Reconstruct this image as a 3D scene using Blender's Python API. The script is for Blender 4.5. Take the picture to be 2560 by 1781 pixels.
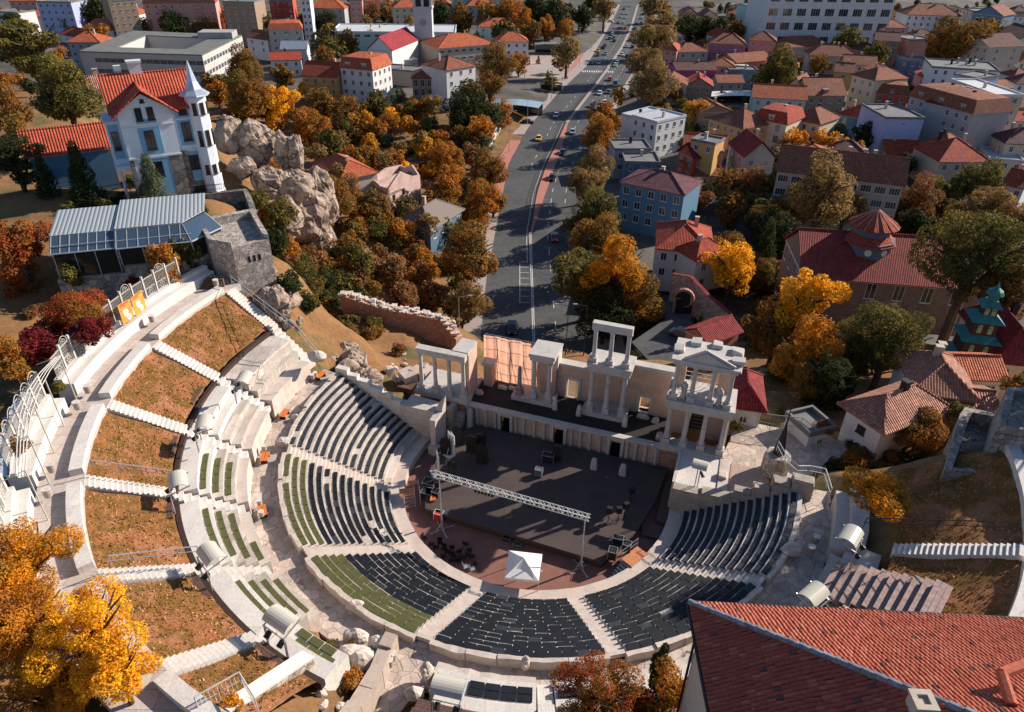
import bpy, math, random
import numpy as np
from mathutils import Vector, Matrix, noise as mnoise
R = math.radians
random.seed(7)
SC = bpy.context.scene
for o in list(bpy.data.objects): bpy.data.objects.remove(o)
# ---------------------------------------------------------------- camera
F_PX, PITCH, ROLL = 1771.7, R(32.371), R(0.9225)
CAM = Vector((-2.615, -52.765, 49.301))
fw = Vector((0, math.cos(PITCH), -math.sin(PITCH))); rt = Vector((1, 0, 0)); up = rt.cross(fw)
RT = math.cos(ROLL)*rt + math.sin(ROLL)*up; UP = -math.sin(ROLL)*rt + math.cos(ROLL)*up
cd = bpy.data.cameras.new('camera'); cam = bpy.data.objects.new('camera', cd); SC.collection.objects.link(cam)
cd.sensor_width = 36; cd.lens = 36*F_PX/2560; cd.clip_start = 0.5; cd.clip_end = 4000
cam.matrix_world = Matrix(((RT.x, UP.x, -fw.x, CAM.x), (RT.y, UP.y, -fw.y, CAM.y), (RT.z, UP.z, -fw.z, CAM.z), (0, 0, 0, 1)))
SC.camera = cam
# ---------------------------------------------------------------- sky, sun, exposure
SUN_EL, SUN_AZ = R(28), math.atan2(.443, .896)        # direction TO the sun in the xy plane
w = bpy.data.worlds.new('World'); SC.world = w; w.use_nodes = True
nt = w.node_tree; nt.nodes.clear()
sky = nt.nodes.new('ShaderNodeTexSky'); sky.sky_type = 'NISHITA'; sky.sun_disc = False
sky.sun_elevation = SUN_EL; sky.sun_rotation = math.pi/2 - SUN_AZ
sky.air_density = 1.0; sky.dust_density = 0.4; sky.ozone_density = 4.0
bg = nt.nodes.new('ShaderNodeBackground'); bg.inputs[1].default_value = 0.078
wo = nt.nodes.new('ShaderNodeOutputWorld')
nt.links.new(sky.outputs[0], bg.inputs[0]); nt.links.new(bg.outputs[0], wo.inputs[0])
sl = bpy.data.lights.new('sun', 'SUN'); sl.energy = 5.0; sl.angle = R(0.5); sl.color = (1.0, 0.9, 0.78)
sun = bpy.data.objects.new('sun', sl); SC.collection.objects.link(sun)
sd = Vector((math.cos(SUN_EL)*math.cos(SUN_AZ), math.cos(SUN_EL)*math.sin(SUN_AZ), math.sin(SUN_EL)))
sun.rotation_euler = sd.to_track_quat('Z', 'Y').to_euler(); sun.location = sd*200
SC.view_settings.view_transform = 'Standard'; SC.view_settings.look = 'None'; SC.view_settings.gamma = 1
SC.view_settings.exposure = 0.66
SC.render.engine = 'CYCLES'
SC.cycles.max_bounces = 5; SC.cycles.diffuse_bounces = 2; SC.cycles.transparent_max_bounces = 6

# ---------------------------------------------------------------- survey: a photograph pixel (2560 wide) at a known height -> place
def ray(px, py): return fw + RT*((px-1280)/F_PX) - UP*((py-890.5)/F_PX)
def at(px, py, z):
    d = ray(px, py); t = (z-CAM.z)/d.z
    return CAM + d*t
K = .3757
def z1(x, y): return (x*K, y*K)
def z2(x, y): return (850+x*K, y*K)
def z3(x, y): return (1700+x*K, y*K)
def z4(x, y): return (x*K, 590+y*K)
def z5(x, y): return (850+x*K, 590+y*K)
def z6(x, y): return (1700+x*K, 590+y*K)
def z7(x, y): return (x*K, 1181+y*K)
def z8(x, y): return (850+x*K, 1181+y*K)
def z9(x, y): return (1700+x*K, 1181+y*K)
# ---------------------------------------------------------------- nodes and materials
MATS = {}
def _m(name, build):
    if name in MATS: return MATS[name]
    m = bpy.data.materials.new(name); m.use_nodes = True; t = m.node_tree
    b = t.nodes['Principled BSDF']; b.inputs['Roughness'].default_value = .85
    b.inputs['Specular IOR Level'].default_value = .25
    build(t, b); MATS[name] = m; return m
def N(t, k, **kw):
    n = t.nodes.new('ShaderNode'+k)
    for a, v in kw.items():
        if a.startswith('i_'): n.inputs[a[2:].replace('_', ' ')].default_value = v
        else: setattr(n, a, v)
    return n
def c4(c): return (c[0], c[1], c[2], 1)
def noise(t, co, scale, detail=4, rough=.6):
    n = N(t, 'TexNoise'); n.inputs['Scale'].default_value = scale; n.inputs['Detail'].default_value = detail
    n.inputs['Roughness'].default_value = rough; t.links.new(co, n.inputs['Vector']); return n.outputs['Fac']
def ramp(t, fac, stops):
    r = N(t, 'ValToRGB'); e = r.color_ramp.elements
    while len(e) < len(stops): e.new(.5)
    for i, (p, c) in enumerate(stops): e[i].position = p; e[i].color = c4(c) if len(c) == 3 else c
    t.links.new(fac, r.inputs[0]); return r.outputs[0]
def mix(t, fac, a, b, mode='MIX'):
    n = N(t, 'Mix'); n.data_type = 'RGBA'; n.blend_type = mode
    for s, v in ((0, fac), (6, a), (7, b)):
        if isinstance(v, bpy.types.NodeSocket): t.links.new(v, n.inputs[s])
        elif s == 0: n.inputs[0].default_value = v
        else: n.inputs[s].default_value = c4(v)
    return n.outputs[2]
def coord(t, which='Object'): return N(t, 'TexCoord').outputs[which]
def bump(t, b, h, s=.4, d=.05):
    n = N(t, 'Bump'); n.inputs['Strength'].default_value = s; n.inputs['Distance'].default_value = d
    t.links.new(h, n.inputs['Height']); t.links.new(n.outputs[0], b.inputs['Normal'])
def sc(c, k): return tuple(min(1, max(0, x*k)) for x in c)
def plain(name, c, rough=.7, metal=0, var=.12, scale=1.5):
    def f(t, b):
        n = noise(t, coord(t), scale, 5)
        t.links.new(ramp(t, n, [(.3, sc(c, 1-var)), (.7, sc(c, 1+var))]), b.inputs['Base Color'])
        b.inputs['Roughness'].default_value = rough; b.inputs['Metallic'].default_value = metal
    return _m(name, f)
def plaster(name, c, stain=(.28, .22, .17), amt=.45, scale=.35):
    def f(t, b):
        co = coord(t); n = noise(t, co, scale, 8, .7); n2 = noise(t, co, 3.5, 5, .7)
        a = ramp(t, n2, [(.3, sc(c, .9)), (.7, sc(c, 1.08))])
        s = ramp(t, n, [(.48, (0, 0, 0)), (.78, (amt, amt, amt))])
        t.links.new(mix(t, s, a, stain), b.inputs['Base Color']); bump(t, b, n2, .25, .03)
    return _m(name, f)
def blocks(name, c, w_=1.2, h_=.6, mort=.012, c2=None, dark=(.12, .09, .07), var=.2, wear=.35, bs=.4):
    def f(t, b):
        uv = coord(t, 'UV'); br = N(t, 'TexBrick'); br.inputs['Scale'].default_value = 1
        br.inputs['Brick Width'].default_value = w_; br.inputs['Row Height'].default_value = h_
        br.inputs['Mortar Size'].default_value = mort; br.inputs['Mortar Smooth'].default_value = .3
        br.inputs['Color1'].default_value = c4(sc(c, 1-var)); br.inputs['Color2'].default_value = c4(sc(c2 or c, 1+var*.6))
        br.inputs['Mortar'].default_value = c4(dark); t.links.new(uv, br.inputs['Vector'])
        co = coord(t); n = noise(t, co, .9, 8, .7); n2 = noise(t, co, 6, 4, .7)
        s = ramp(t, n, [(.45, (0, 0, 0)), (.8, (wear, wear, wear))])
        c_ = mix(t, s, br.outputs['Color'], sc(c, .55)); k = ramp(t, n2, [(.25, (.78, .78, .78)), (.7, (1.1, 1.1, 1.1))])
        t.links.new(mix(t, 1.0, c_, k, 'MULTIPLY'), b.inputs['Base Color'])
        bump(t, b, n2, bs, .04)
    return _m(name, f)
def crazy(name, c, scale=1.1, dark=(.16, .12, .09), gap=.035, var=.22):
    """irregular stone: paving or rubble"""
    def f(t, b):
        co = coord(t, 'UV'); nn = N(t, 'TexNoise'); nn.inputs['Scale'].default_value = 1.2; t.links.new(co, nn.inputs['Vector'])
        ad = mix(t, .12, co, nn.outputs['Color'])
        v = N(t, 'TexVoronoi'); v.feature = 'DISTANCE_TO_EDGE'; v.inputs['Scale'].default_value = scale; t.links.new(ad, v.inputs['Vector'])
        v2 = N(t, 'TexVoronoi'); v2.inputs['Scale'].default_value = scale; t.links.new(ad, v2.inputs['Vector'])
        sp = N(t, 'SeparateColor'); t.links.new(v2.outputs['Color'], sp.inputs[0])
        a = ramp(t, sp.outputs[0], [(.1, sc(c, 1-var)), (.9, sc(c, 1+var))])
        e = ramp(t, v.outputs['Distance'], [(0, (0, 0, 0)), (gap, (1, 1, 1))])
        n2 = noise(t, coord(t), 1.3, 7, .7); k = ramp(t, n2, [(.3, (.75, .73, .7)), (.65, (1.08, 1.08, 1.08))])
        t.links.new(mix(t, 1.0, mix(t, e, dark, a), k, 'MULTIPLY'), b.inputs['Base Color']); bump(t, b, e, .5, .04)
    return _m(name, f)
def tiles(name, c, w_=.28, h_=.38, dark=.35, var=.3, wave=1):
    """pantiles: rounded columns along the slope, broken into courses"""
    def f(t, b):
        uv = coord(t, 'UV'); br = N(t, 'TexBrick'); br.inputs['Scale'].default_value = 1
        br.inputs['Brick Width'].default_value = w_; br.inputs['Row Height'].default_value = h_; br.offset = 0
        br.inputs['Mortar Size'].default_value = .03; br.inputs['Mortar Smooth'].default_value = 1
        br.inputs['Color1'].default_value = c4(sc(c, 1-var)); br.inputs['Color2'].default_value = c4(sc(c, 1+var))
        br.inputs['Mortar'].default_value = c4(sc(c, dark)); t.links.new(uv, br.inputs['Vector'])
        n = noise(t, coord(t), .5, 6, .7); k = ramp(t, n, [(.3, (.7, .68, .68)), (.7, (1.12, 1.1, 1.08))])
        t.links.new(mix(t, 1.0, br.outputs['Color'], k, 'MULTIPLY'), b.inputs['Base Color'])
        sp = N(t, 'SeparateXYZ'); t.links.new(uv, sp.inputs[0])
        m1 = N(t, 'Math', operation='MULTIPLY'); m1.inputs[1].default_value = math.pi/w_; t.links.new(sp.outputs[0], m1.inputs[0])
        m2 = N(t, 'Math', operation='SINE'); t.links.new(m1.outputs[0], m2.inputs[0])
        m3 = N(t, 'Math', operation='ABSOLUTE'); t.links.new(m2.outputs[0], m3.inputs[0])
        f1 = N(t, 'Math', operation='DIVIDE'); f1.inputs[1].default_value = h_; t.links.new(sp.outputs[1], f1.inputs[0])
        f2 = N(t, 'Math', operation='FRACT'); t.links.new(f1.outputs[0], f2.inputs[0])
        f3 = N(t, 'Math', operation='MULTIPLY_ADD'); f3.inputs[1].default_value = -.5; t.links.new(f2.outputs[0], f3.inputs[0]); t.links.new(m3.outputs[0], f3.inputs[2])
        bump(t, b, f3.outputs[0], .9*wave, .09)
    return _m(name, f)
def ridged(name, c, w_=.35, rough=.45, metal=.3):
    def f(t, b):
        uv = coord(t, 'UV'); sp = N(t, 'SeparateXYZ'); t.links.new(uv, sp.inputs[0])
        m1 = N(t, 'Math', operation='MULTIPLY'); m1.inputs[1].default_value = math.pi/w_; t.links.new(sp.outputs[0], m1.inputs[0])
        m2 = N(t, 'Math', operation='SINE'); t.links.new(m1.outputs[0], m2.inputs[0])
        m3 = N(t, 'Math', operation='ABSOLUTE'); t.links.new(m2.outputs[0], m3.inputs[0])
        t.links.new(ramp(t, m3.outputs[0], [(0, sc(c, .45)), (.35, c)]), b.inputs['Base Color'])
        b.inputs['Roughness'].default_value = rough; b.inputs['Metallic'].default_value = metal; bump(t, b, m3.outputs[0], .8, .06)
    return _m(name, f)
def ground_mat(name, stops, s1=.12, s2=2.5, bs=.5, bd=.12):
    def f(t, b):
        co = coord(t); n = noise(t, co, s1, 8, .65); n2 = noise(t, co, s2, 6, .75)
        a = ramp(t, n, stops); k = ramp(t, n2, [(.25, (.6, .58, .55)), (.5, (1, 1, 1)), (.75, (1.3, 1.28, 1.22))])
        t.links.new(mix(t, 1.0, a, k, 'MULTIPLY'), b.inputs['Base Color']); bump(t, b, n2, bs, bd); b.inputs['Roughness'].default_value = .95
    return _m(name, f)
def leaf(name, c1, c2, c3=None, bias=.5):
    def f(t, b):
        oi = N(t, 'ObjectInfo'); co = coord(t, 'Object'); ad = N(t, 'VectorMath', operation='ADD')
        t.links.new(co, ad.inputs[0]); mu = N(t, 'VectorMath', operation='SCALE'); mu.inputs['Scale'].default_value = .37
        t.links.new(oi.outputs['Location'], mu.inputs[0]); t.links.new(mu.outputs[0], ad.inputs[1])
        n = noise(t, ad.outputs[0], 1.5, 3, .6); n2 = noise(t, ad.outputs[0], 7, 6, .85)
        st = [(bias-.12, c1), (bias+.12, c2)]
        a = ramp(t, n, st); k = ramp(t, n2, [(.32, (.5, .5, .48)), (.5, (1.05, 1.05, 1.05)), (.68, (1.75, 1.7, 1.5))])
        a = mix(t, 1.0, a, k, 'MULTIPLY'); t.links.new(a, b.inputs['Base Color'])
        b.inputs['Roughness'].default_value = .8; b.inputs['Specular IOR Level'].default_value = .1
        tr = N(t, 'BsdfTranslucent'); t.links.new(a, tr.inputs[0]); ms = N(t, 'MixShader'); ms.inputs[0].default_value = .38
        out = t.nodes['Material Output']; t.links.new(b.outputs[0], ms.inputs[1]); t.links.new(tr.outputs[0], ms.inputs[2]); t.links.new(ms.outputs[0], out.inputs[0])
    return _m(name, f)
def glass(name, c=(.02, .03, .04), rough=.08):
    def f(t, b):
        b.inputs['Base Color'].default_value = c4(c); b.inputs['Roughness'].default_value = rough; b.inputs['Specular IOR Level'].default_value = .8
    return _m(name, f)

# ---------------------------------------------------------------- mesh building
class MB:
    def __init__(s, o=(0, 0, 0), a=0): s.v = []; s.f = []; s.m = []; s.o = o; s.c, s.s = math.cos(a), math.sin(a); s.cm = 0
    def P(s, x, y, z):
        s.v.append((s.o[0]+x*s.c-y*s.s, s.o[1]+x*s.s+y*s.c, s.o[2]+z)); return len(s.v)-1
    def face(s, pts, m=None):
        s.f.append([s.P(*p) for p in pts]); s.m.append(s.cm if m is None else m)
    def box(s, x0, x1, y0, y1, z0, z1, m=None, j=0):
        r = (lambda: random.uniform(-j, j)) if j else (lambda: 0)
        i = [s.P(x+r(), y+r(), z+r()) for z in (z0, z1) for x, y in ((x0, y0), (x1, y0), (x1, y1), (x0, y1))]
        for q in ((3, 2, 1, 0), (4, 5, 6, 7), (0, 1, 5, 4), (1, 2, 6, 5), (2, 3, 7, 6), (3, 0, 4, 7)):
            s.f.append([i[k] for k in q]); s.m.append(s.cm if m is None else m)
    def prism(s, pts, z0, z1, m=None, top=None):
        """pts counter-clockwise in plan; z1 may be a list per point"""
        n = len(pts); zz = z1 if isinstance(z1, (list, tuple)) else [z1]*n; z0_ = z0 if isinstance(z0, (list, tuple)) else [z0]*n
        a = [s.P(p[0], p[1], z0_[k]) for k, p in enumerate(pts)]; b = [s.P(p[0], p[1], zz[k]) for k, p in enumerate(pts)]
        mm = s.cm if m is None else m
        s.f.append(a[::-1]); s.m.append(mm); s.f.append(b); s.m.append(mm if top is None else top)
        for k in range(n): s.f.append([a[k], a[(k+1) % n], b[(k+1) % n], b[k]]); s.m.append(mm)
    def tube(s, p0, p1, r, n=6, r1=None, m=None):
        a = Vector(p0); b = Vector(p1); d = (b-a)
        if d.length < 1e-6: return
        d.normalize(); x = d.orthogonal().normalized(); y = d.cross(x); r1 = r if r1 is None else r1; A = []; B = []
        for k in range(n):
            q = 2*math.pi*k/n; e = x*math.cos(q)+y*math.sin(q)
            A.append(s.P(*(a+e*r))); B.append(s.P(*(b+e*r1)))
        mm = s.cm if m is None else m
        for k in range(n): s.f.append([A[k], A[(k+1) % n], B[(k+1) % n], B[k]]); s.m.append(mm)
        s.f.append(A[::-1]); s.f.append(B); s.m += [mm, mm]
    def lathe(s, x, y, prof, n=12, m=None):
        mm = s.cm if m is None else m; rows = []
        for r, z in prof: rows.append([s.P(x+r*math.cos(2*math.pi*k/n), y+r*math.sin(2*math.pi*k/n), z) for k in range(n)])
        for a, b in zip(rows, rows[1:]):
            for k in range(n): s.f.append([a[k], a[(k+1) % n], b[(k+1) % n], b[k]]); s.m.append(mm)
        s.f.append(rows[0][::-1]); s.f.append(rows[-1]); s.m += [mm, mm]
    def ring(s, r0, r1, z0, z1, t0, t1, step=1.2, jit=0, z1o=None, m=None, gap=0):
        """sector of a ring about the frame origin; angles (deg) from the theatre's back axis"""
        n = max(1, int(abs(R(t1-t0))*r1/step)); prev = None; mm = s.cm if m is None else m
        z1o = z1 if z1o is None else z1o
        for k in range(n+1):
            t = R(-109 + t0+(t1-t0)*k/n); ja = random.uniform(-jit, jit) if 0 < k < n else 0; jz = random.uniform(-jit, jit)*.7
            c_, s_ = math.cos(t), math.sin(t); ri, ro = r0+ja, r1+random.uniform(-jit, jit)
            cur = [s.P(ri*c_, ri*s_, z0), s.P(ri*c_, ri*s_, z1+jz), s.P(ro*c_, ro*s_, z1o+jz), s.P(ro*c_, ro*s_, z0)]
            if prev:
                for a in range(4): s.f.append([prev[a], prev[(a+1) % 4], cur[(a+1) % 4], cur[a]]); s.m.append(mm)
            if k in (0, n): s.f.append(cur if k == 0 else cur[::-1]); s.m.append(mm)
            prev = cur
    def mesh(s, name, mats, uv=True, smooth=False):
        me = bpy.data.meshes.new(name); me.from_pydata(s.v, [], s.f)
        for m in mats: me.materials.append(m)
        if len(mats) > 1: me.polygons.foreach_set('material_index', s.m)
        if uv and s.f:
            L = me.uv_layers.new(name='UVMap').data; buf = np.zeros(len(L)*2)
            for p in me.polygons:
                n = p.normal; h = math.hypot(n.x, n.y)
                if h < .05: tx, ty, tz = 1, 0, 0
                else: tx, ty, tz = -n.y/h, n.x/h, 0
                bx, by, bz = n.y*tz-n.z*ty, n.z*tx-n.x*tz, n.x*ty-n.y*tx
                for li in p.loop_indices:
                    v = s.v[me.loops[li].vertex_index]
                    buf[2*li] = v[0]*tx+v[1]*ty; buf[2*li+1] = v[0]*bx+v[1]*by+v[2]*bz
            L.foreach_set('uv', buf)
        if smooth: me.polygons.foreach_set('use_smooth', [True]*len(me.polygons))
        me.update(); return me
def link(o): SC.collection.objects.link(o); return o
def tag(o, label=None, cat=None, group=None, kind=None):
    if label: o['label'] = label
    if cat: o['category'] = cat
    if group: o['group'] = group
    if kind: o['kind'] = kind
    return o
def T(name, label, cat, loc=(0, 0, 0), rz=0, group=None):
    o = bpy.data.objects.new(name, None); o.location = loc; o.rotation_euler = (0, 0, rz); o.empty_display_size = .5
    link(o); return tag(o, label, cat, group)
def setpar(o, par, world):
    """world=True: the mesh is already in world coordinates"""
    o.parent = par
    if world and par.parent is None and par.type == 'EMPTY':
        o.matrix_parent_inverse = (Matrix.Translation(par.location) @ par.rotation_euler.to_matrix().to_4x4()).inverted()
def O(name, mb, mats, par=None, world=True, smooth=False, uv=True, **kw):
    if not isinstance(mats, (list, tuple)): mats = [mats]
    me = mb if isinstance(mb, bpy.types.Mesh) else mb.mesh(name, mats, uv, smooth)
    o = bpy.data.objects.new(name, me); link(o)
    if par is not None: setpar(o, par, world)
    return tag(o, **kw)
def S(name, mb, mats, **kw): return O(name, mb, mats, kind='structure', **kw)
def copy_tree(o, par=None):
    c = o.copy(); link(c)
    if par is not None: c.parent = par
    for ch in o.children: copy_tree(ch, c)
    return c
# stage frame: u along the stage (left to right in the photo), n away from the audience
ST = R(-18.7)
def UN(u, n, z=0): return Vector((u*math.cos(ST)-n*math.sin(ST), u*math.sin(ST)+n*math.cos(ST), z))
def pol(r, th, z=0): t = R(-109+th); return Vector((r*math.cos(t), r*math.sin(t), z))
def polar_of(x, y): return math.hypot(x, y), (math.degrees(math.atan2(y, x))+109+180) % 360-180
# ---------------------------------------------------------------- colours shared by many things
M_white = plain('white_paint', (.62, .62, .62), .5, var=.06)
M_metal = plain('galvanised_steel', (.42, .43, .45), .4, .6, .1, 4)
M_dark = plain('black_metal', (.02, .02, .022), .5, 0, .2)
M_glass = glass('window_glass'); M_wood = plain('weathered_timber', (.12, .07, .055), .8, 0, .35, 6)
# ================================================================ TERRAIN
CP = [(x, y, -14) for x in (-10, 0, 9, 20) for y in (58, 75, 100, 140)] + [
 (-20, 14, 2), (-24, 18, 6), (-33, 22, 14), (-30, 17, 14), (-44, 32, 17), (-60, 30, 17.5), (-52, 50, 17), (-60, 70, 17), (-44, 46, 13), (-31, 52, 0), (-22, 42, -8),
 (-25, 70, -12), (-40, 80, -6), (-50, 100, -9), (-75, 105, 4), (-100, 90, 14), (-100, 40, 18), (-62, 0, 14.3), (-50, -20, 14.2), (-40, -40, 14.2),
 (0, -45, 14.2), (30, -42, 14.2), (0, 18, -1.5), (0, 26, -4), (0, 40, -11), (-14, 24, -1.5), (-12, 33, -4.5), (-18, 31, -1.8), (-23, 33, -.5), (16, 26, -3), (14, 40, -12), (26, 7, 2.8), (33, 3, 3), (22, 12, 2.6), (30, 14, 1.5),
 (45, 0, 6), (48, -14, 11.5), (45, -30, 14), (30, 22, -2), (50, 45, -8), (70, 60, -13), (64, 20, -2), (35, 60, -14), (80, 20, 0), (80, -20, 12), (22, 52, -14), (30, 36, -8), (26, 0, 3.2),
 (-70, 130, -8), (-110, 130, 0), (-140, 90, 10), (-150, 30, 14), (-120, 170, -10), (-60, 160, -14), (-30, 150, -14), (-30, 110, -13), (100, 50, -12), (110, 0, -4),
 (60, 100, -14), (100, 120, -14), (200, 60, -14), (200, 200, -14), (100, 300, -14), (0, 300, -14), (-150, 260, -14), (-300, 200, -14), (-300, 400, -14), (0, 500, -14), (300, 400, -14), (500, 100, -14), (-500, 100, -14),
 (-200, 160, -10), (0, -120, 14), (100, -80, 12), (-100, -80, 14), (600, 600, -14), (-600, 600, -14), (0, 700, -14)]
_cp = np.array(CP, float)
def prof(r):
    return float(np.interp(r, [0, 13, 14.3, 23.4, 23.5, 26.2, 26.3, 31, 36.3, 37.1, 41.5], [0, 0, .9, 6.5, 5.9, 5.9, 8, 11, 14.2, 14.2, 14.4]))
def terr0(X, Y):
    X = np.atleast_1d(np.asarray(X, float)); Y = np.atleast_1d(np.asarray(Y, float)); sh = X.shape; X = X.ravel(); Y = Y.ravel(); out = np.empty(X.size)
    for i in range(0, X.size, 4000):
        d2 = (X[i:i+4000, None]-_cp[:, 0])**2+(Y[i:i+4000, None]-_cp[:, 1])**2+4
        w_ = d2**-2.0; out[i:i+4000] = (w_*_cp[:, 2]).sum(1)/w_.sum(1)
    return out.reshape(sh)
def road_cx(y):      # centre of the boulevard (median) as it runs away from the theatre
    return float(np.interp(y, RY, RX))
RPTS = [at(*z2(1265, 1550), -14), at(*z2(1310, 1280), -14), at(*z2(1380, 1080), -14), at(*z2(1440, 960), -14), at(*z2(1500, 820), -14), at(*z2(1640, 640), -14), at(*z2(1700, 560), -14), at(*z2(1790, 440), -14), at(*z2(1870, 320), -14), at(*z2(1930, 200), -14), at(*z2(1990, 0), -14)]
RY = [20]+[p.y for p in RPTS]+[900]; RX = [RPTS[0].x]+[p.x for p in RPTS]+[RPTS[-1].x+(900-RPTS[-1].y)*.19]
def LW(y): return float(np.interp(y, [60, 150, 300, 600], [8.6, 9.6, 11.5, 12.5]))
def RW(y): return float(np.interp(y, [60, 150, 300, 600], [9.5, 10.5, 12, 13]))
def ground(x, y):
    z = float(terr0(x, y)[0])
    if y > 45:
        d = abs(x-road_cx(y))-14; k = min(1, max(0, d/9)); z = -14.1*(1-k)+z*k
    r, th = polar_of(x, y)
    if r < 42 and -99 < th < 97: z = prof(r)-1.2
    if 24 < r < 42 and -6 < th < 59: z = min(z, 5.6+max(0, r-27)*(.35 if th < 1 else .1))
    return z
def fix(X, Y, Z):
    for idx in np.ndindex(X.shape):
        x, y = X[idx], Y[idx]; r, th = polar_of(x, y); u = x*math.cos(ST)+y*math.sin(ST); n = -x*math.sin(ST)+y*math.cos(ST)
        if y > 45:
            d = abs(x-road_cx(y))-14; k = min(1, max(0, d/9)); Z[idx] = -14.12*(1-k)+Z[idx]*k
        if r < 42 and -99 < th < 97: Z[idx] = prof(r)-1.6
        elif r < 42 and abs(th) < 115:
            k = min(1, max(0, (abs(th)-97)/12)); Z[idx] = (prof(r)-1.6)*(1-k)+Z[idx]*k
        if 24 < r < 44 and -6 < th < 59: Z[idx] = min(Z[idx], 5.2+max(0, r-27)*(.35 if th < 1 else .1))
        if r < 24 and n < 6: Z[idx] = min(Z[idx], prof(r)-1.6)
        if -18 < u < 20.5 and -2 < n < 16: Z[idx] = -1.2
    return Z
xs = np.unique(np.concatenate([np.arange(-900, -90, 18), np.arange(-90, 90.1, 1.5), np.arange(92, 900, 18)]))
ys = np.unique(np.concatenate([np.arange(-110, -60, 10), np.arange(-60, 130.1, 1.5), np.arange(132, 900, 18)]))
GX, GY = np.meshgrid(xs, ys); GZ = fix(GX, GY, terr0(GX, GY).reshape(GX.shape))
rs = np.random.RandomState(3); rough = (np.abs(GX) < 90) & (GY < 130) & (GZ > -13.5); GZ = GZ+np.where(rough, rs.normal(0, .12, GX.shape), 0)
me = bpy.data.meshes.new('ground'); nx, ny = len(xs), len(ys)
vv = np.stack([GX.ravel(), GY.ravel(), GZ.ravel()], 1)
ii = np.arange((nx-1)*(ny-1)); a_ = (ii//(nx-1))*nx+ii % (nx-1)
ff = np.stack([a_, a_+1, a_+nx+1, a_+nx], 1)
me.from_pydata(vv.tolist(), [], ff.tolist())
me.materials.append(ground_mat('dry_hillside', [(.3, (.13, .075, .035)), (.5, (.24, .12, .05)), (.62, (.1, .085, .03)), (.8, (.3, .17, .09))]))
me.materials.append(ground_mat('town_ground', [(.35, (.05, .045, .035)), (.5, (.1, .09, .08)), (.65, (.16, .14, .12)), (.8, (.09, .07, .03))], .05, .6))
cx_, cy_ = vv[ff].mean(1)[:, 0], vv[ff].mean(1)[:, 1]; cz_ = vv[ff].mean(1)[:, 2]
town = (((cy_ > 120) & (cx_ > 5)) | (cy_ > 230) | ((cx_ > 12) & (cy_ > 45) & (cz_ < -6))).astype(int)
me.polygons.foreach_set('material_index', town.tolist()); me.polygons.foreach_set('use_smooth', [True]*len(me.polygons)); me.update()
tag(link(bpy.data.objects.new('ground', me)), kind='structure')
def onto(px, py, h=0, it=8):
    z = 0
    for _ in range(it): p = at(px, py, z+h); z = .5*z+.5*ground(p.x, p.y)
    p = at(px, py, z+h); return Vector((p.x, p.y, z))

# ================================================================ THEATRE
M_seat = blocks('worn_marble', (.52, .45, .39), .95, 5, .012, (.62, .54, .48), (.14, .1, .08), .2, .7)
M_white_st = blocks('new_limestone', (.66, .61, .56), 1.3, 6, .006, None, (.3, .25, .2), .09, .35, .25)
M_pave = crazy('flagstones', (.52, .43, .37), 1.5, (.24, .18, .14), .03, .16)
M_pave2 = blocks('paving_slabs', (.5, .42, .37), 1.6, 1.1, .015, (.54, .46, .41), (.2, .15, .12), .08, .3)
M_broken = plaster('broken_marble', (.55, .47, .41), (.28, .19, .14), .65, 1.1)
M_grassy = ground_mat('autumn_lawn', [(.3, (.4, .18, .095)), (.42, (.31, .125, .045)), (.5, (.17, .09, .018)), (.57, (.33, .14, .06)), (.68, (.39, .18, .1)), (.85, (.25, .12, .045))], .28, 7, 1.0, .15)
M_gravel = ground_mat('red_gravel', [(.3, (.2, .095, .075)), (.7, (.26, .125, .1))], .8, 14, .8, .03)
M_rubber = plain('black_seat_foam', (.008, .011, .016), .62, 0, .3, .8)
M_rubber2 = plain('faded_seat_foam', (.03, .036, .045), .7, 0, .2, 1)
M_green = plain('olive_seat_foam', (.085, .088, .03), .8, 0, .12, 2)
mb = MB(); mb.ring(0.02, 14, -.3, 0, -180, 180, 1.2); S('orchestra_floor', mb, M_gravel)
ends = [-97, -66, -33, -2, 31, 64, 93.5]
WN = ['leftmost wedge of the lower seats, beside the ruined stage wing', 'second wedge from the left of the lower seats', 'third wedge from the left, below the fallen blocks',
      'wedge of the lower seats nearest the camera', 'fifth wedge from the left of the lower seats', 'rightmost lower wedge of seats, in blue shade']
RI = [14.3+.65*i for i in range(15)]; ZI = [.9+.4*(i+1) for i in range(14)]
def thend(k, r):
    if k == 0: return -(90+math.degrees(math.asin(min(1, 3.0/r))))+.3
    if k == 6: return 90+math.degrees(math.asin(.9/r))
    return ends[k]
mats_list = []
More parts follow.
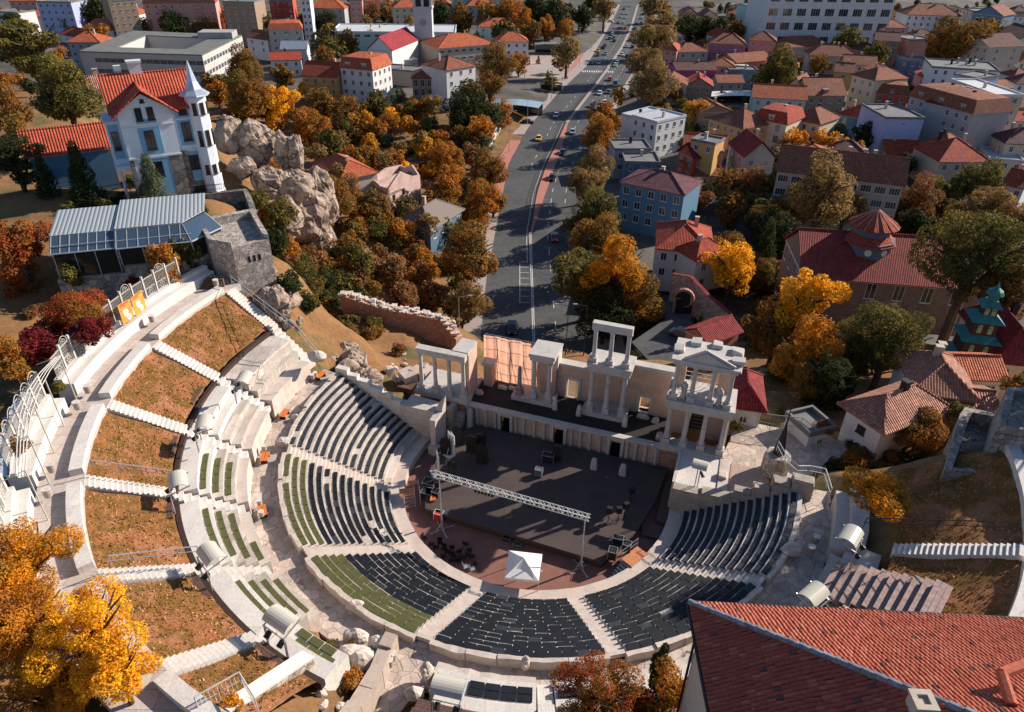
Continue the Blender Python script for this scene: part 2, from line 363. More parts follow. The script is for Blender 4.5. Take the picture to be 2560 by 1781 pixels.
for k in range(6):
    c = pol(18, (ends[k]+ends[k+1])/2, 0); root = T('seating_wedge', 'worn marble seat rows, '+WN[k], 'seating', c, group='wedges of the lower seating bowl')
    hw = .62
    for i in range(14):
        r0, r1 = RI[i], RI[i+1]; dw = math.degrees(hw/r0)
        t0 = thend(k, r0)+(dw if k else 0); t1 = thend(k+1, r0)-(dw if k < 5 else 0)
        mb = MB(); mb.ring(r0, r1+.02, ZI[i]-.55, ZI[i], t0, t1, .9, .03); O('seat_row', mb, M_seat, root)
        # mats
        a0, a1 = t0+math.degrees(.12/r0), t1-math.degrees(.12/r0); L_ = R(a1-a0)*r0; nm = max(1, round(L_/.98)); st = (a1-a0)/nm
        wide = k in (2, 3, 4); lo, hi = (.06, .6) if wide else ((.16, .55) if k else (.2, .56))
        if k == 4: lo, hi = .05, .6
        if k == 5: lo, hi = .14, .56
        for q in range(nm):
            if random.random() < (.012 if k in (2, 3, 4) else .02) or (k == 0 and i < 1): continue
            col = 'green' if (k in (1, 2) and i >= 11) or (k == 2 and i == 10) else ('faded' if k in (0, 5) or (k == 1 and random.random() < .12) or random.random() < .05 else 'black')
            mats_list.append((r0, lo+random.uniform(-.01, .01), hi+random.uniform(-.02, .015), ZI[i]+.02, a0+st*q, a0+st*(q+1), col, 'row %d' % (i+1), k, i))
    # kerb round the orchestra, and back rest
    mb = MB(); mb.ring(13.05, 14.32, -.05, .9, thend(k, 14)+(.0 if k == 0 else 0), thend(k+1, 14), 1.0, .035); O('kerb', mb, plaster('kerb_stone', (.55, .46, .4), (.3, .2, .15), .5, .8), root)
    a0 = thend(k, 23.4)+(1.4 if k else 0); a1 = thend(k+1, 23.4)-(1.4 if k < 5 else 0); t = a0; mb = MB()
    while t < a1-1:
        t2 = min(a1, t+random.uniform(4, 8)); h = 6.5+random.uniform(.12, .34)
        mb.ring(23.42+random.uniform(-.03, .03), 23.8+random.uniform(-.05, .05), 5.85, h, t, t2-.12, .5, .05); t = t2
    O('back_rest', mb, M_broken, root)
# stairs of the lower bowl
for q, th in enumerate(ends[1:6]):
    mb = MB()
    for i in range(14):
        for h in (0, 1):
            r0 = RI[i]+.325*h; z = ZI[i]-.2+.2*h-.02; d = math.degrees(.6/r0)
            mb.ring(r0, r0+.34, z-.4, z, th-d, th+d, .6, .02)
    nm = ['second', 'third', 'middle', 'fourth', 'last'][q]
    O('stone_stairway', mb, plaster('stair_stone', (.56, .48, .42), (.3, .22, .16), .5, .8), label=['narrow marble stairway left of the green and dark mats', 'worn stairway between the two wedges with green outer rows', 'pink marble stairway left of the black wedge nearest the camera', 'marble stairway right of the black wedge nearest the camera', 'half shaded stairway beside the blue shaded wedge'][q], cat='stairs', group='stairways of the lower bowl')
# mats: nearest 300 single, the rest as stuff
def mat_geo(mb, m, cm):
    r0, lo, hi, z, a0, a1 = m[:6]; g = math.degrees(.035/r0)
    zz = z+random.uniform(0, .03); dz = random.uniform(0, .012); mb.ring(r0+lo, r0+hi, z-.01, zz+.05, a0+g, a1-g, .6, 0, zz+.05+dz, cm)
def lawn(t0, t1, nt_, r0, r1, nr, zf, lab):
    mb = MB(); g = [[mb.P(*pol(r0+(r1-r0)*b_/nr, t0+(t1-t0)*a_/nt_, zf(r0+(r1-r0)*b_/nr, t0+(t1-t0)*a_/nt_)+random.uniform(-.035, .035))) for b_ in range(nr+1)] for a_ in range(nt_+1)]
    for a_ in range(nt_):
        for b_ in range(nr): mb.f.append([g[a_][b_], g[a_][b_+1], g[a_+1][b_+1], g[a_+1][b_]][::-1]); mb.m.append(0)
    for _ in range(int((t1-t0)*85)):
        t_, r_ = random.uniform(t0+.3, t1-.3), random.uniform(r0+.1, r1-.2); p = pol(r_, t_, zf(r_, t_)-.02); w_ = random.uniform(.03, .1); h_ = random.uniform(.06, .2); q = random.uniform(0, 3.1); dx, dy = math.cos(q)*w_, math.sin(q)*w_
        mb.face([(p.x-dx, p.y-dy, p.z), (p.x+dx, p.y+dy, p.z), (p.x+dx*.3+random.uniform(-.08, .08), p.y+dy*.3+random.uniform(-.08, .08), p.z+h_)], random.choice([1, 1, 1, 1, 0, 2]))
    O('lawn', mb, [M_grassy, plain('straw_tufts', (.5, .28, .15), .95, 0, .3, 2), plain('green_tufts', (.2, .14, .04), .95, 0, .3, 2)], label=lab, cat='lawn', kind='stuff', smooth=True)
UP_mats = []
# ---------------- upper tiers
UPS = [-95.5, -77, -62, -46.8, -31, -16.8, -6]
GW = ['northmost plot beside the stone tower', 'second plot from the top', 'third plot from the top', 'middle plot right of the iron arcs', 'fifth plot beside the yellow tree', 'short lowest plot']
PLOT = ['topmost of the left side, beside the railed stair', 'second from the top', 'third from the top', 'fourth from the top', 'fifth, beside the yellow tree', 'lowest, above the rubble wall']
mb = MB(); mb.ring(23.4, 26.4, 5.4, 5.9, -99, 96, 1.2); S('walkway', mb, M_pave)
mb = MB(); mb.ring(36.3, 39.3, 13.4, 14.2, -98, -3, 1.5); mb.ring(37.0, 48, 13.4, 14.2, 58, 96, 1.5); S('promenade', mb, M_pave2)
for k in range(6):
    t0, t1 = UPS[k], UPS[k+1]; d = math.degrees(.75/36)
    lawn(t0+d*1.1, t1-d*.9, 44, 31.25, 36.4, 18, lambda r_, t_: 10.9+(r_-31.2)*.6+.05*math.sin(t_*1.3+r_*1.1)+.04*math.sin(t_*2.9-r_*2), 'sloping plot of dry orange grass, '+PLOT[k])
    # bench wall outside
    mb = MB(); mb.ring(36.35, 37.25, 13.9, 14.75, t0+d*1.0, t1-d*1.0, 1.5)
    O('stone_bench', mb, M_white_st, label='long white stone bench edging the lawn '+PLOT[k], cat='bench', group='white benches along the top walk')
    # dark drain + kerb
    if k < 6:
        mb = MB(); mb.ring(30.85, 31.2, 10.2, 10.75, t0+.6, t1-.6, 1); O('drain', mb, plain('drain_iron', (.05, .03, .025), .9), label='dark curved drain below the grass plot, '+PLOT[k], cat='drain', group='drains below the grass plots')
    # stone seats below
    if k < 5:
        root = T('upper_seat_block', 'white stone tiers under the plot '+PLOT[k], 'seating', pol(28, (t0+t1)/2, 6), group='upper stone tiers')
        dd = math.degrees(.65/28)
        prf = [(26.15, 27.0, 7.75), (27.0, 27.85, 8.35), (27.85, 28.7, 8.95), (28.7, 29.5, 9.6), (29.5, 30.85, 10.35)] if k >= 1 else [(26.3, 27.6, 8.1), (27.6, 28.4, 9.1), (28.4, 30.85, 10.3)]
        for q, (a, b, z) in enumerate(prf):
            mb = MB(); mb.ring(a, b+.02, 5.8, z, t0+dd, t1-dd, 1.1, .03 if q < 3 else .008)
            O('tier', mb, M_broken if q == 0 else (M_seat if q < 3 else M_white_st), root)
        if k >= 2:
            for q, (a, b, z) in enumerate(prf[1:4] if k == 2 else prf[:4]):
                aa, bb = t0+dd+1.5+(0 if k != 2 else 1), t1-dd-1.2; 
                if k == 3: aa, bb = t0+dd+.8, t1-dd-(1+q*.4)
                nm = int(R(bb-aa)*a/.95)
                for e in range(nm):
                    if q == 0 and k == 3 and e < nm-2: continue
                    UP_mats.append((a, .3, .72, z+.02, aa+(bb-aa)*e/nm, aa+(bb-aa)*(e+1)/nm, 'green', 'upper', 10+k, q))
root = T('upper_seat_block', 'short white stone tier with six green mats above the rubble wall', 'seating', pol(28, -12, 6), group='upper stone tiers')
mb = MB(); mb.ring(28.4, 29.6, 5.8, 9.7, -16, -7.2, 1, .02); O('tier', mb, M_white_st, root)
mb = MB(); mb.ring(29.6, 30.85, 5.8, 10.35, -16, -7.0, 1, .01); O('tier', mb, M_white_st, root)
for q in range(2):
    for e in range(3): UP_mats.append((28.35+.6*q, .1, .6, 9.72, -15+2.1*e+q*.7, -13+2.1*e+q*.7, 'green', 'upper', 15, q))
# stairs of the upper part
for q, th in enumerate(UPS[:6]):
    mb = MB(); n1 = 17; 
    for i in range(n1):
        r0 = 31.0+i*.315; z = 11.0+i*.195; dt = math.degrees(.62/r0)
        mb.ring(r0, r0+.33, z-.45, z, th-dt, th+dt, .9)
    if q < 5:
        for i in range(9):
            r0 = 26.5+i*.5; z = 7.6+i*.37; dt = math.degrees(.55/r0); mb.ring(r0, r0+.52, z-.6, z, th-dt, th+dt, .9, .02)
    else: mb.ring(28.4, 31.0, 5.8, 10.6, th-1.2, th+.6, .9)
    O('white_stairway', mb, M_white_st, label='flight of white stone steps below the top walk, '+['topmost one beside the railing', 'second from the top', 'third from the top', 'fourth from the top, under a handrail', 'fifth from the top, with handrail', 'lowest one by the rubble wall'][q], cat='stairs', group='white stairways of the upper tiers')
# right side of the upper part
lawn(59, 94, 100, 30.3, 37.0, 22, lambda r_, t_: 10.4+(r_-30.6)*.58+.1*math.sin(t_*.35+r_*.9)+.05*math.sin(t_*.9-r_*1.5), 'wide dry brown grass slope on the right, half in shade')
mb = MB()
for i in range(22):
    r0 = 30.2+i*.31; z = 10.5+i*.19; dt = math.degrees(.62/r0); mb.ring(r0, r0+.33, z-.45, z, 75.5-dt, 75.5+dt, .9)
O('white_stairway', mb, M_white_st, label='straight flight of white steps crossing the right grass slope', cat='stairs', group='white stairways of the upper tiers')
mb = MB(); mb.ring(37.0, 37.9, 13.6, 14.8, 77, 96, 1.3); O('stone_bench', mb, M_white_st, label='long pale stone bench at the top right, beside the shaded stone building', cat='bench', group='white benches along the top walk')
mb = MB(); mb.ring(37.0, 37.9, 13.6, 14.8, 58, 74.2, 1.3); O('stone_bench', mb, M_white_st, label='pale stone bench at the right edge, beyond the timber tiers', cat='bench', group='white benches along the top walk')
root = T('upper_seat_block', 'two bluish shaded stone tiers behind the right walkway', 'seating', pol(27.5, 80, 6), group='upper stone tiers')
for a, b, z, t0, t1 in ((26.3, 27.3, 7.7, 77, 92), (27.3, 28.6, 8.6, 77, 93), (26.5, 27.4, 7.6, 60, 75.5), (27.4, 28.4, 8.5, 60, 75.5), (28.4, 29.7, 9.2, 60, 76)):
    mb = MB(); mb.ring(a, b+.02, 5.8, z, t0, t1, 1.1, .05); O('tier', mb, M_broken, root)
# near blocks behind the walkway
root = T('upper_seat_block', 'pink marble blocks with eight black mats beside the arched lamp shelter', 'seating', pol(26, 10, 6), group='upper stone tiers')
for a, b, z, t0, t1, m in ((24.7, 25.6, 6.5, 2, 17.4, M_broken), (25.6, 27.3, 7.3, 3, 17.4, M_white_st), (27.3, 28.3, 7.5, 4, 17.4, M_white_st)):
    mb = MB(); mb.ring(a, b+.02, 5.0, z, t0, t1, .7, .06 if z < 7 else .01); O('tier', mb, m, root)
for q in range(2):
    for e in range(4): UP_mats.append((26.0, .0+.5*q, .47+.5*q, 7.33, 8.0+2.25*e, 10.2+2.25*e, 'black', 'upper', 16, q))
root = T('upper_seat_block', 'marble tier with black mats beside the red tree', 'seating', pol(26, 22, 6), group='upper stone tiers')
for a, b, z, t0, t1, m in ((24.9, 25.8, 6.6, 20, 58, M_broken), (25.8, 27.2, 7.3, 20, 58, M_white_st)):
    mb = MB(); mb.ring(a, b+.02, 5.0, z, t0, t1, .7, .04); O('tier', mb, m, root)
for e in range(3): UP_mats.append((26.0, .15, .6, 7.33, 20.3+2.2*e, 22.4+2.2*e, 'black', 'upper', 17, 0))
mb = MB()
for i in range(10): mb.ring(25.0+i*.42, 25.45+i*.42, 5.5, 6.2+i*.24, 17.6, 19.8, .7)
O('stone_stairway', mb, M_white_st, label='short marble steps between the two tiers near the camera', cat='stairs')
for lab, t0, t1 in (('dark brown timber deck below the arched lamp shelter', 2.5, 17.2), ('dark brown timber deck beside the red tree', 20, 40)):
    mb = MB(); 
    for i in range(4):
        for j in range(5): mb.ring(28.35+.85*i+.165*j, 28.35+.85*i+.165*(j+1)-.015, 7.2+.35*i, 8.0+.38*i, t0, t1, 1.5)
    O('timber_deck', mb, M_wood, label=lab, cat='deck')
# timber tiers on the right
mb = MB(); c = (0, 0, 0)
P0 = at(*z9(1050, 600), 9.9); P1 = at(*z9(940, 730), 9.4); P2 = at(*z9(1740, 760), 13.4)
root = T('timber_tiers', 'ten weathered timber steps laid over the right grass slope', 'timber tiers', at(*z9(1350, 800), 10))
for i in range(10):
    a = at(*z9(1050+i*73, 590+i*14), 9.8+i*.42); b = at(*z9(900+i*75, 850+i*13), 9.6+i*.42); d = (b-a); d.z = 0; d.normalize(); q = Vector((-d.y, d.x, 0))
    if q.x < 0: q = -q
    mb = MB()
    for j in range(3):
        o_ = q*(.33*j); pts = [a+o_, b+o_, b+o_+q*.31, a+o_+q*.31]
        if (pts[1]-pts[0]).cross(pts[2]-pts[1]).z < 0: pts = pts[::-1]
        zt = 9.9+i*.42; mb.prism([(p.x, p.y) for p in pts], zt-.1, zt)
    O('plank_step', mb, plain('grey_timber', (.3, .21, .19), .8, 0, .35, 3), root)
    mb = MB(); pts = [a+q*.05, b+q*.05, b+q*.12, a+q*.12]
    if (pts[1]-pts[0]).cross(pts[2]-pts[1]).z < 0: pts = pts[::-1]
    mb.prism([(p.x, p.y) for p in pts], 9.0+i*.42, 9.8+i*.42); O('riser', mb, M_wood, root)
# outer wall and fence ledge, left
LSEG = [(-97, -64.4, 'upper length behind the banners'), (-61.5, -47.5, 'middle length beside the arcs'), (-45.5, -30, 'lower length behind the yellow tree')]
for t0, t1, nm in LSEG:
    root = T('retaining_wall', 'white outer wall of the top walk, '+nm, 'wall', pol(40, (t0+t1)/2, 14), group='outer walls of the top walk')
    mb = MB(); mb.ring(39.3, 40.1, 13.2, 15.3, t0, t1, 1.4, .01); O('wall', mb, M_white_st, root)
    mb = MB(); mb.ring(40.1, 40.75, 13.2, 15.75, t0, t1, 1.4); O('coping', mb, M_white_st, root)
# mats out
allm = mats_list+UP_mats
def mpos(m): return pol(m[0]+.3, (m[4]+m[5])/2, m[3])
allm.sort(key=lambda m: (mpos(m)-CAM).length)
MC = {'black': M_rubber, 'faded': M_rubber2, 'green': M_green}
ORD = ['first', 'second', 'third', 'fourth', 'fifth', 'sixth', 'seventh', 'eighth', 'ninth', 'tenth', 'eleventh', 'twelfth', 'thirteenth', 'fourteenth']
WS = {0: 'leftmost lower wedge', 1: 'second lower wedge from the left', 2: 'third lower wedge from the left', 3: 'lower wedge nearest the camera', 4: 'fifth lower wedge from the left', 5: 'rightmost lower wedge',
      12: 'third upper block from the top', 13: 'fourth upper block from the top', 14: 'fifth upper block from the top', 15: 'small block above the rubble wall', 16: 'marble block by the arched lamp shelter', 17: 'marble tier beside the red tree'}
for m in allm[:300]:
    mb = MB(); mat_geo(mb, m, 0); cl = {'black': 'black', 'faded': 'faded grey', 'green': 'olive green'}[m[6]]
    O('seat_mat', mb, MC[m[6]], uv=False, label='%s foam mat on the %s row of the %s' % (cl, ORD[m[9]], WS[m[8]]), cat='seat mat', group='%s seat mats, %s row of the %s' % (cl, ORD[m[9]], WS[m[8]]))
mb = MB()
for m in allm[300:]: mat_geo(mb, m, {'black': 0, 'faded': 1, 'green': 2}[m[6]])
O('seat_mats', mb, [M_rubber, M_rubber2, M_green], uv=False, label='olive, grey and black foam mats along the farther marble rows', cat='seat mats', kind='stuff')
# ================================================================ STAGE BUILDING
M_mar = plaster('grey_marble', (.5, .46, .42), (.22, .2, .19), .55, .9)
M_pink = blocks('pink_plaster_blocks', (.56, .38, .28), 1.5, .75, .006, (.6, .42, .32), (.36, .24, .18), .06, .35, .15)
M_brick = blocks('thin_red_brick', (.38, .18, .125), .4, .11, .012, (.44, .24, .17), (.34, .25, .2), .3, .7)
M_ashlar = blocks('ashlar', (.42, .36, .31), 1.3, .62, .012, None, (.1, .08, .06), .16, .5)
FR = dict(o=(0, 0, 0), a=ST)
def column(mb, u, n, z0, z1, r=.27, ped=.75, cap=True):
    mb.box(u-.42, u+.42, n-.42, n+.42, z0, z0+ped*.25); mb.box(u-.36, u+.36, n-.36, n+.36, z0+ped*.25, z0+ped*.9); mb.box(u-.43, u+.43, n-.43, n+.43, z0+ped*.9, z0+ped)
    b = z0+ped; mb.lathe(u, n, [(r*1.35, b), (r*1.4, b+.08), (r*1.15, b+.14), (r*1.25, b+.2), (r*1.02, b+.28), (r, b+.6), (r*.86, z1-.45)] + ([(r*1.0, z1-.42), (r*.95, z1-.36), (r*1.5, z1-.08), (r*1.55, z1)] if cap else [(r*.8, z1-.2), (r*.5, z1)]), 12)
SB = 'of the ruined Roman stage front'
root = T('stage_building', 'ruined Roman stage front of pink walls, marble columns and lintels', 'ancient ruin', UN(0, 10, 0), ST)
# lower front wall with doors
mb = MB(**FR); doors = [(-6.35, -5.3), (-.35, .75), (5.78, 6.9)]; x = -10.35
for a, b in doors+[(10.95, 11)]:
    mb.box(x, a, 7.2, 7.75, 0, 3.0)
    if b < 10.9: mb.box(a, b, 7.2, 7.75, 2.42, 3.0)
    x = b
O('front_wall', mb, M_pink, root)
mb = MB(**FR); mb.box(-10.5, 11.05, 6.95, 7.7, 3.0, 3.2, j=.02); mb.box(-10.55, 11.1, 6.85, 7.55, 3.202, 3.36, j=.03); mb.box(-10.4, 10.95, 7.0, 7.2, 0, .25, j=.01); O('cornice', mb, M_mar, root)
mb = MB(**FR)
for u in (-10.2, -9.1, -8.1, -7.0, -4.6, -3.7, -2.5, -1.4, 1.6, 2.6, 3.6, 4.7, 7.6, 8.5, 9.5, 10.6):
    if any(a-.3 < u < b+.3 for a, b in doors): continue
    mb = MB(**FR); mb.lathe(u, 7.08, [(.2, .25), (.17, .4), (.15, 2.6), (.22, 2.8), (.24, 3.0)], 8); O('small_column', mb, M_mar, root)
for a, b in doors:
    mb = MB(**FR); mb.box(a-.32, a, 7.0, 7.78, 0, 2.75); mb.box(b, b+.32, 7.0, 7.78, 0, 2.75); mb.box(a-.36, b+.36, 6.96, 7.8, 2.751, 3.0); O('doorway', mb, M_mar, root)
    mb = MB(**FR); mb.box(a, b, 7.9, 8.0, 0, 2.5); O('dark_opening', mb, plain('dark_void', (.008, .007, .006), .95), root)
mb = MB(**FR); mb.box(-10.4, 11, 7.56, 12.3, 2.6, 3.1); O('upper_stage', mb, plain('black_stage_cover', (.035, .026, .024), .9), root)
# back wall right of the pier
mb = MB(**FR)
mb.box(-3.5, -.45, 12.2, 13.0, 2.6, 7.2); mb.box(-.45, .85, 12.2, 13.0, 5.6, 7.2); mb.box(.85, 2.2, 12.2, 13.0, 2.6, 7.2); mb.box(2.2, 6.5, 12.2, 13.0, 2.6, 8.7)
mb.box(6.5, 7.7, 12.2, 13.0, 2.6, 8.75); mb.box(7.7, 8.75, 12.2, 13, 5.28, 8.75); mb.box(7.7, 8.75, 12.2, 13, 2.6, 3.45); mb.box(8.75, 11.2, 12.2, 13, 2.6, 8.75)
mb.box(-10.4, -3.5, 12.5, 13.0, 2.6, 3.3); O('back_wall', mb, M_pink, root)
for q in ((-1.7, 2.2, 12.1, 13.15, 7.203, 7.5), (6.5, 11.1, 12.1, 13.15, 8.753, 9.1)): mb = MB(**FR); mb.box(*q, j=.02); O('wall_coping', mb, M_mar, root)
for a, b, z0, zt_ in ((-.45, .85, 3.0, 5.6), (7.7, 8.75, 3.45, 5.28)): mb = MB(**FR); mb.box(a-.3, a, 12.08, 12.6, z0, zt_+.3); mb.box(b, b+.3, 12.08, 12.6, z0, zt_+.3); mb.box(a, b, 12.09, 12.6, zt_, zt_+.3); mb.box(a, b, 11.9, 12.7, z0-.25, z0); O('opening_frame', mb, M_mar, root)
mb = MB(**FR)
for i in range(7):
    mb.tube((-.45+.2*i, 12.6, 3.0), (-.45+.2*i, 12.6, 5.6), .02, 4); mb.tube((-.45, 12.6, 3.2+.36*i), (.85, 12.6, 3.2+.36*i), .02, 4)
    mb.tube((-.45, 12.62, 3.0+.33*i), (.85, 12.62, 3.6+.33*i), .015, 4)
O('iron_grille', mb, plain('pale_iron', (.5, .5, .48), .6), root)
# pink mesh hoarding with folds
mb = MB(**FR); nn = 24
for k in range(nn):
    u0, u1 = [-10.3+6.75*(k+e)/nn for e in (0, 1)]
    def fo(u): return 12.4+.06*math.sin(u*2.7)+.04*math.sin(u*7)
    for j in range(6):
        za, zb_ = [3.3+5.8*(j+e)/6 for e in (0, 1)]
        mb.face([(u0, fo(u0)+.05*math.sin(za*2), za), (u1, fo(u1)+.05*math.sin(za*2), za), (u1, fo(u1)+.05*math.sin(zb_*2), zb_), (u0, fo(u0)+.05*math.sin(zb_*2), zb_)])
def f_net(t, b):
    n = noise(t, coord(t), 1.5, 5); a = ramp(t, n, [(.3, (.62, .33, .23)), (.7, (.74, .42, .3))]); t.links.new(a, b.inputs['Base Color'])
    tr = N(t, 'BsdfTranslucent'); t.links.new(a, tr.inputs[0]); ms = N(t, 'MixShader'); ms.inputs[0].default_value = .75
    t.links.new(b.outputs[0], ms.inputs[1]); t.links.new(tr.outputs[0], ms.inputs[2]); t.links.new(ms.outputs[0], t.nodes['Material Output'].inputs[0])
t_ = T('scaffold_screen', 'tall salmon pink fabric screen behind the left of the stage', 'screen', UN(-7, 12.4, 3), ST)
O('fabric', mb, _m('salmon_netting', f_net), t_, smooth=True)
mb = MB(**FR)
for u in (-10.2, -8.5, -6.8, -5.2, -3.7): mb.tube((u, 12.75, 3), (u, 12.75, 9.1), .04, 5); mb.tube((u+.8, 12.8, 3.2), (u, 12.8, 7.5), .03, 5)
for z in (4.5, 6, 7.5, 9.05): mb.tube((-10.2, 12.7, z), (-3.7, 12.7, z), .035, 5)
O('scaffold_frame', mb, M_metal, t_)
# left pier c1 c2, podiums
mb = MB(**FR); mb.box(-6.1, -1.3, 9.7, 12.3, 3.0, 3.65, j=.04); mb.box(1.9, 6.7, 9.7, 12.19, 3.0, 3.6, j=.04); O('podium', mb, M_mar, root)
for u, n, z, zt_, lab in ((-3.7, 10.3, 3.65, 8.6, 0), (-1.95, 10.3, 3.65, 8.5, 0), (2.7, 10.3, 3.6, 8.65, 0), (4.42, 10.3, 3.6, 8.7, 0), (6.15, 10.3, 3.6, 8.7, 0)):
    mb = MB(**FR); column(mb, u, n, z, zt_); O('column', mb, M_mar, root, smooth=False)
mb = MB(**FR); column(mb, -5.35, 10.4, 3.65, 7.2, .25, .7, False); O('broken_column', mb, plaster('dark_marble', (.3, .25, .22), (.12, .1, .09), .7, 2), root, label='broken column shaft without capital')
mb = MB(**FR); mb.box(-3.35, -1.6, 11.6, 12.9, 3.3, 9.0); O('pier_wall', mb, M_pink, root)
mb = MB(**FR); mb.box(-4.1, -1.45, 9.85, 10.8, 8.6, 9.1, j=.03); mb.box(-4.2, -1.3, 9.7, 13.0, 9.1, 9.5, j=.05); mb.box(-1.62, -1.4, 11.5, 13.1, 7.0, 9.1); O('entablature', mb, M_mar, root)
# centre aedicula
mb = MB(**FR); mb.box(2.25, 6.6, 9.85, 10.8, 8.72, 9.15, j=.02); mb.box(2.2, 6.7, 9.7, 13.1, 9.16, 9.55, j=.03); mb.box(2.1, 6.8, 9.6, 12.2, 9.553, 9.85, j=.04); O('entablature', mb, M_mar, root)
for u in (2.65, 4.35, 6.05):
    mb = MB(**FR); column(mb, u, 10.3, 9.85, 13.65, .23, .55); O('upper_column', mb, M_mar, root)
mb = MB(**FR); mb.box(2.3, 6.35, 9.95, 10.65, 13.652, 14.45, j=.02); O('lintel', mb, M_mar, root)
# left wing
mb = MB(**FR); mb.box(-12.9, -10.4, 7.15, 8.4, -.2, 3.2); mb.box(-16.3, -12.9, 7.8, 8.6, -.2, 3.2); O('brick_base', mb, M_brick, root)
mb = MB(**FR); mb.box(-16.5, -10.1, 6.85, 8.2, 3.2, 3.8, j=.05); mb.box(-16.4, -10.3, 8.2, 12, 2.8, 3.45); O('wing_podium', mb, M_mar, root)
for u in (-15.75, -14.05, -12.4, -10.75):
    mb = MB(**FR); column(mb, u, 7.35, 3.8, 8.5, .24, .6); O('column', mb, M_mar, root)
mb = MB(**FR); mb.box(-16.0, -10.4, 7.0, 7.7, 8.52, 9.1, j=.02); mb.box(-16.05, -10.35, 6.9, 7.8, 9.103, 9.3, j=.04); mb.box(-12.1, -10.3, 7.8, 10.4, 8.9, 9.4, j=.08); O('entablature', mb, M_mar, root)
mb = MB(**FR); mb.box(-10.85, -10.3, 7.9, 10.3, 3.45, 8.9); mb.box(-9.9, -8.9, 11.2, 12.6, 3.0, 6.0); O('pier_wall', mb, M_pink, root)
mb = MB(**FR); mb.box(-10.1, -8.7, 11.0, 12.5, 6.0, 6.25, j=.06); O('pier_cap', mb, M_mar, root)
# right wing
mb = MB(**FR); mb.box(11.02, 12.7, 7.12, 8.2, -.2, 3.1); O('brick_base', mb, M_brick, root)
mb = MB(**FR); mb.box(10.8, 17.1, 6.8, 8.2, 3.1, 3.8, j=.04); O('wing_podium', mb, M_mar, root)
for u in (11.3, 12.98, 14.72, 16.6):
    mb = MB(**FR); column(mb, u, 7.35, 3.8, 8.2, .25, .65); O('column', mb, M_mar, root)
    mb = MB(**FR); column(mb, u if u < 15 else 16.35, 7.35, 9.3, 13.3, .22, .6); O('upper_column', mb, M_mar, root)
mb = MB(**FR); mb.box(11.2, 13.2, 10.1, 10.8, 3.1, 8.3); mb.box(14.7, 16.9, 10.1, 10.8, 3.1, 8.3); mb.box(13.2, 14.7, 10.1, 10.8, 6.6, 8.3); mb.box(16.5, 17.0, 8.0, 10.1, 3.1, 8.3)
mb.box(11.1, 12.0, 9.6, 10.8, 9.3, 13.3); mb.box(15.2, 16.6, 9.9, 10.6, 9.3, 13.3); O('wing_wall', mb, M_pink, root)
mb = MB(**FR); mb.box(10.8, 17.1, 6.95, 10.9, 8.22, 8.75, j=.02); mb.box(10.7, 17.2, 6.75, 10.95, 8.753, 9.3, j=.04); O('entablature', mb, M_mar, root)
mb = MB(**FR); mb.box(10.85, 16.75, 6.9, 10.9, 13.32, 13.7, j=.02); mb.box(10.7, 17.0, 6.75, 11.0, 13.703, 13.95, j=.05)
mb.cm = 0; pr_ = [(11.9, 13.95), (13.65, 15.1), (16.2, 13.95)]
for n0, n1, zz in ((6.85, 7.5, 0),):
    i = [mb.P(u, n0, z) for u, z in pr_]+[mb.P(u, n1, z) for u, z in pr_]
    mb.f += [[i[0], i[2], i[1]][::-1], [i[3], i[4], i[5]][::-1], [i[0], i[1], i[4], i[3]], [i[1], i[2], i[5], i[4]]]; mb.m += [0]*4
mb.tube((11.8, 7.1, 14.0), (13.65, 7.1, 15.2), .16, 5); mb.tube((13.65, 7.1, 15.2), (16.4, 7.1, 14.0), .16, 5)
for u, n in ((11.1, 8.5), (12.5, 10.3), (14.5, 10.5), (16.3, 10), (16.6, 8.2)): mb.box(u-.5, u+.5, n-.5, n+.5, 13.95, 14.35, j=.12)
O('pediment', mb, M_mar, root)
mb = MB(**FR)
for z in (10.2, 10.7): mb.tube((12.0, 10.3, z), (15.2, 10.3, z), .035, 5)
for k in range(6): mb.tube((12+.6*k, 10.3, 9.4), (12+.6*k, 10.3, 10.7), .03, 5)
for k in range(3): mb.tube((12.2+k, 10.32, 9.4), (13.1+k, 10.32, 10.6), .025, 5)
O('balustrade', mb, M_white, root)
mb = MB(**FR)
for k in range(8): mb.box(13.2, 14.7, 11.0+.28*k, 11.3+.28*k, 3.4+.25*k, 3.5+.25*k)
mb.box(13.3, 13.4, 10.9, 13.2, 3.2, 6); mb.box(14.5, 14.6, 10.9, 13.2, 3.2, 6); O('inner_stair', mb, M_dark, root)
# statues (headless, draped)
def statue(u, n, z, lab, s=1):
    mb = MB(**FR); mb.box(u-.3, u+.3, n-.3, n+.3, z, z+.2)
    for ph in (0,):
        rows = []
        for r, h, dx in ((.3, .2, 0), (.27, .5, .02), (.24, .9, .05), (.27, 1.2, .02), (.31, 1.5, 0), (.3, 1.72, -.02), (.12, 1.84, 0), (.1, 1.95, .02)):
            rows.append([mb.P(u+dx+(r*s+.03*math.cos(5*a))*math.cos(a), n+(r*s*.75+.02*math.cos(7*a))*math.sin(a), z+h*s) for a in [2*math.pi*k/14 for k in range(14)]])
        for A, B in zip(rows, rows[1:]):
            for k in range(14): mb.f.append([A[k], A[(k+1) % 14], B[(k+1) % 14], B[k]]); mb.m.append(0)
        mb.f.append(rows[-1]); mb.m.append(0)
    mb.tube((u-.3, n-.15, z+1.5*s), (u-.1, n-.3, z+1.0*s), .08, 6, .07); mb.tube((u+.3, n-.1, z+1.5*s), (u+.15, n-.28, z+1.05*s), .08, 6, .07)
    O('statue', mb, M_mar, smooth=True, label=lab, cat='statue')
statue(12.2, 7.5, 9.3, 'headless draped marble statue left of the upper columns of the right wing')
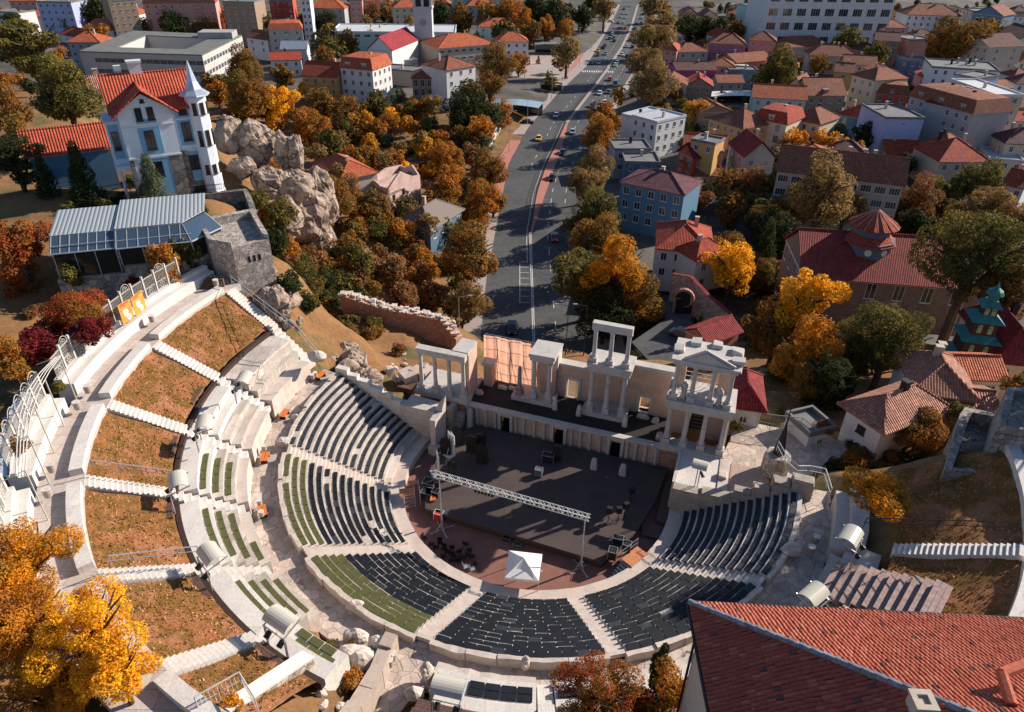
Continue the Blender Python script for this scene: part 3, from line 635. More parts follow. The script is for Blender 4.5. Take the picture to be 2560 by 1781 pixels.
statue(15.55, 7.5, 9.3, 'headless draped marble statue between the two right upper columns')
def slab(name, u, n, z, w_, d, h, lab, cat='stone', m=None, lean=0):
    mb = MB(**FR); k = 10; rows = []
    for q in range(5):
        t = q/4; rr = 1-.25*t-.35*max(0, t-.75)*2
        rows.append([mb.P(u+(w_/2*rr)*math.copysign(abs(math.cos(a))**.6, math.cos(a))+random.uniform(-.03, .03)+lean*t, n+d/2*rr*math.copysign(abs(math.sin(a))**.6, math.sin(a)), z+h*t) for a in [2*math.pi*e/k for e in range(k)]])
    for A, B in zip(rows, rows[1:]):
        for e in range(k): mb.f.append([A[e], A[(e+1) % k], B[(e+1) % k], B[e]]); mb.m.append(0)
    mb.f.append(rows[-1]); mb.m.append(0); O(name, mb, m or M_mar, label=lab, cat=cat)
slab('marble_fragment', 6.75, 9.3, 3.0, .6, .5, 1.6, 'grey upright marble fragment at the foot of the right centre column')
slab('marble_fragment', 1.7, 9.5, 3.0, .6, .6, 1.4, 'small marble pedestal left of the centre columns', lean=.05)
slab('marble_fragment', -1.0, 9.6, 3.0, .6, .5, 1.8, 'standing marble slab right of the left pier, upper stage')
slab('marble_fragment', -9.4, 11.6, 3.0, .9, .7, 1.1, 'rough grey boulder at the foot of the pink screen', m=plaster('grey_rock', (.22, .18, .16), (.1, .09, .08), .6, 2))
slab('marble_fragment', -9.9, 9.6, 3.0, 1.2, .8, .5, 'orange brown stone block left on the upper stage', m=M_pink)
slab('marble_fragment', 8.3, 11.5, 2.95, 1.6, .7, .45, 'long stone trough below the small right window')
slab('marble_fragment', 9.6, 11.2, 3.0, .8, .8, .6, 'leaning stone block right of the small window', lean=.2)
slab('marble_fragment', 10.6, 8.6, 3.0, .9, 1.1, .7, 'orange brown block beside the right wing', m=M_pink)
for u, n, l in ((-7.6, 11.3, 'fallen column drum nearer the boulder'), (-6.4, 11.5, 'fallen column drum behind the broken column')):
    mb = MB(**FR); mb.tube((u-.5, n, 3.3), (u+.5, n-.1, 3.3), .27, 10, .25); O('column_drum', mb, M_mar, label=l, cat='stone')
slab('marble_fragment', -9.7, 6.4, 0.0, .75, .75, 1.9, 'tall stone pillar fragment at the left foot of the front wall', m=M_mar)
slab('marble_fragment', -9.75, 6.7, 1.9, .7, .6, 1.1, 'capital balanced on the stone pillar at the left of the front wall', m=M_mar)
# ---------------- black stage platform
mb = MB(**FR); pts = [(-8.9, -6.9), (8.5, -7.6), (10.6, -3), (11.6, 1.5), (12.0, 6.7), (-9.2, 6.7), (-11.6, 2.5), (-10.5, -3.2)]
mb.prism(pts, .62, .9, 0)
t_ = T('stage_platform', 'large black and brown wooden stage floor in front of the ruins', 'stage', UN(0, 0, 0), ST)
O('deck', mb, blocks('stage_boards', (.075, .055, .052), 2.0, 1.0, .008, (.082, .06, .056), (.12, .1, .1), .05, .3, .1), t_)
mb = MB(**FR); q = [(x*.985, y*.985) for x, y in pts]; mb.prism(q, 0, .618); O('skirt', mb, plain('stage_skirt', (.06, .045, .035), .9), t_)
mb = MB(**FR); mb.box(12.05, 13.0, -.5, 5.5, 0, .5); mb.box(11.0, 13.2, -2.6, -1.2, 0, .35); O('side_step', mb, M_wood, label='brown timber steps at the right edge of the stage', cat='steps')
# truss on two masts
t_ = T('lighting_truss', 'long silver lattice truss across the stage front on two masts', 'lighting truss', (-2, -7, 0))
A = at(*z8(680, 385), 0); B = at(*z8(1600, 640), 0); A.z = B.z = 6.45; A2 = at(*z8(625, 10), 6.5); B2 = at(*z8(1662, 305), 6.3)
ax = (B2-A2); L_ = ax.length; ax.normalize(); sd_ = ax.cross(Vector((0, 0, 1))).normalized(); mb = MB(); S4 = [sd_*.22+Vector((0, 0, .2)), -sd_*.22+Vector((0, 0, .2)), -sd_*.22-Vector((0, 0, .2)), sd_*.22-Vector((0, 0, .2))]
for s_ in S4: mb.tube(A2+s_, B2+s_, .035, 5)
nseg = 34
for k in range(nseg):
    p, q = A2+ax*(L_*k/nseg), A2+ax*(L_*(k+1)/nseg)
    for e in range(4): a_, b_ = (S4[e], S4[(e+1) % 4]) if k % 2 else (S4[(e+1) % 4], S4[e]); mb.tube(p+a_, q+b_, .02, 4)
O('lattice_beam', mb, plain('aluminium', (.6, .6, .58), .45, .3), t_)
for base in (at(*z8(680, 385), 0), at(*z8(1600, 640), 0)):
    mb = MB(); mb.tube(base+Vector((0, 0, .1)), base+Vector((0, 0, 3.4)), .09, 6); mb.tube(base+Vector((0, 0, 3.4)), base+Vector((0, 0, 6.3)), .055, 6)
    for k in range(4):
        a = .5+k*math.pi/2; e = Vector((math.cos(a), math.sin(a), 0)); mb.tube(base+e*1.1+Vector((0, 0, .06)), base+Vector((0, 0, .12)), .05, 5); mb.tube(base+e*.6+Vector((0, 0, .1)), base+Vector((0, 0, 1.0)), .03, 5); mb.box(base.x+e.x*1.1-.1, base.x+e.x*1.1+.1, base.y+e.y*1.1-.1, base.y+e.y*1.1+.1, 0, .08)
    O('mast', mb, M_metal, t_)
for a_, n_ in ((.28, 6), (.5, 1), (.62, 7)):
    for k in range(n_):
        p = A2+ax*(L_*a_+.32*k)-Vector((0, 0, .25)); mb = MB(); mb.tube(p, p-Vector((0, 0, .18)), .02, 4); mb.tube(p-Vector((0, 0, .18)), p-Vector((0, .18, .4)), .1, 8, .12); O('spotlight', mb, M_dark, t_)
# white gazebo
M_tent = plain('white_canvas', (.78, .76, .72), .8, 0, .04, 1)
c4_ = [at(*z8(*q), 2.15) for q in ((1095, 700), (1322, 722), (1345, 545), (1125, 520))]
c4_[0], c4_[1], c4_[2], c4_[3] = [Vector(p) for p in c4_]; cen = sum(c4_, Vector())/4
t_ = T('gazebo', 'white pop-up gazebo on the red gravel before the stage', 'gazebo', (cen.x, cen.y, 0))
mb = MB(); top = mb.P(cen.x, cen.y, 3.1); n_ = 8; rg = []
for k in range(4):
    for e in range(n_):
        p = c4_[k].lerp(c4_[(k+1) % 4], e/n_); sag = 0; rg.append(p)
low = [mb.P(p.x, p.y, 2.15) for p in rg]; mid = [mb.P(p.x*.5+cen.x*.5, p.y*.5+cen.y*.5, 2.15+.36+(.1 if i % n_ == 0 else -.02)) for i, p in enumerate(rg)]; hem = [mb.P(p.x, p.y, 1.9) for p in rg]
m_ = len(rg)
for k in range(m_): a, b = k, (k+1) % m_; mb.f += [[low[a], low[b], mid[b], mid[a]], [mid[a], mid[b], top], [hem[a], hem[b], low[b], low[a]]]; mb.m += [0]*3
O('canvas', mb, M_tent, t_)
for p in c4_:
    mb = MB(); mb.tube((p.x, p.y, 0), (p.x, p.y, 2.1), .035, 5); mb.box(p.x-.08, p.x+.08, p.y-.08, p.y+.08, 0, .03); O('leg', mb, M_white, t_)
# small stage gear
def on(px, py, z=.9): return at(px, py, z)
zc = lambda x, y: (1000+x*.1879, 1050+y*.1879)
def flat(px, w_, h, rz, m, lab):
    p = on(*px); mb = MB(o=(p.x, p.y, .9), a=rz); n_ = 7; mb.box(-w_/2, w_/2, -.04, .04, 0, h*.86)
    for k in range(n_):
        x = -w_/2+w_*k/n_; mb.box(x+.01, x+w_/n_-.04, -.039, .039, h*.86, h*(.9+.1*((k*5) % 4)/3))
    t_ = T('scenery_flat', lab, 'scenery panel', (p.x, p.y, .9), rz, 'scenery panels with jagged tops'); O('panel', mb, m, t_)
    mb = MB(o=(p.x, p.y, .9), a=rz); mb.box(-w_/2, w_/2, .05, .8, 0, .05); mb.tube((0, .05, h*.7), (0, .75, .05), .03, 4); O('stand', mb, m, t_)
M_flatb = plain('black_scenery', (.018, .015, .014), .7, 0, .4, 8); M_flatw = plain('white_scenery', (.62, .61, .6), .6)
flat(zc(612, 465), 1.05, 2.3, -.25, M_flatb, 'black jagged panel at the far left of the stage')
flat(zc(690, 450), 1.0, 2.9, 2.4, M_flatw, 'tall white jagged panel between black ones on the left of the stage')
flat(zc(765, 330), .9, 2.5, -.35, M_flatb, 'black jagged panel behind the tall white one')
flat(zc(955, 440), 1.2, 2.4, -.2, M_flatb, 'left black jagged panel of the pair near the front wall')
flat(zc(1080, 420), 1.2, 2.4, -.2, M_flatb, 'right black jagged panel of the pair near the front wall')
flat(zc(1090, 580), 1.2, 2.6, -.2, M_flatb, 'black jagged panel standing in front of the dark pair')
flat(zc(515, 700), .9, 2.6, 1.9, M_flatw, 'white jagged panel seen edge on beside the truss end')
flat(z5(1440, 1500), .9, 2.2, -.3, M_flatb, 'black jagged panel in front of the middle doorway')
def spk(px, lab, z=.9, h=1.2):
    p = on(*px, z); t_ = T('speaker', lab, 'loudspeaker', (p.x, p.y, z), 0, 'loudspeakers on stands')
    mb = MB(o=(p.x, p.y, z), a=random.uniform(-.6, .6)); mb.box(-.25, .25, -.2, .2, h, h+.65); O('cabinet', mb, M_dark, t_)
    mb = MB(o=(p.x, p.y, z)); mb.tube((0, 0, 0), (0, 0, h), .03, 5)
    for k in range(3): mb.tube((.45*math.cos(k*2.1), .45*math.sin(k*2.1), 0), (0, 0, .6), .02, 4)
    O('tripod', mb, M_dark, t_)
for q, l in ((zc(650, 720), 'black speaker on a stand at the left of the stage, nearer the panels'), (zc(730, 760), 'grey black speaker on a stand right of the left one'), (z8(1785, 330), 'left one of the three stand speakers at the right of the stage'), (z8(1848, 330), 'middle one of the three stand speakers at the right of the stage'), (z8(1895, 300), 'right one of the three stand speakers at the right of the stage'), (z8(1932, 200), 'speaker on a stand alone in the dark right of the stage'), (zc(500, 1010), 'small speaker on a stand left of the truss mast')): spk(q, l)
def boxy(name, px, w_, d, h, lab, cat, m, z=.9, rz=-.3, extra=None):
    p = on(*px, z); mb = MB(o=(p.x, p.y, z), a=rz); mb.box(-w_/2, w_/2, -d/2, d/2, .06, h)
    for x in (-1, 1):
        for y in (-1, 1): mb.tube((x*w_*.42, y*d*.42, 0), (x*w_*.42, y*d*.42, .08), .04, 5)
    t_ = T(name, lab, cat, (p.x, p.y, z), rz); O('body', mb, m, t_)
    mb = MB(o=(p.x, p.y, z), a=rz); a, b = w_/2+.012, d/2+.012
    for x, y in ((-a, -b), (a, -b), (a, b), (-a, b)): mb.box(x-.02, x+.02, y-.02, y+.02, .05, h+.02)
    mb.box(-a, a, -b-.02, -b+.02, h+.02, h+.05); mb.box(-a, a, b-.02, b+.02, h+.02, h+.05); mb.box(-a-.02, -a+.02, -b, b, h+.051, h+.08); mb.box(a-.02, a+.02, -b, b, h+.051, h+.08); O('edging', mb, extra or M_metal, t_)
M_red = plain('red_paint', (.4, .03, .02), .5); M_or = plain('orange_tarp', (.6, .16, .03), .7)
boxy('flight_case', zc(1845, 740), .7, .55, .85, 'silver edged case standing on the dark stage', 'case', plain('case_blue', (.1, .13, .16), .5))
boxy('subwoofer', z8(1810, 570), .7, .7, 1.0, 'tall black sub speaker with grey top, left of the pair at the right', 'loudspeaker', M_dark, .9)
boxy('subwoofer', z8(1905, 520), .7, .6, .9, 'black sub speaker nearer the orange ramp', 'loudspeaker', M_dark, .9)
boxy('amplifier_rack', z8(1848, 470), .9, .5, .7, 'black equipment rack behind the two sub speakers', 'rack', M_dark, .9)
boxy('monitor_speaker', z8(1110, 450), .7, .5, .35, 'black floor monitor at the stage front', 'loudspeaker', M_dark, 0)
boxy('monitor_speaker', z8(1180, 490), .7, .5, .25, 'greenish floor monitor beside the gazebo', 'loudspeaker', plain('green_grey', (.06, .08, .06), .7), 0)
boxy('generator', zc(520, 1325), .8, .6, .9, 'red generator in a white frame by the left truss mast', 'generator', M_red, 0, -.3, M_white)
boxy('equipment_table', z5(1385, 1500), 1.2, .7, .9, 'small cluttered table beside the middle black panel', 'table', M_dark)
boxy('crate', z8(600, 110), 1.2, 1.0, 1.0, 'black covered equipment box at the left stage corner', 'crate', M_dark, 0)
boxy('crate', z8(585, 170), 1.1, .9, .9, 'black equipment box under the orange tarp', 'crate', M_dark, 0)
boxy('crate', z8(640, 150), .7, .6, .5, 'small white edged box beside the orange tarp', 'crate', M_dark, .9)
p = on(*z8(618, 180), 1.0); mb = MB(o=(p.x, p.y, 1.0)); mb.prism([(-.25, -.3), (.3, -.25), (.25, .3), (-.2, .25)], 0, [.1, .2, .12, .25]); O('tarp', mb, M_or, label='small orange tarp on the left equipment boxes', cat='tarp')
slab('marble_fragment', UN(0,0).x, 0, 0, .1, .1, .01, 'x') if 0 else None
for q, l in ((z5(1688, 1550), 'left pale headless stone figure on the dark stage'), (z5(1878, 1590), 'right pale headless stone figure on the dark stage')):
    p = on(*q); u = p.x*math.cos(ST)+p.y*math.sin(ST); n = -p.x*math.sin(ST)+p.y*math.cos(ST); slab('stone_figure', u, n, .9, .75, .5, 1.35, l, 'statue', M_mar)
# chairs in the orchestra
def chair(p, rz, lab, m, grp):
    t_ = T('chair', lab, 'chair', p, rz, grp); mb = MB(); mb.box(-.22, .22, -.22, .22, .43, .47); O('seat', mb, m, t_, world=False)
    mb = MB(); mb.box(-.22, .22, .2, .24, .5, .9); O('backrest', mb, m, t_, world=False)
    for x in (-.2, .2):
        for y in (-.2, .2): mb = MB(); mb.tube((x, y, 0), (x, y, .43), .018, 4); O('leg', mb, m, t_, world=False)
    return t_
M_chair = plain('black_plastic', (.012, .012, .014), .5)
c0 = None
cps = [(560, 440), (610, 480), (640, 500), (665, 470), (690, 510), (720, 530), (745, 500), (760, 560), (690, 560), (790, 530), (810, 570), (840, 480), (850, 550), (880, 560), (740, 590), (900, 610), (780, 590), (860, 520)]
for i, q in enumerate(cps):
    p = at(*z8(*q), .4); p.z = 0; L_ = 'black chair in the dark group left of the gazebo'
    if i == 0: L_ = 'black chair alone by the kerb, left end of the group'
    if i == 0 or c0 is None: c0 = chair(p, random.uniform(0, 6), L_, M_chair, 'black chairs on the gravel')
    else: c = copy_tree(c0); c.location = p; c.rotation_euler = (0, 0, random.uniform(0, 6)); c['label'] = L_
c0 = chair(at(*z8(835, 650), 0), 2, 'pale folding chair left of the gazebo, farther from it', M_metal, 'pale chairs'); c = copy_tree(c0); c.location = at(*z8(880, 665), 0); c['label'] = 'pale folding chair left of the gazebo, nearer to it'
# ramp and scaffold steps
p = at(*z8(1960, 560), 1.0); t_ = T('access_ramp', 'orange plywood ramp with rail at the right kerb', 'ramp', (p.x, p.y, 0))
mb = MB(o=(p.x, p.y, 0), a=.75); mb.box(-1.1, 1.1, -.6, .6, .95, 1.02); O('deck', mb, plain('orange_plywood', (.5, .2, .09), .7, 0, .2, 4), t_)
mb = MB(o=(p.x, p.y, 0), a=.75)
for x in (-1.1, 0, 1.1): mb.tube((x, .6, 0), (x, .6, 2.0), .03, 5); mb.tube((x, -.6, 0), (x, -.6, .95), .03, 5)
for z in (1.5, 2.0): mb.tube((-1.1, .6, z), (1.1, .6, z), .03, 5)
for k in range(6): mb.box(-1.3-.28*k, -1.05-.28*k, -.5, .5, .8-.14*k, .84-.14*k)
O('rail', mb, M_metal, t_)
p = at(*z8(445, 130), 1.8); t_ = T('scaffold_tower', 'scaffold stand with orange boards at the left kerb', 'scaffold', (p.x, p.y, 0))
mb = MB(o=(p.x, p.y, 0), a=.2); mb.box(-.7, .7, -.5, .5, 1.75, 1.82); mb.box(.2, 1.2, .6, 1.1, 2.1, 2.16); O('boards', mb, plain('orange_plywood'[:], (.5, .2, .09)), t_)
mb = MB(o=(p.x, p.y, 0), a=.2)
for x in (-.7, .7, 1.2):
    for y in (-.5, .5): mb.tube((x, y, 0), (x, y, 2.7), .03, 5)
for k in range(5): mb.tube((-.7, -.5, .4*k), (.7, -.5, .4*k+.4), .02, 4); mb.tube((-.7, .5, .5*k), (.7, .5, .5*k), .02, 4)
O('frame', mb, M_metal, t_)
# ---------------- side walls of the seating bowl
t_ = T('end_wall', 'stepped white marble wall ending the left seats above the stage', 'wall', UN(-17, 3.3, 0), ST)
mb = MB(**FR); u = -23.8; z = 7.3
while u < -16.2: w_ = random.uniform(.9, 1.5); mb.box(u, min(u+w_, -15.8), 3.1, 3.75, 0, z, j=.02); u += w_+.02; z -= .37*w_/.9
O('stepped_coping', mb, M_white_st, t_)
mb = MB(**FR); mb.box(-16.2, -12.3, 2.9, 3.9, -.2, 4.5, j=.04); mb.box(-12.28, -11.6, 1.6, 4.2, -.2, 4.4, j=.1); mb.prism([(-12.3, 3.3), (-11.5, 3.3), (-11.5, 4.3), (-12.3, 4.3)], 4.4, [4.5, 4.8, 5.9, 4.8]); mb.box(-12.4, -11.3, 1.2, 1.9, -.2, 1.2, j=.1); mb.box(-16, -12.5, 3.9, 5.3, 3.6, 4.1, j=.1)
O('end_block', mb, blocks('end_blocks', (.52, .46, .41), 1.3, .75, .014, None, (.16, .12, .09), .08, .4), t_)
t_ = T('end_wall', 'pale marble wall stepping up beside the blue shaded seats', 'wall', UN(18, .6, 0), ST)
mb = MB(**FR)
for u0, u1, z, n1 in ((13.0, 15.6, 3.75, 1.7), (15.6, 18.3, 4.0, 1.8), (18.3, 19.8, 4.9, 1.9), (19.8, 21.3, 5.8, 1.9), (21.3, 22.8, 6.9, 2.1), (22.8, 24.6, 7.6, 2.1)):
    mb.box(u0+.01, u1, .75, n1, -.2, z, j=.02)
    if z > 4.2: mb.box(u0+.05, u1-.1, .7, 1.5, z, z+.35, j=.08)
O('blocks', mb, M_ashlar, t_)
mb = MB(**FR); mb.prism([(12.9, 1.7), (24, 2.1), (24.5, 3.5), (27, 6), (29, 14), (18, 14), (17, 7.4), (12.8, 6.75)], -1.2, 3.55)
S('terrace', mb, M_pave)
mb = MB(**FR); mb.box(12.8, 13.1, 1.7, 6.8, -.2, 3.75, j=.03); mb.box(13.1, 16.8, 1.72, 6.75, 3.56, 3.62); O('terrace_wall', mb, M_white_st, label='white edge wall and slabs of the terrace at the right of the stage', cat='wall')
mb = MB(**FR); 
for k in range(16): u = 17.9+k*.26; mb.box(17.9, 21.6-.012*(k-6)**2, 2.2+.27*k, 2.2+.27*k+.25, 3.57, 3.66)
O('timber_deck', mb, plain('pale_decking', (.42, .31, .25), .8, 0, .2, 3), label='pale pink plank deck with rounded end on the right terrace', cat='deck')
mb = MB(**FR); mb.box(16.85, 17.8, 1.9, 6.7, 3.56, 3.75, j=.06); mb.box(16.9, 17.6, 3.6, 4.6, 3.75, 4.1, j=.1); O('marble_slabs', mb, M_broken, label='row of worn white slabs between the terrace and the plank deck', cat='stone')
# ---------------- debris to the left of the stage
slabs = [(z5(600, 1150), 2.6, 3.6, 1.5, 2.2, 'long ruined wall of grey blocks left of the brick base'), (z5(520, 1120), 1.6, 2.2, 1.2, 1.6, 'grey carved block at the left end of the ruined wall')]
t_ = T('ruined_wall', 'grey block wall and curved steps left of the stage', 'ruin', UN(-14, 6, 0), ST)
mb = MB(**FR)
for k in range(4): mb.box(-16.6+k*1.15, -15.5+k*1.15, 5.4, 6.2, 0, 2.9+random.uniform(-.2, .2), j=.06)
mb.box(-12.0, -11.3, 5.4, 6.9, 0, 3.3, j=.05); mb.box(-16.6, -12.1, 6.25, 7.0, 0, 2.2, j=.05); O('blocks', mb, M_ashlar, t_)
mb = MB(**FR)
for k in range(6): mb.box(-12.1, -10.6+.05*k, 5.2+.28*k, 5.6+.28*k, 0, .4+.36*k, j=.03)
O('steps', mb, M_ashlar, t_)
def rock(name, p, r, lab, m, sq=(1, 1, .8), seed=0, cat='rock', group=None, fac=1.5, par=None):
    rs_ = random.Random(seed); mb = MB(); n_, k_ = (22, 34) if r > 1.8 else (10, 15); rows = []; of = Vector((seed*3.7, seed*1.3, 0))
    pl = [(Vector((rs_.uniform(-1, 1), rs_.uniform(-1, 1), rs_.uniform(-.6, 1))).normalized(), rs_.uniform(.6, .9)) for _ in range(9)]
    for i in range(n_+1):
        th = math.pi*i/n_; row = []
        for j in range(k_):
            a = 2*math.pi*j/k_; d = Vector((math.sin(th)*math.cos(a), math.sin(th)*math.sin(a), math.cos(th))); s_ = 1
            for nrm, h in pl:
                q = d.dot(nrm)
                if q*s_ > h: s_ = h/q*.75+s_*.25
            n1 = mnoise.noise(d*1.7+of); n2 = mnoise.noise(Vector((d.x*4, d.y*4, d.z*1.5))+of); n3 = mnoise.noise(d*9+of); s_ *= 1+.16*n1+.1*n2+.05*n3-(.09 if abs(n2) < .06 and r > 1.8 else 0)
            row.append(mb.P(p[0]+d.x*r*s_*sq[0], p[1]+d.y*r*s_*sq[1], p[2]+d.z*r*s_*sq[2]))
        rows.append(row)
    for A, B in zip(rows, rows[1:]):
        for j in range(k_): mb.f.append([A[j], B[j], B[(j+1) % k_], A[(j+1) % k_]]); mb.m.append(0)
    return O(name, mb, m, par, label=lab, cat=cat, group=group)
def f_rock(t, b):
    co = coord(t); n = noise(t, co, .5, 9, .72); n2 = noise(t, co, 2.2, 8, .75); v = N(t, 'TexVoronoi'); v.feature = 'DISTANCE_TO_EDGE'; v.inputs['Scale'].default_value = .33
    t.links.new(mix(t, .35, co, N(t, 'TexNoise').outputs['Color']), v.inputs['Vector']); e_ = ramp(t, v.outputs['Distance'], [(0, (.25, .22, .2)), (.035, (1, 1, 1))])
    a_ = ramp(t, n, [(.3, (.34, .24, .185)), (.48, (.45, .345, .285)), (.6, (.22, .16, .125)), (.8, (.4, .29, .23))]); k = ramp(t, n2, [(.3, (.6, .58, .56)), (.6, (1.12, 1.1, 1.08))])
    t.links.new(mix(t, 1.0, mix(t, 1.0, a_, k, 'MULTIPLY'), e_, 'MULTIPLY'), b.inputs['Base Color']); bump(t, b, n2, 1.0, .25)
M_rock = _m('pale_granite', f_rock); M_rub = plaster('rubble', (.42, .34, .28), (.2, .12, .08), .6, 1.5)
for i, (q, z, r, l) in enumerate([(z8(100, 885), 6.4, .75, 'squared white block on the walk beside the green mats'), (z8(1232, 1265), 6.5, .62, 'upright rough block against the back rest'), (z8(575, 1330), 7.1, .8, 'tall grey block left of the lamp shelter'), (z8(492, 1465), 6.8, .75, 'brown boulder at the left end of the timber deck'), (z8(115, 1100), 6.6, 1.0, 'large pale boulder at the corner of the rubble wall'), (z8(55, 1210), 7.2, 1.0, 'white boulder with a chalky face'), (z8(150, 1240), 7.0, 1.3, 'big pitted boulder on the rubble wall'), (z8(250, 1130), 7.0, .8, 'block at the corner of the passage wall'), (z4(1880, 1370), 6.4, .8, 'white upright block on the left walkway'), (z4(1970, 1210), 6.2, .6, 'low worn block beside the orange benches'), (z9(735, 520), 6.4, .95, 'large dotted block on the shaded right walkway'), (z4(2110, 800), 9.5, 1.0, 'pale outcrop below the railed stair')]):
    sq = (1, .7, .7) if i not in (1, 2) else (.6, .8, 1.1)
    rock('stone_block', at(*q, z), r, l, M_broken, sq, i+11, 'stone')
def rocks(n_, zone, rr, lab, grp, m, seed, hz=0, nm='rubble_block'):
    rs_ = random.Random(seed)
    for k in range(n_):
        x0, y0, x1, y1 = zone; px, py = rs_.uniform(x0, x1), rs_.uniform(y0, y1)
        p = onto(px, py); r = rs_.uniform(*rr); rock(nm, (p.x, p.y, p.z+hz+r*.3), r, lab, m, (1, rs_.uniform(.6, 1), rs_.uniform(.5, .9)), seed*50+k, 'stone', grp)
# ================================================================ GENERIC HOUSE
def wmesh(w_, h, col=M_white, far=False, _c={}):
    k = (round(w_, 1), round(h, 1), col.name, far)
    if k in _c: return _c[k]
    a = MB(); b = MB() if not far else a
    x, y = w_/2, h/2; t = .07
    for q in ((-x, x, -y, -y+t), (-x, x, y-t, y), (-x, -x+t, -y+t, y-t), (x-t, x, -y+t, y-t), (-t/2, t/2, -y+t, y-t)) : a.box(q[0], q[1], -.07, .0, q[2], q[3], 0)
    if w_ > 1.5: a.box(-w_/4-.03, -w_/4+.03, -.07, 0, -y+t, y-t, 0); a.box(w_/4-.03, w_/4+.03, -.07, 0, -y+t, y-t, 0)
    a.box(-x-.08, x+.08, -.13, 0, -y-.09, -y, 0); b.box(-x+.02, x-.02, -.03, -.005, -y+.02, y-.02, 1 if far else 0)
    _c[k] = (a.mesh('window', [col, M_glass] if far else [col], False), None if far else b.mesh('pane', [M_glass], False)); return _c[k]
def window(root, u, v, z, rz, w_, h, col=M_white, far=False):
    m = wmesh(w_, h, col, far); o = bpy.data.objects.new('window', m[0]); link(o); o.parent = root; o.location = (u, v, z); o.rotation_euler = (0, 0, rz)
    if m[1]: p = bpy.data.objects.new('pane', m[1]); link(p); p.parent = o
    return o
def roofmb(W, D, z, h, kind, ov=.45, t=.16):
    mb = MB(); x0, x1, y0, y1 = -ov, W+ov, -ov, D+ov
    if kind == 'hip':
        if x1-x0 >= y1-y0: e = (y1-y0)/2; r = [(x0+e, (y0+y1)/2), (x1-e, (y0+y1)/2)]
        else: e = (x1-x0)/2; r = [((x0+x1)/2, y0+e), ((x0+x1)/2, y1-e)]
        c = [(x0, y0), (x1, y0), (x1, y1), (x0, y1)]
        L = [mb.P(*q, z) for q in c]; U_ = [mb.P(*q, z+t) for q in c]; Rr = [mb.P(*q, z+t+h) for q in r]
        if x1-x0 >= y1-y0: F = [[U_[0], U_[1], Rr[1], Rr[0]], [U_[1], U_[2], Rr[1]], [U_[2], U_[3], Rr[0], Rr[1]], [U_[3], U_[0], Rr[0]]]
        else: F = [[U_[0], U_[1], Rr[0]], [U_[1], U_[2], Rr[1], Rr[0]], [U_[2], U_[3], Rr[1]], [U_[3], U_[0], Rr[0], Rr[1]]]
        mb.f += F+[[L[k], L[(k+1) % 4], U_[(k+1) % 4], U_[k]] for k in range(4)]+[L[::-1]]; mb.m += [0]*9
        rid = [(r[0][0], r[0][1], r[1][0], r[1][1])]+[(c[k][0], c[k][1], *(r[0] if (k in (0, 3) if x1-x0 >= y1-y0 else k in (0, 1)) else r[1])) for k in range(4)]
        for k, (a, b, c_, d) in enumerate(rid): mb.tube((a, b, z+t+(h if k == 0 else 0)), (c_, d, z+t+h), .13, 5)
    elif kind in ('gx', 'gy'):
        if kind == 'gx': sec = [(y0, z), (y0, z+t), ((y0+y1)/2, z+t+h), (y1, z+t), (y1, z), ((y0+y1)/2, z+h)]; P_ = lambda s_, q: mb.P(x0 if s_ == 0 else x1, q[0], q[1])
        else: sec = [(x0, z), (x0, z+t), ((x0+x1)/2, z+t+h), (x1, z+t), (x1, z), ((x0+x1)/2, z+h)]; P_ = lambda s_, q: mb.P(q[0], y1 if s_ == 0 else y0, q[1])
        A = [P_(0, q) for q in sec]; B = [P_(1, q) for q in sec]
        for k in range(6): mb.f.append([A[k], B[k], B[(k+1) % 6], A[(k+1) % 6]]); mb.m.append(0)
        mb.f += [A[::-1], B]; mb.m += [0, 0]
        mid = (mb.tube((x0, (y0+y1)/2, z+t+h), (x1, (y0+y1)/2, z+t+h), .13, 5) if kind == 'gx' else mb.tube(((x0+x1)/2, y0, z+t+h), ((x0+x1)/2, y1, z+t+h), .13, 5))
    elif kind == 'flat':
        mb.box(0, W, 0, D, z, z+.12); 
        for q in ((-.15, W+.15, -.15, .15), (-.15, W+.15, D-.15, D+.15), (-.15, .15, .15, D-.15), (W-.15, W+.15, .15, D-.15)): mb.box(*q, z-.1, z+.55)
    elif kind == 'mans':
        i = 1.3; c = [(x0, y0), (x1, y0), (x1, y1), (x0, y1)]; ci = [(x0+i, y0+i), (x1-i, y0+i), (x1-i, y1-i), (x0+i, y1-i)]
        L = [mb.P(*q, z) for q in c]; U_ = [mb.P(*q, z+h) for q in ci]; T_ = mb.P((x0+x1)/2, (y0+y1)/2, z+h+1.0)
        mb.f += [[L[k], L[(k+1) % 4], U_[(k+1) % 4], U_[k]] for k in range(4)]+[[U_[k], U_[(k+1) % 4], T_] for k in range(4)]+[L[::-1]]; mb.m += [0]*9
    return mb
TR = {}
def roofc(n):
    C_ = {'red': (.42, .075, .04), 'brown': (.3, .11, .065), 'dark': (.14, .06, .05), 'orange': (.5, .13, .06), 'pale': (.42, .2, .14), 'mauve': (.17, .07, .08), 'maroon': (.26, .035, .035)}
    return tiles('roof_tiles_'+n, C_[n])
WC = {'white': (.62, .61, .6), 'grey': (.36, .35, .34), 'cream': (.6, .5, .36), 'ochre': (.56, .32, .11), 'pink': (.6, .28, .24), 'beige': (.48, .4, .32), 'blue': (.1, .2, .3), 'red': (.42, .08, .05), 'brown': (.3, .21, .15), 'lilac': (.38, .42, .62), 'brick': (.36, .17, .11), 'rose': (.45, .16, .22), 'mint': (.35, .5, .48), 'dblue': (.09, .15, .22), 'magenta': (.38, .08, .22)}
def wallc(n): return plaster('render_'+n, WC[n], sc(WC[n], .5), .4, .3)
FOOT = []
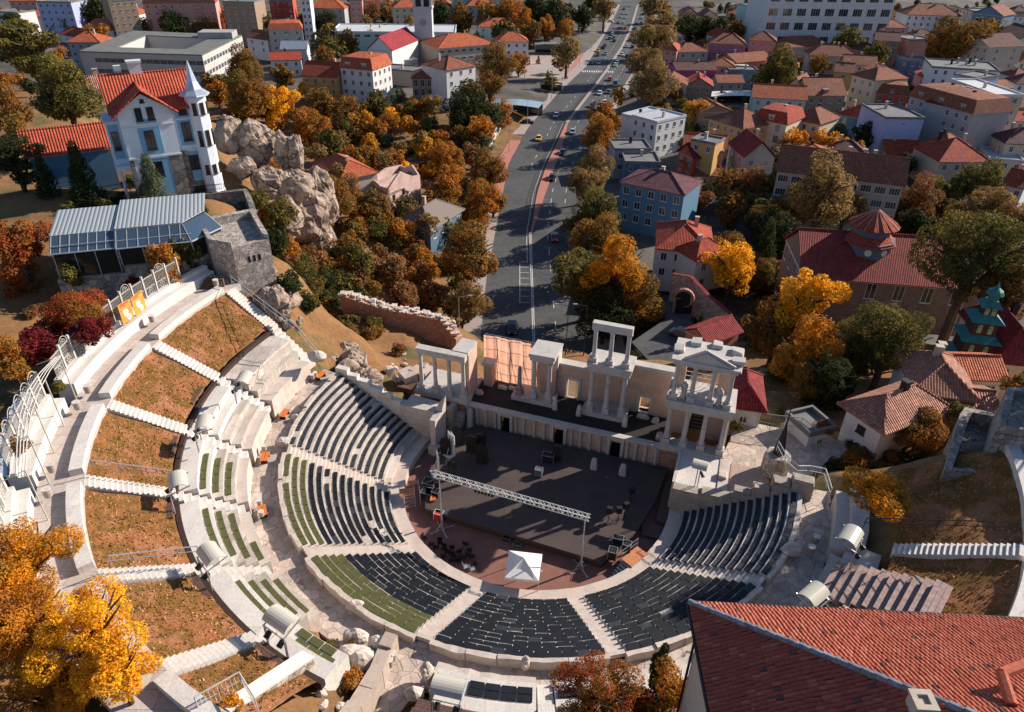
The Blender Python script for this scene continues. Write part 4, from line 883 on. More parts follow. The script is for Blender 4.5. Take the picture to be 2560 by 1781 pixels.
def house(lab, a, b, ze, D, roof='hip', rh=2.5, wall='beige', rc='brown', fl=2, cols=4, side=None, win=(1.1, 1.5), zg=None, name='house', ov=.45, chim=1, cat='house', dorm=0, ang=None, wcol=None, group=None, scols=None, balc=0, fh=3.1):
    A = at(*a, ze); B = at(*b, ze); d = B-A; W = math.hypot(d.x, d.y); an = math.atan2(d.y, d.x) if ang is None else ang
    if ang is not None: W = W*math.cos(math.atan2(d.y, d.x)-ang)
    zb_ = ground(A.x+math.cos(an)*W/2-math.sin(an)*D/2, A.y+math.sin(an)*W/2+math.cos(an)*D/2)-.8 if zg is None else zg
    FOOT.append((A.x+math.cos(an)*W/2-math.sin(an)*D/2, A.y+math.sin(an)*W/2+math.cos(an)*D/2, math.hypot(W, D)/2, W, D, an)); H = ze-zb_; root = T(name, lab, cat, (A.x, A.y, zb_), an, group); far = (Vector((A.x, A.y, 0))-Vector((CAM.x, CAM.y, 0))).length > 260
    m = wall if not isinstance(wall, str) else wallc(wall); rm = rc if not isinstance(rc, str) else (plain('flat_roof_grey', (.17, .17, .17), .9, 0, .25, .5) if roof == 'flat' or rc == 'grey' else roofc(rc))
    mb = MB(); mb.box(0, W, 0, D, 0, H)
    if roof == 'gx': mb.prism([(0, 0), (0, D), (0, D/2)][:0] or [(0, 0), (W, 0), (W, D), (0, D)], H, H+.01); 
    if roof == 'gx':
        for x in (.001, W-.2): i = [mb.P(x, 0, H), mb.P(x, D, H), mb.P(x, D/2, H+rh*.93), mb.P(x+.19, 0, H), mb.P(x+.19, D, H), mb.P(x+.19, D/2, H+rh*.93)]; mb.f += [[i[0], i[2], i[1]], [i[3], i[4], i[5]], [i[0], i[3], i[5], i[2]], [i[1], i[2], i[5], i[4]]]; mb.m += [0]*4
    if roof == 'gy':
        for y in (.001, D-.2): i = [mb.P(0, y, H), mb.P(W, y, H), mb.P(W/2, y, H+rh*.93), mb.P(0, y+.19, H), mb.P(W, y+.19, H), mb.P(W/2, y+.19, H+rh*.93)]; mb.f += [[i[0], i[1], i[2]], [i[3], i[5], i[4]], [i[0], i[2], i[5], i[3]], [i[1], i[4], i[5], i[2]]]; mb.m += [0]*4
    mb.v = [(x, y, z) for x, y, z in mb.v]
    O('wall', mb, m, root, world=False)
    r = O('roof', roofmb(W, D, H, rh, roof, ov), rm, root, world=False)
    rnd = random.Random(int(a[0]*7+a[1]*13))
    for k in range(chim):
        cx, cy = rnd.uniform(.25, .75)*W, rnd.uniform(.45, .75)*D; mb = MB(); mb.box(cx-.35, cx+.35, cy-.3, cy+.3, H+(.1 if roof == 'flat' else rh*.35), H+rh+(.9 if roof != 'flat' else 1.1)); mb.box(cx-.42, cx+.42, cy-.37, cy+.37, H+rh+(.9 if roof != 'flat' else 1.1), H+rh+(1.02 if roof != 'flat' else 1.22))
        O('chimney', mb, M_dark if rnd.random() < .2 else wallc('beige'), r, world=False)
    for k in range(dorm):
        cx = W*(k+.5)/dorm; mb = MB(); z = H+.5; mb.box(cx-.8, cx+.8, -.05 if roof == 'mans' else .8, 2.2, z, z+1.3); mb.prism([(cx-1, -.3 if roof == 'mans' else .6), (cx+1, -.3 if roof == 'mans' else .6), (cx+1, 2.6), (cx-1, 2.6)], z+1.3, z+1.45)
        dd = O('dormer', mb, m, r, world=False); window(root, cx, (-.06 if roof == 'mans' else .79), z+.65, 0, 1.0, .9, wcol or M_white, True)
    wc = wcol or M_white; f0 = H-fl*fh
    for f in range(fl):
        z = f0+fh*f+fh*.52
        for c in range(cols): window(root, W*(c+.5)/cols, -.002, z, 0, win[0], win[1], wc, far)
        if side:
            for s_ in side:
                ns = scols or max(1, int(D/3.2))
                for c in range(ns): window(root, W+.002 if s_ == 'R' else -.002, D*(c+.5)/ns, z, math.pi/2 if s_ == 'R' else -math.pi/2, win[0], win[1], wc, far)
        for c in range(balc):
            if f > 0 or fl == 1:
                bx = W*(c+.5)/balc; mb = MB(); mb.box(bx-1.5, bx+1.5, -1.2, 0, z-1.15, z-1.0); mb.box(bx-1.5, bx+1.5, -1.2, -1.12, z-1.0, z-.1); mb.box(bx-1.5, bx-1.42, -1.12, 0, z-1.0, z-.1); mb.box(bx+1.42, bx+1.5, -1.12, 0, z-1.0, z-.1); O('balcony', mb, m, root, world=False)
    mb = MB(); mb.box(-.06, W+.06, -.06, D+.06, H-.22, H-.02); O('cornice', mb, wallc('beige') if isinstance(wall, str) and wall != 'beige' else M_white, root, world=False)
    return root
# ================================================================ LEFT HILL
HO = Vector((-45.136, 35.475, 17)); HA = R(30)
M_hblue = plaster('house_blue_panels', (.2, .42, .6), (.12, .2, .26), .3, .4); M_hw = plaster('house_pale_blue_render', (.68, .75, .84), (.3, .34, .38), .25, .4)
M_htile = tiles('bright_red_tiles', (.48, .095, .05), .34, .42, .45, .15); M_stone = crazy('grey_rubble_stone', (.24, .22, .2), 1.6, (.07, .06, .05), .06, .35)
root = T('turreted_villa', 'tall pale blue villa with red tile roof and white pointed corner turret', 'house', HO, HA)
def hb(nm, boxes, m, par=root):
    mb = MB()
    for b in boxes: mb.box(*b)
    return O(nm, mb, m, par, world=False)
mb = MB(); mb.box(-5.3, .6, 0, 9, 0, 11.0); mb.box(.6, 3.7, 1.0, 9, 0, 11.0); mb.box(-6.9, -5.3, 2.2, 7, 4.5, 9.5)
i = [mb.P(-5.3, 0, 11), mb.P(.6, 0, 11), mb.P(-2.35, 0, 13.0), mb.P(-5.3, .3, 11), mb.P(.6, .3, 11), mb.P(-2.35, .3, 13.0)]; mb.f += [[i[0], i[1], i[2]], [i[3], i[5], i[4]], [i[0], i[2], i[5], i[3]], [i[1], i[4], i[5], i[2]]]; mb.m += [0]*4
O('wall', mb, M_hw, root, world=False)
hb('stone_base', [(-5.35, -4.9, -.06, .3, -3, 5.4), (-.9, .68, -.07, .3, -3, 5.6), (.68, 1.5, .9, 1.2, -3, 5.6), (-5.4, 3.8, .0, 9.1, -3, .05), (1.5, 3.3, .93, 1.2, -2, 1.6)], M_stone)
for q in ((-3.9, -.9, -.05, .05, .6, 5.3), (-3.6, -1.2, -.05, .05, 5.9, 9.1), (-3.5, -1.3, -.05, .05, 9.6, 10.1), (1.1, 2.9, .95, 1.05, 1.7, 5.4), (1.0, 2.8, .95, 1.05, 6.2, 9.3), (1.0, 2.8, .95, 1.05, 9.6, 10.9), (-6.7, -5.6, 2.12, 2.2, 5.2, 9.3)): hb('blue_panel', [q], M_hblue)
for q in ((-5.4, .7, -.1, 0, 5.45, 5.65), (.7, 3.4, .9, 1.0, 5.62, 5.82), (-5.35, .65, -.08, 0, 9.25, 9.4), (.65, 3.4, .92, 1.0, 9.38, 9.53)): hb('string_course', [q], M_white)
M_br = plain('dark_brown_frame', (.05, .025, .015), .5)
for u, v, z, w_, h in ((-3.05, -.06, 10.7, .75, 1.5), (-1.75, -.06, 10.7, .75, 1.5), (-2.45, -.06, 7.6, 1.1, 2.3), (-2.45, -.06, 4.0, 1.3, 1.9), (1.95, .94, 10.4, .95, .9), (1.9, .94, 7.9, 1.0, 2.3), (2.0, .94, 4.0, 1.15, 1.8), (-6.15, 2.1, 7.4, .7, 2.2), (-2.35, -.02, 12.2, .45, .4)): window(root, u, v, z, 0, w_, h, M_br)
hb('entrance', [(1.2, 2.9, .9, .98, -2, .9)], M_dark)
mb = MB()
def roofg(x0, x1, y0, y1, z, h, ax): # gable roof sheet
    t = .18
    if ax == 'y': sec = [(x0, z), (x0, z+t), ((x0+x1)/2, z+t+h), (x1, z+t), (x1, z), ((x0+x1)/2, z+h)]; A = [mb.P(q[0], y1, q[1]) for q in sec]; B = [mb.P(q[0], y0, q[1]) for q in sec]
    else: sec = [(y0, z), (y0, z+t), ((y0+y1)/2, z+t+h), (y1, z+t), (y1, z), ((y0+y1)/2, z+h)]; A = [mb.P(x0, q[0], q[1]) for q in sec]; B = [mb.P(x1, q[0], q[1]) for q in sec]
    for k in range(6): mb.f.append([A[k], B[k], B[(k+1) % 6], A[(k+1) % 6]]); mb.m.append(0)
    mb.f += [A[::-1], B]; mb.m += [0, 0]
    if ax == 'y':
        m_ = (x0+x1)/2; mb.tube((m_, y0, z+t+h), (m_, y1, z+t+h), .14, 5); mb.tube((x0, y0, z+t), (m_, y0, z+t+h), .13, 5); mb.tube((x1, y0, z+t), (m_, y0, z+t+h), .13, 5)
    else: mb.tube((x0, (y0+y1)/2, z+t+h), (x1, (y0+y1)/2, z+t+h), .14, 5)
roofg(-6.0, 1.3, -.8, 6, 10.5, 2.9, 'y'); roofg(-6.2, 4.0, .5, 9.6, 10.7, 3.6, 'x'); rf = O('roof', mb, M_htile, root, world=False)
mb = MB(); mb.box(-2.6, -1.2, 4.9, 6.0, 13, 15.6); mb.box(-2.75, -1.05, 4.75, 6.15, 15.6, 15.85); mb.box(-4.2, -3.4, 6.3, 7, 12.5, 15.2); O('chimney', mb, M_white, rf, world=False)
tu = (3.75, 1.3); mb = MB(); mb.lathe(tu[0], tu[1], [(1.35, -3), (1.35, 0), (1.25, .1), (1.25, 11.9)], 8); tw = O('turret', mb, plaster('turret_white', (.74, .78, .84), (.35, .4, .45), .2, .5), root, world=False)
mb = MB(); mb.lathe(tu[0], tu[1], [(1.25, 11.9), (1.85, 12.1), (1.8, 12.25), (1.0, 12.8), (.62, 13.7), (.03, 16.1)], 8); O('spire', mb, plain('zinc_sheet', (.5, .55, .62), .35, .5, .1), tw, world=False)
for a in (-112.5, -67.5, -22.5):
    for z, h in ((10.6, 1.4), (7.0, 1.9), (3.0, 1.2)):
        t_ = R(a); window(root, tu[0]+1.17*math.cos(t_), tu[1]+1.17*math.sin(t_), z, t_+math.pi/2, .48, h, M_br)
mb = MB(); mb.box(-7.0, -5.4, 1.2, 7, 3.9, 4.5); mb.tube((-6.6, 1.5, -2), (-6.6, 1.5, 4), .16, 6); mb.box(-7.0, -5.3, 2, 7.2, 9.5, 9.7); O('porch', mb, M_hw, root, world=False)
house('long low blue annex with red tile roof left of the villa', z1(190, 1050), z1(730, 985), 21.5, 5, 'gx', 2.6, 'blue', M_htile, 1, 1, zg=16, chim=0, win=(.5, .5))
house('old brown tiled shed behind the villa', z1(610, 600), z1(720, 590), 24, 5, 'gx', 1.5, 'beige', 'pale', 1, 1, chim=1)
# terrace wall and fence in front of the villa
def wallline(name, lab, pts, h, th, m, cat='wall', z=None, zb=None, cap=None, jag=0):
    root = T(name, lab, cat, pts[0]); mb = MB()
    for p, q in zip(pts, pts[1:]):
        p = Vector(p); q = Vector(q); d = Vector((q.x-p.x, q.y-p.y, 0)); L_ = d.length; d.normalize(); n_ = Vector((-d.y, d.x, 0))*th/2; k = max(1, int(L_/(1.2 if jag else 50)))
        for e in range(k):
            a, b = p.lerp(q, e/k), p.lerp(q, (e+1)/k); hh = h+random.uniform(-jag, jag)
            mb.prism([(a.x-n_.x, a.y-n_.y), (b.x-n_.x, b.y-n_.y), (b.x+n_.x, b.y+n_.y), (a.x+n_.x, a.y+n_.y)], min(a.z, b.z)-3, [a.z+hh, b.z+hh, b.z+hh, a.z+hh])
    O('masonry', mb, m, root)
    if cap:
        mb = MB()
        for p, q in zip(pts, pts[1:]):
            p = Vector(p); q = Vector(q); d = Vector((q.x-p.x, q.y-p.y, 0)).normalized(); n_ = Vector((-d.y, d.x, 0))*(th/2+.08)
            mb.prism([(p.x-n_.x, p.y-n_.y), (q.x-n_.x, q.y-n_.y), (q.x+n_.x, q.y+n_.y), (p.x+n_.x, p.y+n_.y)], [p.z+h, q.z+h, q.z+h, p.z+h], [p.z+h+.15, q.z+h+.15, q.z+h+.15, p.z+h+.15])
        O('coping', mb, cap, root)
    return root
wallline('terrace_wall', 'rough stone terrace wall with bushes in front of the villa', [at(*z1(1240, 1330), 16.4), at(*z1(1640, 1290), 16.4), at(*z1(1700, 1450), 15)], .6, .7, M_stone)
def railing(lab, pts, h=1.1, step=2.0, bars=0, m=M_metal, name='railing', grp=None):
    root = T(name, lab, 'railing', pts[0], group=grp); mb = MB(); mp = MB()
    for p, q in zip(pts, pts[1:]):
        p = Vector(p); q = Vector(q); L_ = (q-p).length; k = max(1, int(L_/step)); up_ = Vector((0, 0, h))
        mb.tube(p+up_, q+up_, .045, 5); mb.tube(p+up_*.5, q+up_*.5, .025, 4)
        for e in range(k+1): c = p.lerp(q, e/k); mp = MB(); mp.tube(c, c+up_, .035, 5); O('post', mp, m, root, uv=False)
        if bars:
            for e in range(int(L_/bars)): c = p.lerp(q, e*bars/L_); mb.tube(c+up_*.05, c+up_, .014, 3)
    O('rails', mb, m, root, uv=False); return root
railing('dark metal fence on the terrace below the villa', [at(*z1(340, 1370), 17), at(*z1(870, 1280), 17.2)], 1.3, 3, .3, M_dark)
railing('dark fence beside the villa entrance', [at(*z1(1240, 1310), 16.8), at(*z1(1620, 1270), 16.8), at(*z1(1600, 1180), 16.8)], 1.2, 2, .3, M_dark)
# glass pavilion
PA = R(18); PO = (-50.3, 15.4, 0); t_ = T('glass_pavilion', 'long glazed pavilion with ribbed grey metal roof', 'pavilion', (PO[0], PO[1], 15), PA)
mb = MB(o=PO, a=PA); mb.prism([(-.6, .6), (5.6, .6), (5.6, 6.2), (-.6, 6.2)], [19.6, 19.6, 20.4, 20.4], [19.7, 19.7, 20.5, 20.5]); mb.prism([(5.7, .3), (12.3, .3), (14.6, 2.8), (14.6, 6.8), (5.7, 6.8)], [19.8, 19.8, 20.1, 20.7, 20.7], [19.92, 19.92, 20.22, 20.82, 20.82]); O('roof', mb, ridged('ribbed_zinc', (.42, .46, .47), .42, .5, .3), t_)
mb = MB(o=PO, a=PA); M_bg = glass('blue_roof_glass', (.05, .08, .12), .12)
mb.prism([(-.5, -1.4), (5.6, -1.4), (5.6, .6), (-.5, .6)], [18.4, 18.4, 19.55, 19.55], [18.46, 18.46, 19.61, 19.61]); mb.prism([(5.8, -1.7), (13.2, -1.7), (12.4, .3), (5.8, .3)], [18.4, 18.4, 19.7, 19.7], [18.46, 18.46, 19.76, 19.76]); mb.prism([(13.2, -1.7), (16.2, 1.6), (14.6, 2.8), (12.4, .3)], [18.4, 18.4, 19.9, 19.7], [18.46, 18.46, 19.96, 19.76]); O('glass_roof', mb, M_bg, t_)
mb = MB(o=PO, a=PA); mb.box(-.3, 5.6, -1.1, -1.05, 15.6, 18.4); mb.box(5.9, 13.1, -1.3, -1.25, 16.4, 18.4); mb.prism([(13.1, -1.3), (16, 1.6), (15.95, 1.7), (13.05, -1.2)], 16.4, 18.4); O('glass_wall', mb, glass('amber_glass', (.035, .03, .022), .06), t_)
mb = MB(o=PO, a=PA)
for k in range(8): u = -.4+k*.86; mb.tube((u, -1.42, 18.46), (u, .6, 19.62), .05, 4)
for k in range(8): u = 5.8+k*1.05; mb.tube((u, -1.72, 18.46), (min(u, 12.4), .3, 19.76), .05, 4)
for u0, u1, y in ((-.5, 5.6, -1.42), (5.8, 13.2, -1.72)): mb.tube((u0, y, 18.44), (u1, y, 18.44), .08, 5); mb.tube((u0, y*.5, 19), (u1, y*.5, 19.05), .05, 4)
for u in (-.3, 1.7, 3.6, 5.6): mb.tube((u, -1.12, 15.6), (u, -1.12, 18.4), .06, 4)
for u in (5.9, 8.2, 10.6, 13.1): mb.tube((u, -1.32, 16.4), (u, -1.32, 18.4), .06, 4)
mb.tube((13.2, -1.72, 18.44), (16.2, 1.6, 18.44), .08, 5); mb.tube((16.2, 1.6, 16.4), (16.2, 1.6, 18.44), .06, 5); mb.tube((16.2, 1.6, 18.44), (14.6, 2.8, 19.95), .06, 5)
O('frame', mb, plain('light_grey_steel', (.5, .52, .54), .4, .3), t_)
mb = MB(o=PO, a=PA); mb.box(-.6, 6, -1.5, 6, 12, 15.6); mb.prism([(6, -1.7), (13.3, -1.7), (16.4, 1.4), (16.4, 6.5), (6, 6.5)], 12, 16.35); O('stone_base', mb, crazy('warm_rubble', (.42, .35, .3), 1.5, (.14, .1, .08), .05, .3), t_)
# wall covered with ivy and stone tower
wallline('ivy_wall', 'low stone wall overgrown with orange ivy below the pavilion', [at(*z4(380, 230), 15), at(*z4(560, 240), 14.6), at(*z4(750, 150), 15.6), at(*z4(940, 160), 15.6), at(*z4(1330, 0), 17)], 0.1, .5, MATS['warm_rubble'], cap=M_white_st)
M_sq = crazy('grey_rubble_wall', (.42, .37, .33), 2.8, (.13, .1, .08), .07, .3)
tw = [(-32.5, 16.6), (-29.3, 19.1), (-33.4, 26.8), (-38.6, 23.0), (-35.3, 17.6)]; t_ = T('stone_tower', 'square grey stone blockhouse with three slit windows beside the villa rock', 'tower', (-33, 20, 13))
mb = MB(); mb.prism(tw, 12.5, 18.0); O('wall', mb, M_sq, t_)
cen = Vector((sum(p[0] for p in tw)/5, sum(p[1] for p in tw)/5)); inn = [(p[0]+(cen.x-p[0])*.16, p[1]+(cen.y-p[1])*.16) for p in tw]
mb = MB()
for k in range(5): a, b, c, d = tw[k], tw[(k+1) % 5], inn[(k+1) % 5], inn[k]; mb.prism([a, b, c, d], 18.0, 18.9 if k else 18.35)
O('parapet', mb, M_sq, t_)
a = Vector((*tw[0], 0)); b = Vector((*tw[1], 0)); an = math.atan2(b.y-a.y, b.x-a.x)
for k in range(3): c = a.lerp(b, .38+.14*k); mb = MB(o=(c.x, c.y, 16.6), a=an); mb.box(-.14, .14, -.03, .1, -.35, .35); O('slit_window', mb, MATS['dark_void'], t_)
wallline('retaining_wall', 'stone retaining wall under the grey blockhouse', [at(*z4(1400, 290), 14.6), at(*z4(1530, 320), 14), at(*z4(1830, 230), 13.2)], .5, .8, M_sq)
mb = MB()
for k in range(5): p = at(*z4(1390+10*k, 350-16*k), 14.25+.2*k); mb.box(p.x-.9, p.x+.9, p.y-.2, p.y+.25, 13.8, 14.3+.2*k)
O('brown_steps', mb, M_wood, label='short brown steps at the far end of the top walk', cat='steps')
# rocks
for i, (q, z, r, sq, l) in enumerate([(z1(1525, 900), 20, 2.7, (1, .9, 1.05), 'rounded pale boulder right beside the turret'), (z1(1720, 960), 18.5, 3.3, (.95, .9, 1.1), 'huge cracked boulder strapped with cables'), (z1(1885, 1000), 18, 2.7, (.55, .6, 1.25), 'finger shaped boulder, left of two'), (z1(1970, 1020), 17.5, 2.6, (.5, .55, 1.2), 'finger shaped boulder, right of two'),
    (z1(1600, 1110), 16.5, 2.2, (1, .8, .8), 'boulder below the turret walkway'), (z1(1790, 1220), 14, 3.0, (1, .8, .9), 'slab of rock above the cliff, left'), (z1(1960, 1250), 13, 3.3, (1, .8, .8), 'square cut rock block above the cliff'), (z1(2030, 1420), 8.5, 5.0, (.8, .8, 1.1), 'tall pale cliff face below the boulders'), (z1(1880, 1450), 10.5, 3.6, (.8, .8, 1), 'brown cliff shoulder beside the blockhouse'), ((780, 590), 3, 5.2, (.8, .8, 1.1), 'smooth pale rock at the foot of the cliff'), ((800, 500), 6, 4.6, (.75, .8, 1.2), 'rounded right flank of the cliff')]):
    rock('boulder', at(*q, z), r, l, M_rock, sq, 40+i)
mb = MB()
pts = [at(*z1(*q), 20.0) for q in ((1640, 900), (1760, 960), (1850, 1060), (1960, 1090), (2000, 1030))]
for a, b in zip(pts, pts[1:]): mb.tube(a, b, .05, 4)
mb2 = [at(*z1(*q), 20.5) for q in ((1700, 830), (1850, 920), (1940, 960), (1975, 1010))]
for a, b in zip(mb2, mb2[1:]): mb.tube(a, b, .05, 4)
O('steel_cables', mb, M_dark, label='dark steel cables strapped around the big boulders', cat='cable')
for i in range(14):
    px, py = [(735, 860), (760, 900), (800, 870), (830, 905), (860, 880), (790, 940), (830, 960), (870, 930), (905, 960), (885, 905), (775, 885), (700, 730), (720, 745), (690, 760)][i]
    p = at(px, py, 4.5 if i < 11 else 12); rock('rock_outcrop', p, 1.4+random.random()*.9, 'angular grey rock of the outcrop left of the fallen blocks' if i < 11 else 'pale rock below the blockhouse', M_rock, (1, .9, .9), 70+i, 'rock', 'rocks of the outcrop' if i < 11 else 'rocks below the blockhouse')
# fallen blocks and pallets left of the stage
for i, (q, z, w_, l) in enumerate([(z5(450, 900), 3.5, (1.6, .5, 2.0), 'long white slab lying in the debris'), (z5(520, 900), 3.2, (1.2, .8, 1.8), 'pink slab behind the white one in the debris'), (z5(440, 990), 2.5, (1.6, .6, 2.0), 'wooden framed panel leaning in the debris'), (z5(470, 940), 2.8, (1.0, .5, 1.2), 'brown block by the leaning panel'), (z5(330, 870), 4.0, (.8, .5, .8), 'round white stone in the debris'), (z5(580, 890), 3.4, (.8, .6, 1.6), 'pale block behind the left columns'), (z5(560, 850), 3.6, (.7, .5, .9), 'small pale stone behind the left columns')]):
    p = at(*q, z); mb = MB(o=(p.x, p.y, z-1.2), a=.5+i*.4); mb.box(-w_[0]/2, w_[0]/2, -w_[2]/2, w_[2]/2, 0, w_[1]+.6, j=.12); O('debris_block', mb, [M_broken, M_pink, M_wood, M_rub][(0, 1, 2, 3, 0, 0, 0)[i]], label=l, cat='stone')
mb = MB(); p = at(*z5(215, 970), 3.6)
for k in range(6): mb.tube(p+Vector((-.7, -.8+.3*k, 0)), p+Vector((.7, -.6+.3*k, .5)), .04, 4)
mb.tube(p+Vector((-.7, -.8, 0)), p+Vector((-.7, .8, 0)), .05, 4); mb.tube(p+Vector((.7, -.6, .5)), p+Vector((.7, 1, .5)), .05, 4); O('pallet_rack', mb, plain('rusty_cream', (.5, .4, .28), .8), label='rusty cream frame lying on the outcrop', cat='frame')
# old brick city wall
t_ = T('city_wall', 'curved ancient red brick city wall with crumbled pale top', 'wall', at(945, 830, -3)); mb = MB(); mc = MB()
wp = [(848, 738, -2, 4.8), (900, 755, -2.6, 4.6), (960, 775, -3, 4.2), (1020, 785, -3.4, 4.0), (1100, 800, -3.8, 3.6), (1140, 850, -4, 1.4)]
PTS = [at(x, y, zb_+h) for x, y, zb_, h in wp]; hs = [h for *_, h in wp]
for k in range(len(PTS)-1):
    for e in range(4):
        a, b = PTS[k].lerp(PTS[k+1], e/4), PTS[k].lerp(PTS[k+1], (e+1)/4); d = (b-a); d.z = 0; d.normalize(); n_ = Vector((-d.y, d.x, 0)); tp = [a.z+random.uniform(-.15, .15), b.z+random.uniform(-.15, .15)]
        mb.prism([(a.x, a.y), (b.x, b.y), (b.x+n_.x*1.6, b.y+n_.y*1.6), (a.x+n_.x*1.6, a.y+n_.y*1.6)], -9, [a.z, b.z, b.z, a.z])
        for g in range(5): c = a.lerp(b, random.random())+n_*random.uniform(.1, 1.5); s_ = random.uniform(.15, .4); mc.box(c.x-s_, c.x+s_, c.y-s_, c.y+s_, a.z-.1, a.z+random.uniform(.08, .3), j=.08)
O('brickwork', mb, M_brick, t_); O('crumbled_top', mc, M_broken, t_)
# ---------------- top walk fence, banners, arcs
M_fence = plain('cream_white_steel', (.5, .47, .43), .5)
def iron_panel(mb, r, t0, t1, z0, h=2.1):
    n_ = 9
    for k in range(n_+1): a = t0+(t1-t0)*k/n_; mb.tube(pol(r, a, z0+.1), pol(r, a, z0+h), .022, 4)
    for z in (.12, h*.45, h-.12): mb.tube(pol(r, t0, z0+z), pol(r, t1, z0+z), .035, 4)
    c = pol(r, (t0+t1)/2, z0+h*.25); e = (pol(r, t1)-pol(r, t0)).normalized(); q = None
    for k in range(9): a = 2*math.pi*k/8; p = c+e*.3*math.cos(a)+Vector((0, 0, .3*math.sin(a))); (mb.tube(q, p, .025, 4) if q else None); (mb.tube(c, p, .018, 4) if k % 2 else None); q = p
def arcs(mb, r, t, z, R_=.8):
    e = (pol(r, t+1)-pol(r, t-1)).normalized(); c = pol(r, t, z)
    for rr in (R_, R_*.6, R_*.3):
        q = None
        for k in range(9): a = math.pi*k/8; p = c+e*rr*math.cos(a)+Vector((0, 0, rr*math.sin(a))); (mb.tube(q, p, .03, 4) if q else None); q = p
segs = [(-92, -64.5, 12, 'beside the banners'), (-61, -47.6, 6, 'below the pipe arcs'), (-45, -31, 6, 'behind the yellow tree')]
for t0, t1, n_, nm in segs:
    root = T('iron_fence', 'cream iron fence along the top walk, '+nm, 'fence', pol(40.45, (t0+t1)/2, 15.7), group='iron fence of the top walk')
    for k in range(n_):
        a, b = t0+(t1-t0)*k/n_, t0+(t1-t0)*(k+1)/n_; mb = MB(); iron_panel(mb, 40.45, a+.1, b-.1, 15.7)
        if (k % 3 == 1 and t0 < -90) or t0 > -62: arcs(mb, 40.45, (a+b)/2, 17.8, .75 if t0 > -62 else .6)
        O('fence_panel', mb, M_fence, root, uv=False)
        mb = MB(); p = pol(40.45, a, 0); mb.box(p.x-.09, p.x+.09, p.y-.09, p.y+.09, 15.7, 18.1); O('post', mb, M_fence, root, uv=False)
M_ban = plain('orange_banner', (.75, .3, .06), .7, 0, .08); M_bw = plain('banner_white', (.75, .72, .66), .7); M_br2 = plain('banner_red', (.5, .06, .04), .7)
for i, (q0, q1) in enumerate(((z4(820, 590), z4(895, 545)), (z4(905, 540), z4(975, 480)))):
    a = at(*q0, 15.8); b = at(*q1, 15.8); an = math.atan2(b.y-a.y, b.x-a.x); W = min(3.2, math.hypot(b.x-a.x, b.y-a.y)); root = T('banner', 'orange festival banner with white mask drawings, %s of the two on the fence' % ('left' if i == 0 else 'right'), 'banner', a, an)
    mb = MB(); mb.box(0, W, -.03, 0, 0, 2.0); O('cloth', mb, M_ban, root, world=False)
    mb = MB(); mb.box(.15, W-.15, -.036, -.031, 1.8, 1.93); mb.box(.15, W*.6, -.036, -.031, 1.62, 1.74); O('lettering', mb, M_br2, root, world=False)
    mb = MB()
    for (cx, cz, r) in ((.45, .95, .33), (.62, .42, .28)):
        pts = [(W*cx+r*math.cos(2*math.pi*k/16)*(1 if k < 8 else .8), cz+r*1.15*math.sin(2*math.pi*k/16)) for k in range(16)]
        i_ = [mb.P(x, -.036, z) for x, z in pts]; i2 = [mb.P(x, -.032, z) for x, z in pts]; mb.f.append(i_); mb.m.append(0); mb.f += [[i_[k], i_[(k+1) % 16], i2[(k+1) % 16], i2[k]] for k in range(16)]; mb.m += [0]*16
    O('mask_drawing', mb, M_bw, root, world=False)
    mb = MB()
    for x, z in ((.38, 1.05), (.52, 1.05), (.45, .75), (.56, .48), (.68, .48), (.15, .4), (.85, 1.2), (.85, .9), (.12, 1.3), (.2, .9)): mb.tube((W*x, -.04, z), (W*x, -.037, z), .05, 8)
    O('dots', mb, M_br2, root, world=False)
root = T('pipe_arcade', 'curved bundle of white pipes arching over the left entrance', 'pergola', pol(43, -50, 15))
for k in range(4):
    mb = MB(); pts = [at(*z4(410-14*k, 790+6*k), 18.6), at(*z4(330-22*k, 900+4*k), 18.8), at(*z4(260-26*k, 1030), 18.8), at(*z4(205-24*k, 1190), 18.6), at(*z4(180-22*k, 1350), 18.4), at(*z4(165-20*k, 1600), 18.2)]
    for a, b in zip(pts, pts[1:]): mb.tube(a, b, .04, 5)
    O('pipe', mb, M_fence, root, uv=False)
for q in ((395, 800), (300, 960), (225, 1130), (185, 1330), (165, 1560)):
    p = at(*z4(*q), 18.6); mb = MB(); mb.tube((p.x, p.y, 14), p, .05, 5); q_ = pol(41.0, polar_of(p.x, p.y)[1], 17.9); mb.tube(p, q_, .03, 4); O('stay', mb, M_fence, root, uv=False)
pts = [at(*z4(*q), 16.2) for q in ((0, 1330), (60, 1160), (130, 1040), (230, 1040), (150, 1200), (60, 1597), (0, 1597))]
mb = MB(); mb.prism([(p.x, p.y) for p in pts][::-1], 16.1, 16.2); root = T('canopy_roof', 'white and blue panelled flat roof at the left edge', 'canopy', pts[3]); O('panels', mb, plain('milky_panel', (.6, .64, .7), .25), root)
mb = MB(); mb.tube(pts[1]+Vector((0, 0, .1)), pts[5]+Vector((0, 0, .1)), .08, 4); mb.tube(pts[2]+Vector((0, 0, .1)), pts[4]+Vector((0, 0, .1)), .08, 4)
for p in (pts[1], pts[3], pts[4]): mb.tube((p.x, p.y, 13), (p.x, p.y, 16.1), .07, 5)
O('frame', mb, M_dark, root)
railing('grey handrail running down beside the topmost white stair', [at(*z4(1545, 330), 14.7), at(*z4(1990, 670), 12.2), at(*z4(2130, 840), 10.5)], 1.1, 1.6, 0, plain('blue_grey_rail', (.3, .34, .35), .5))
railing('metal handrail above the fourth white stair', [at(*z4(620, 1555), 14.7), at(*z7(1160, 50), 11.9)], .9, 1.5)
railing('thick metal handrail above the fifth white stair', [at(*z7(745, 625), 14.8), at(*z7(1330, 555), 12.2)], .9, 1.3)
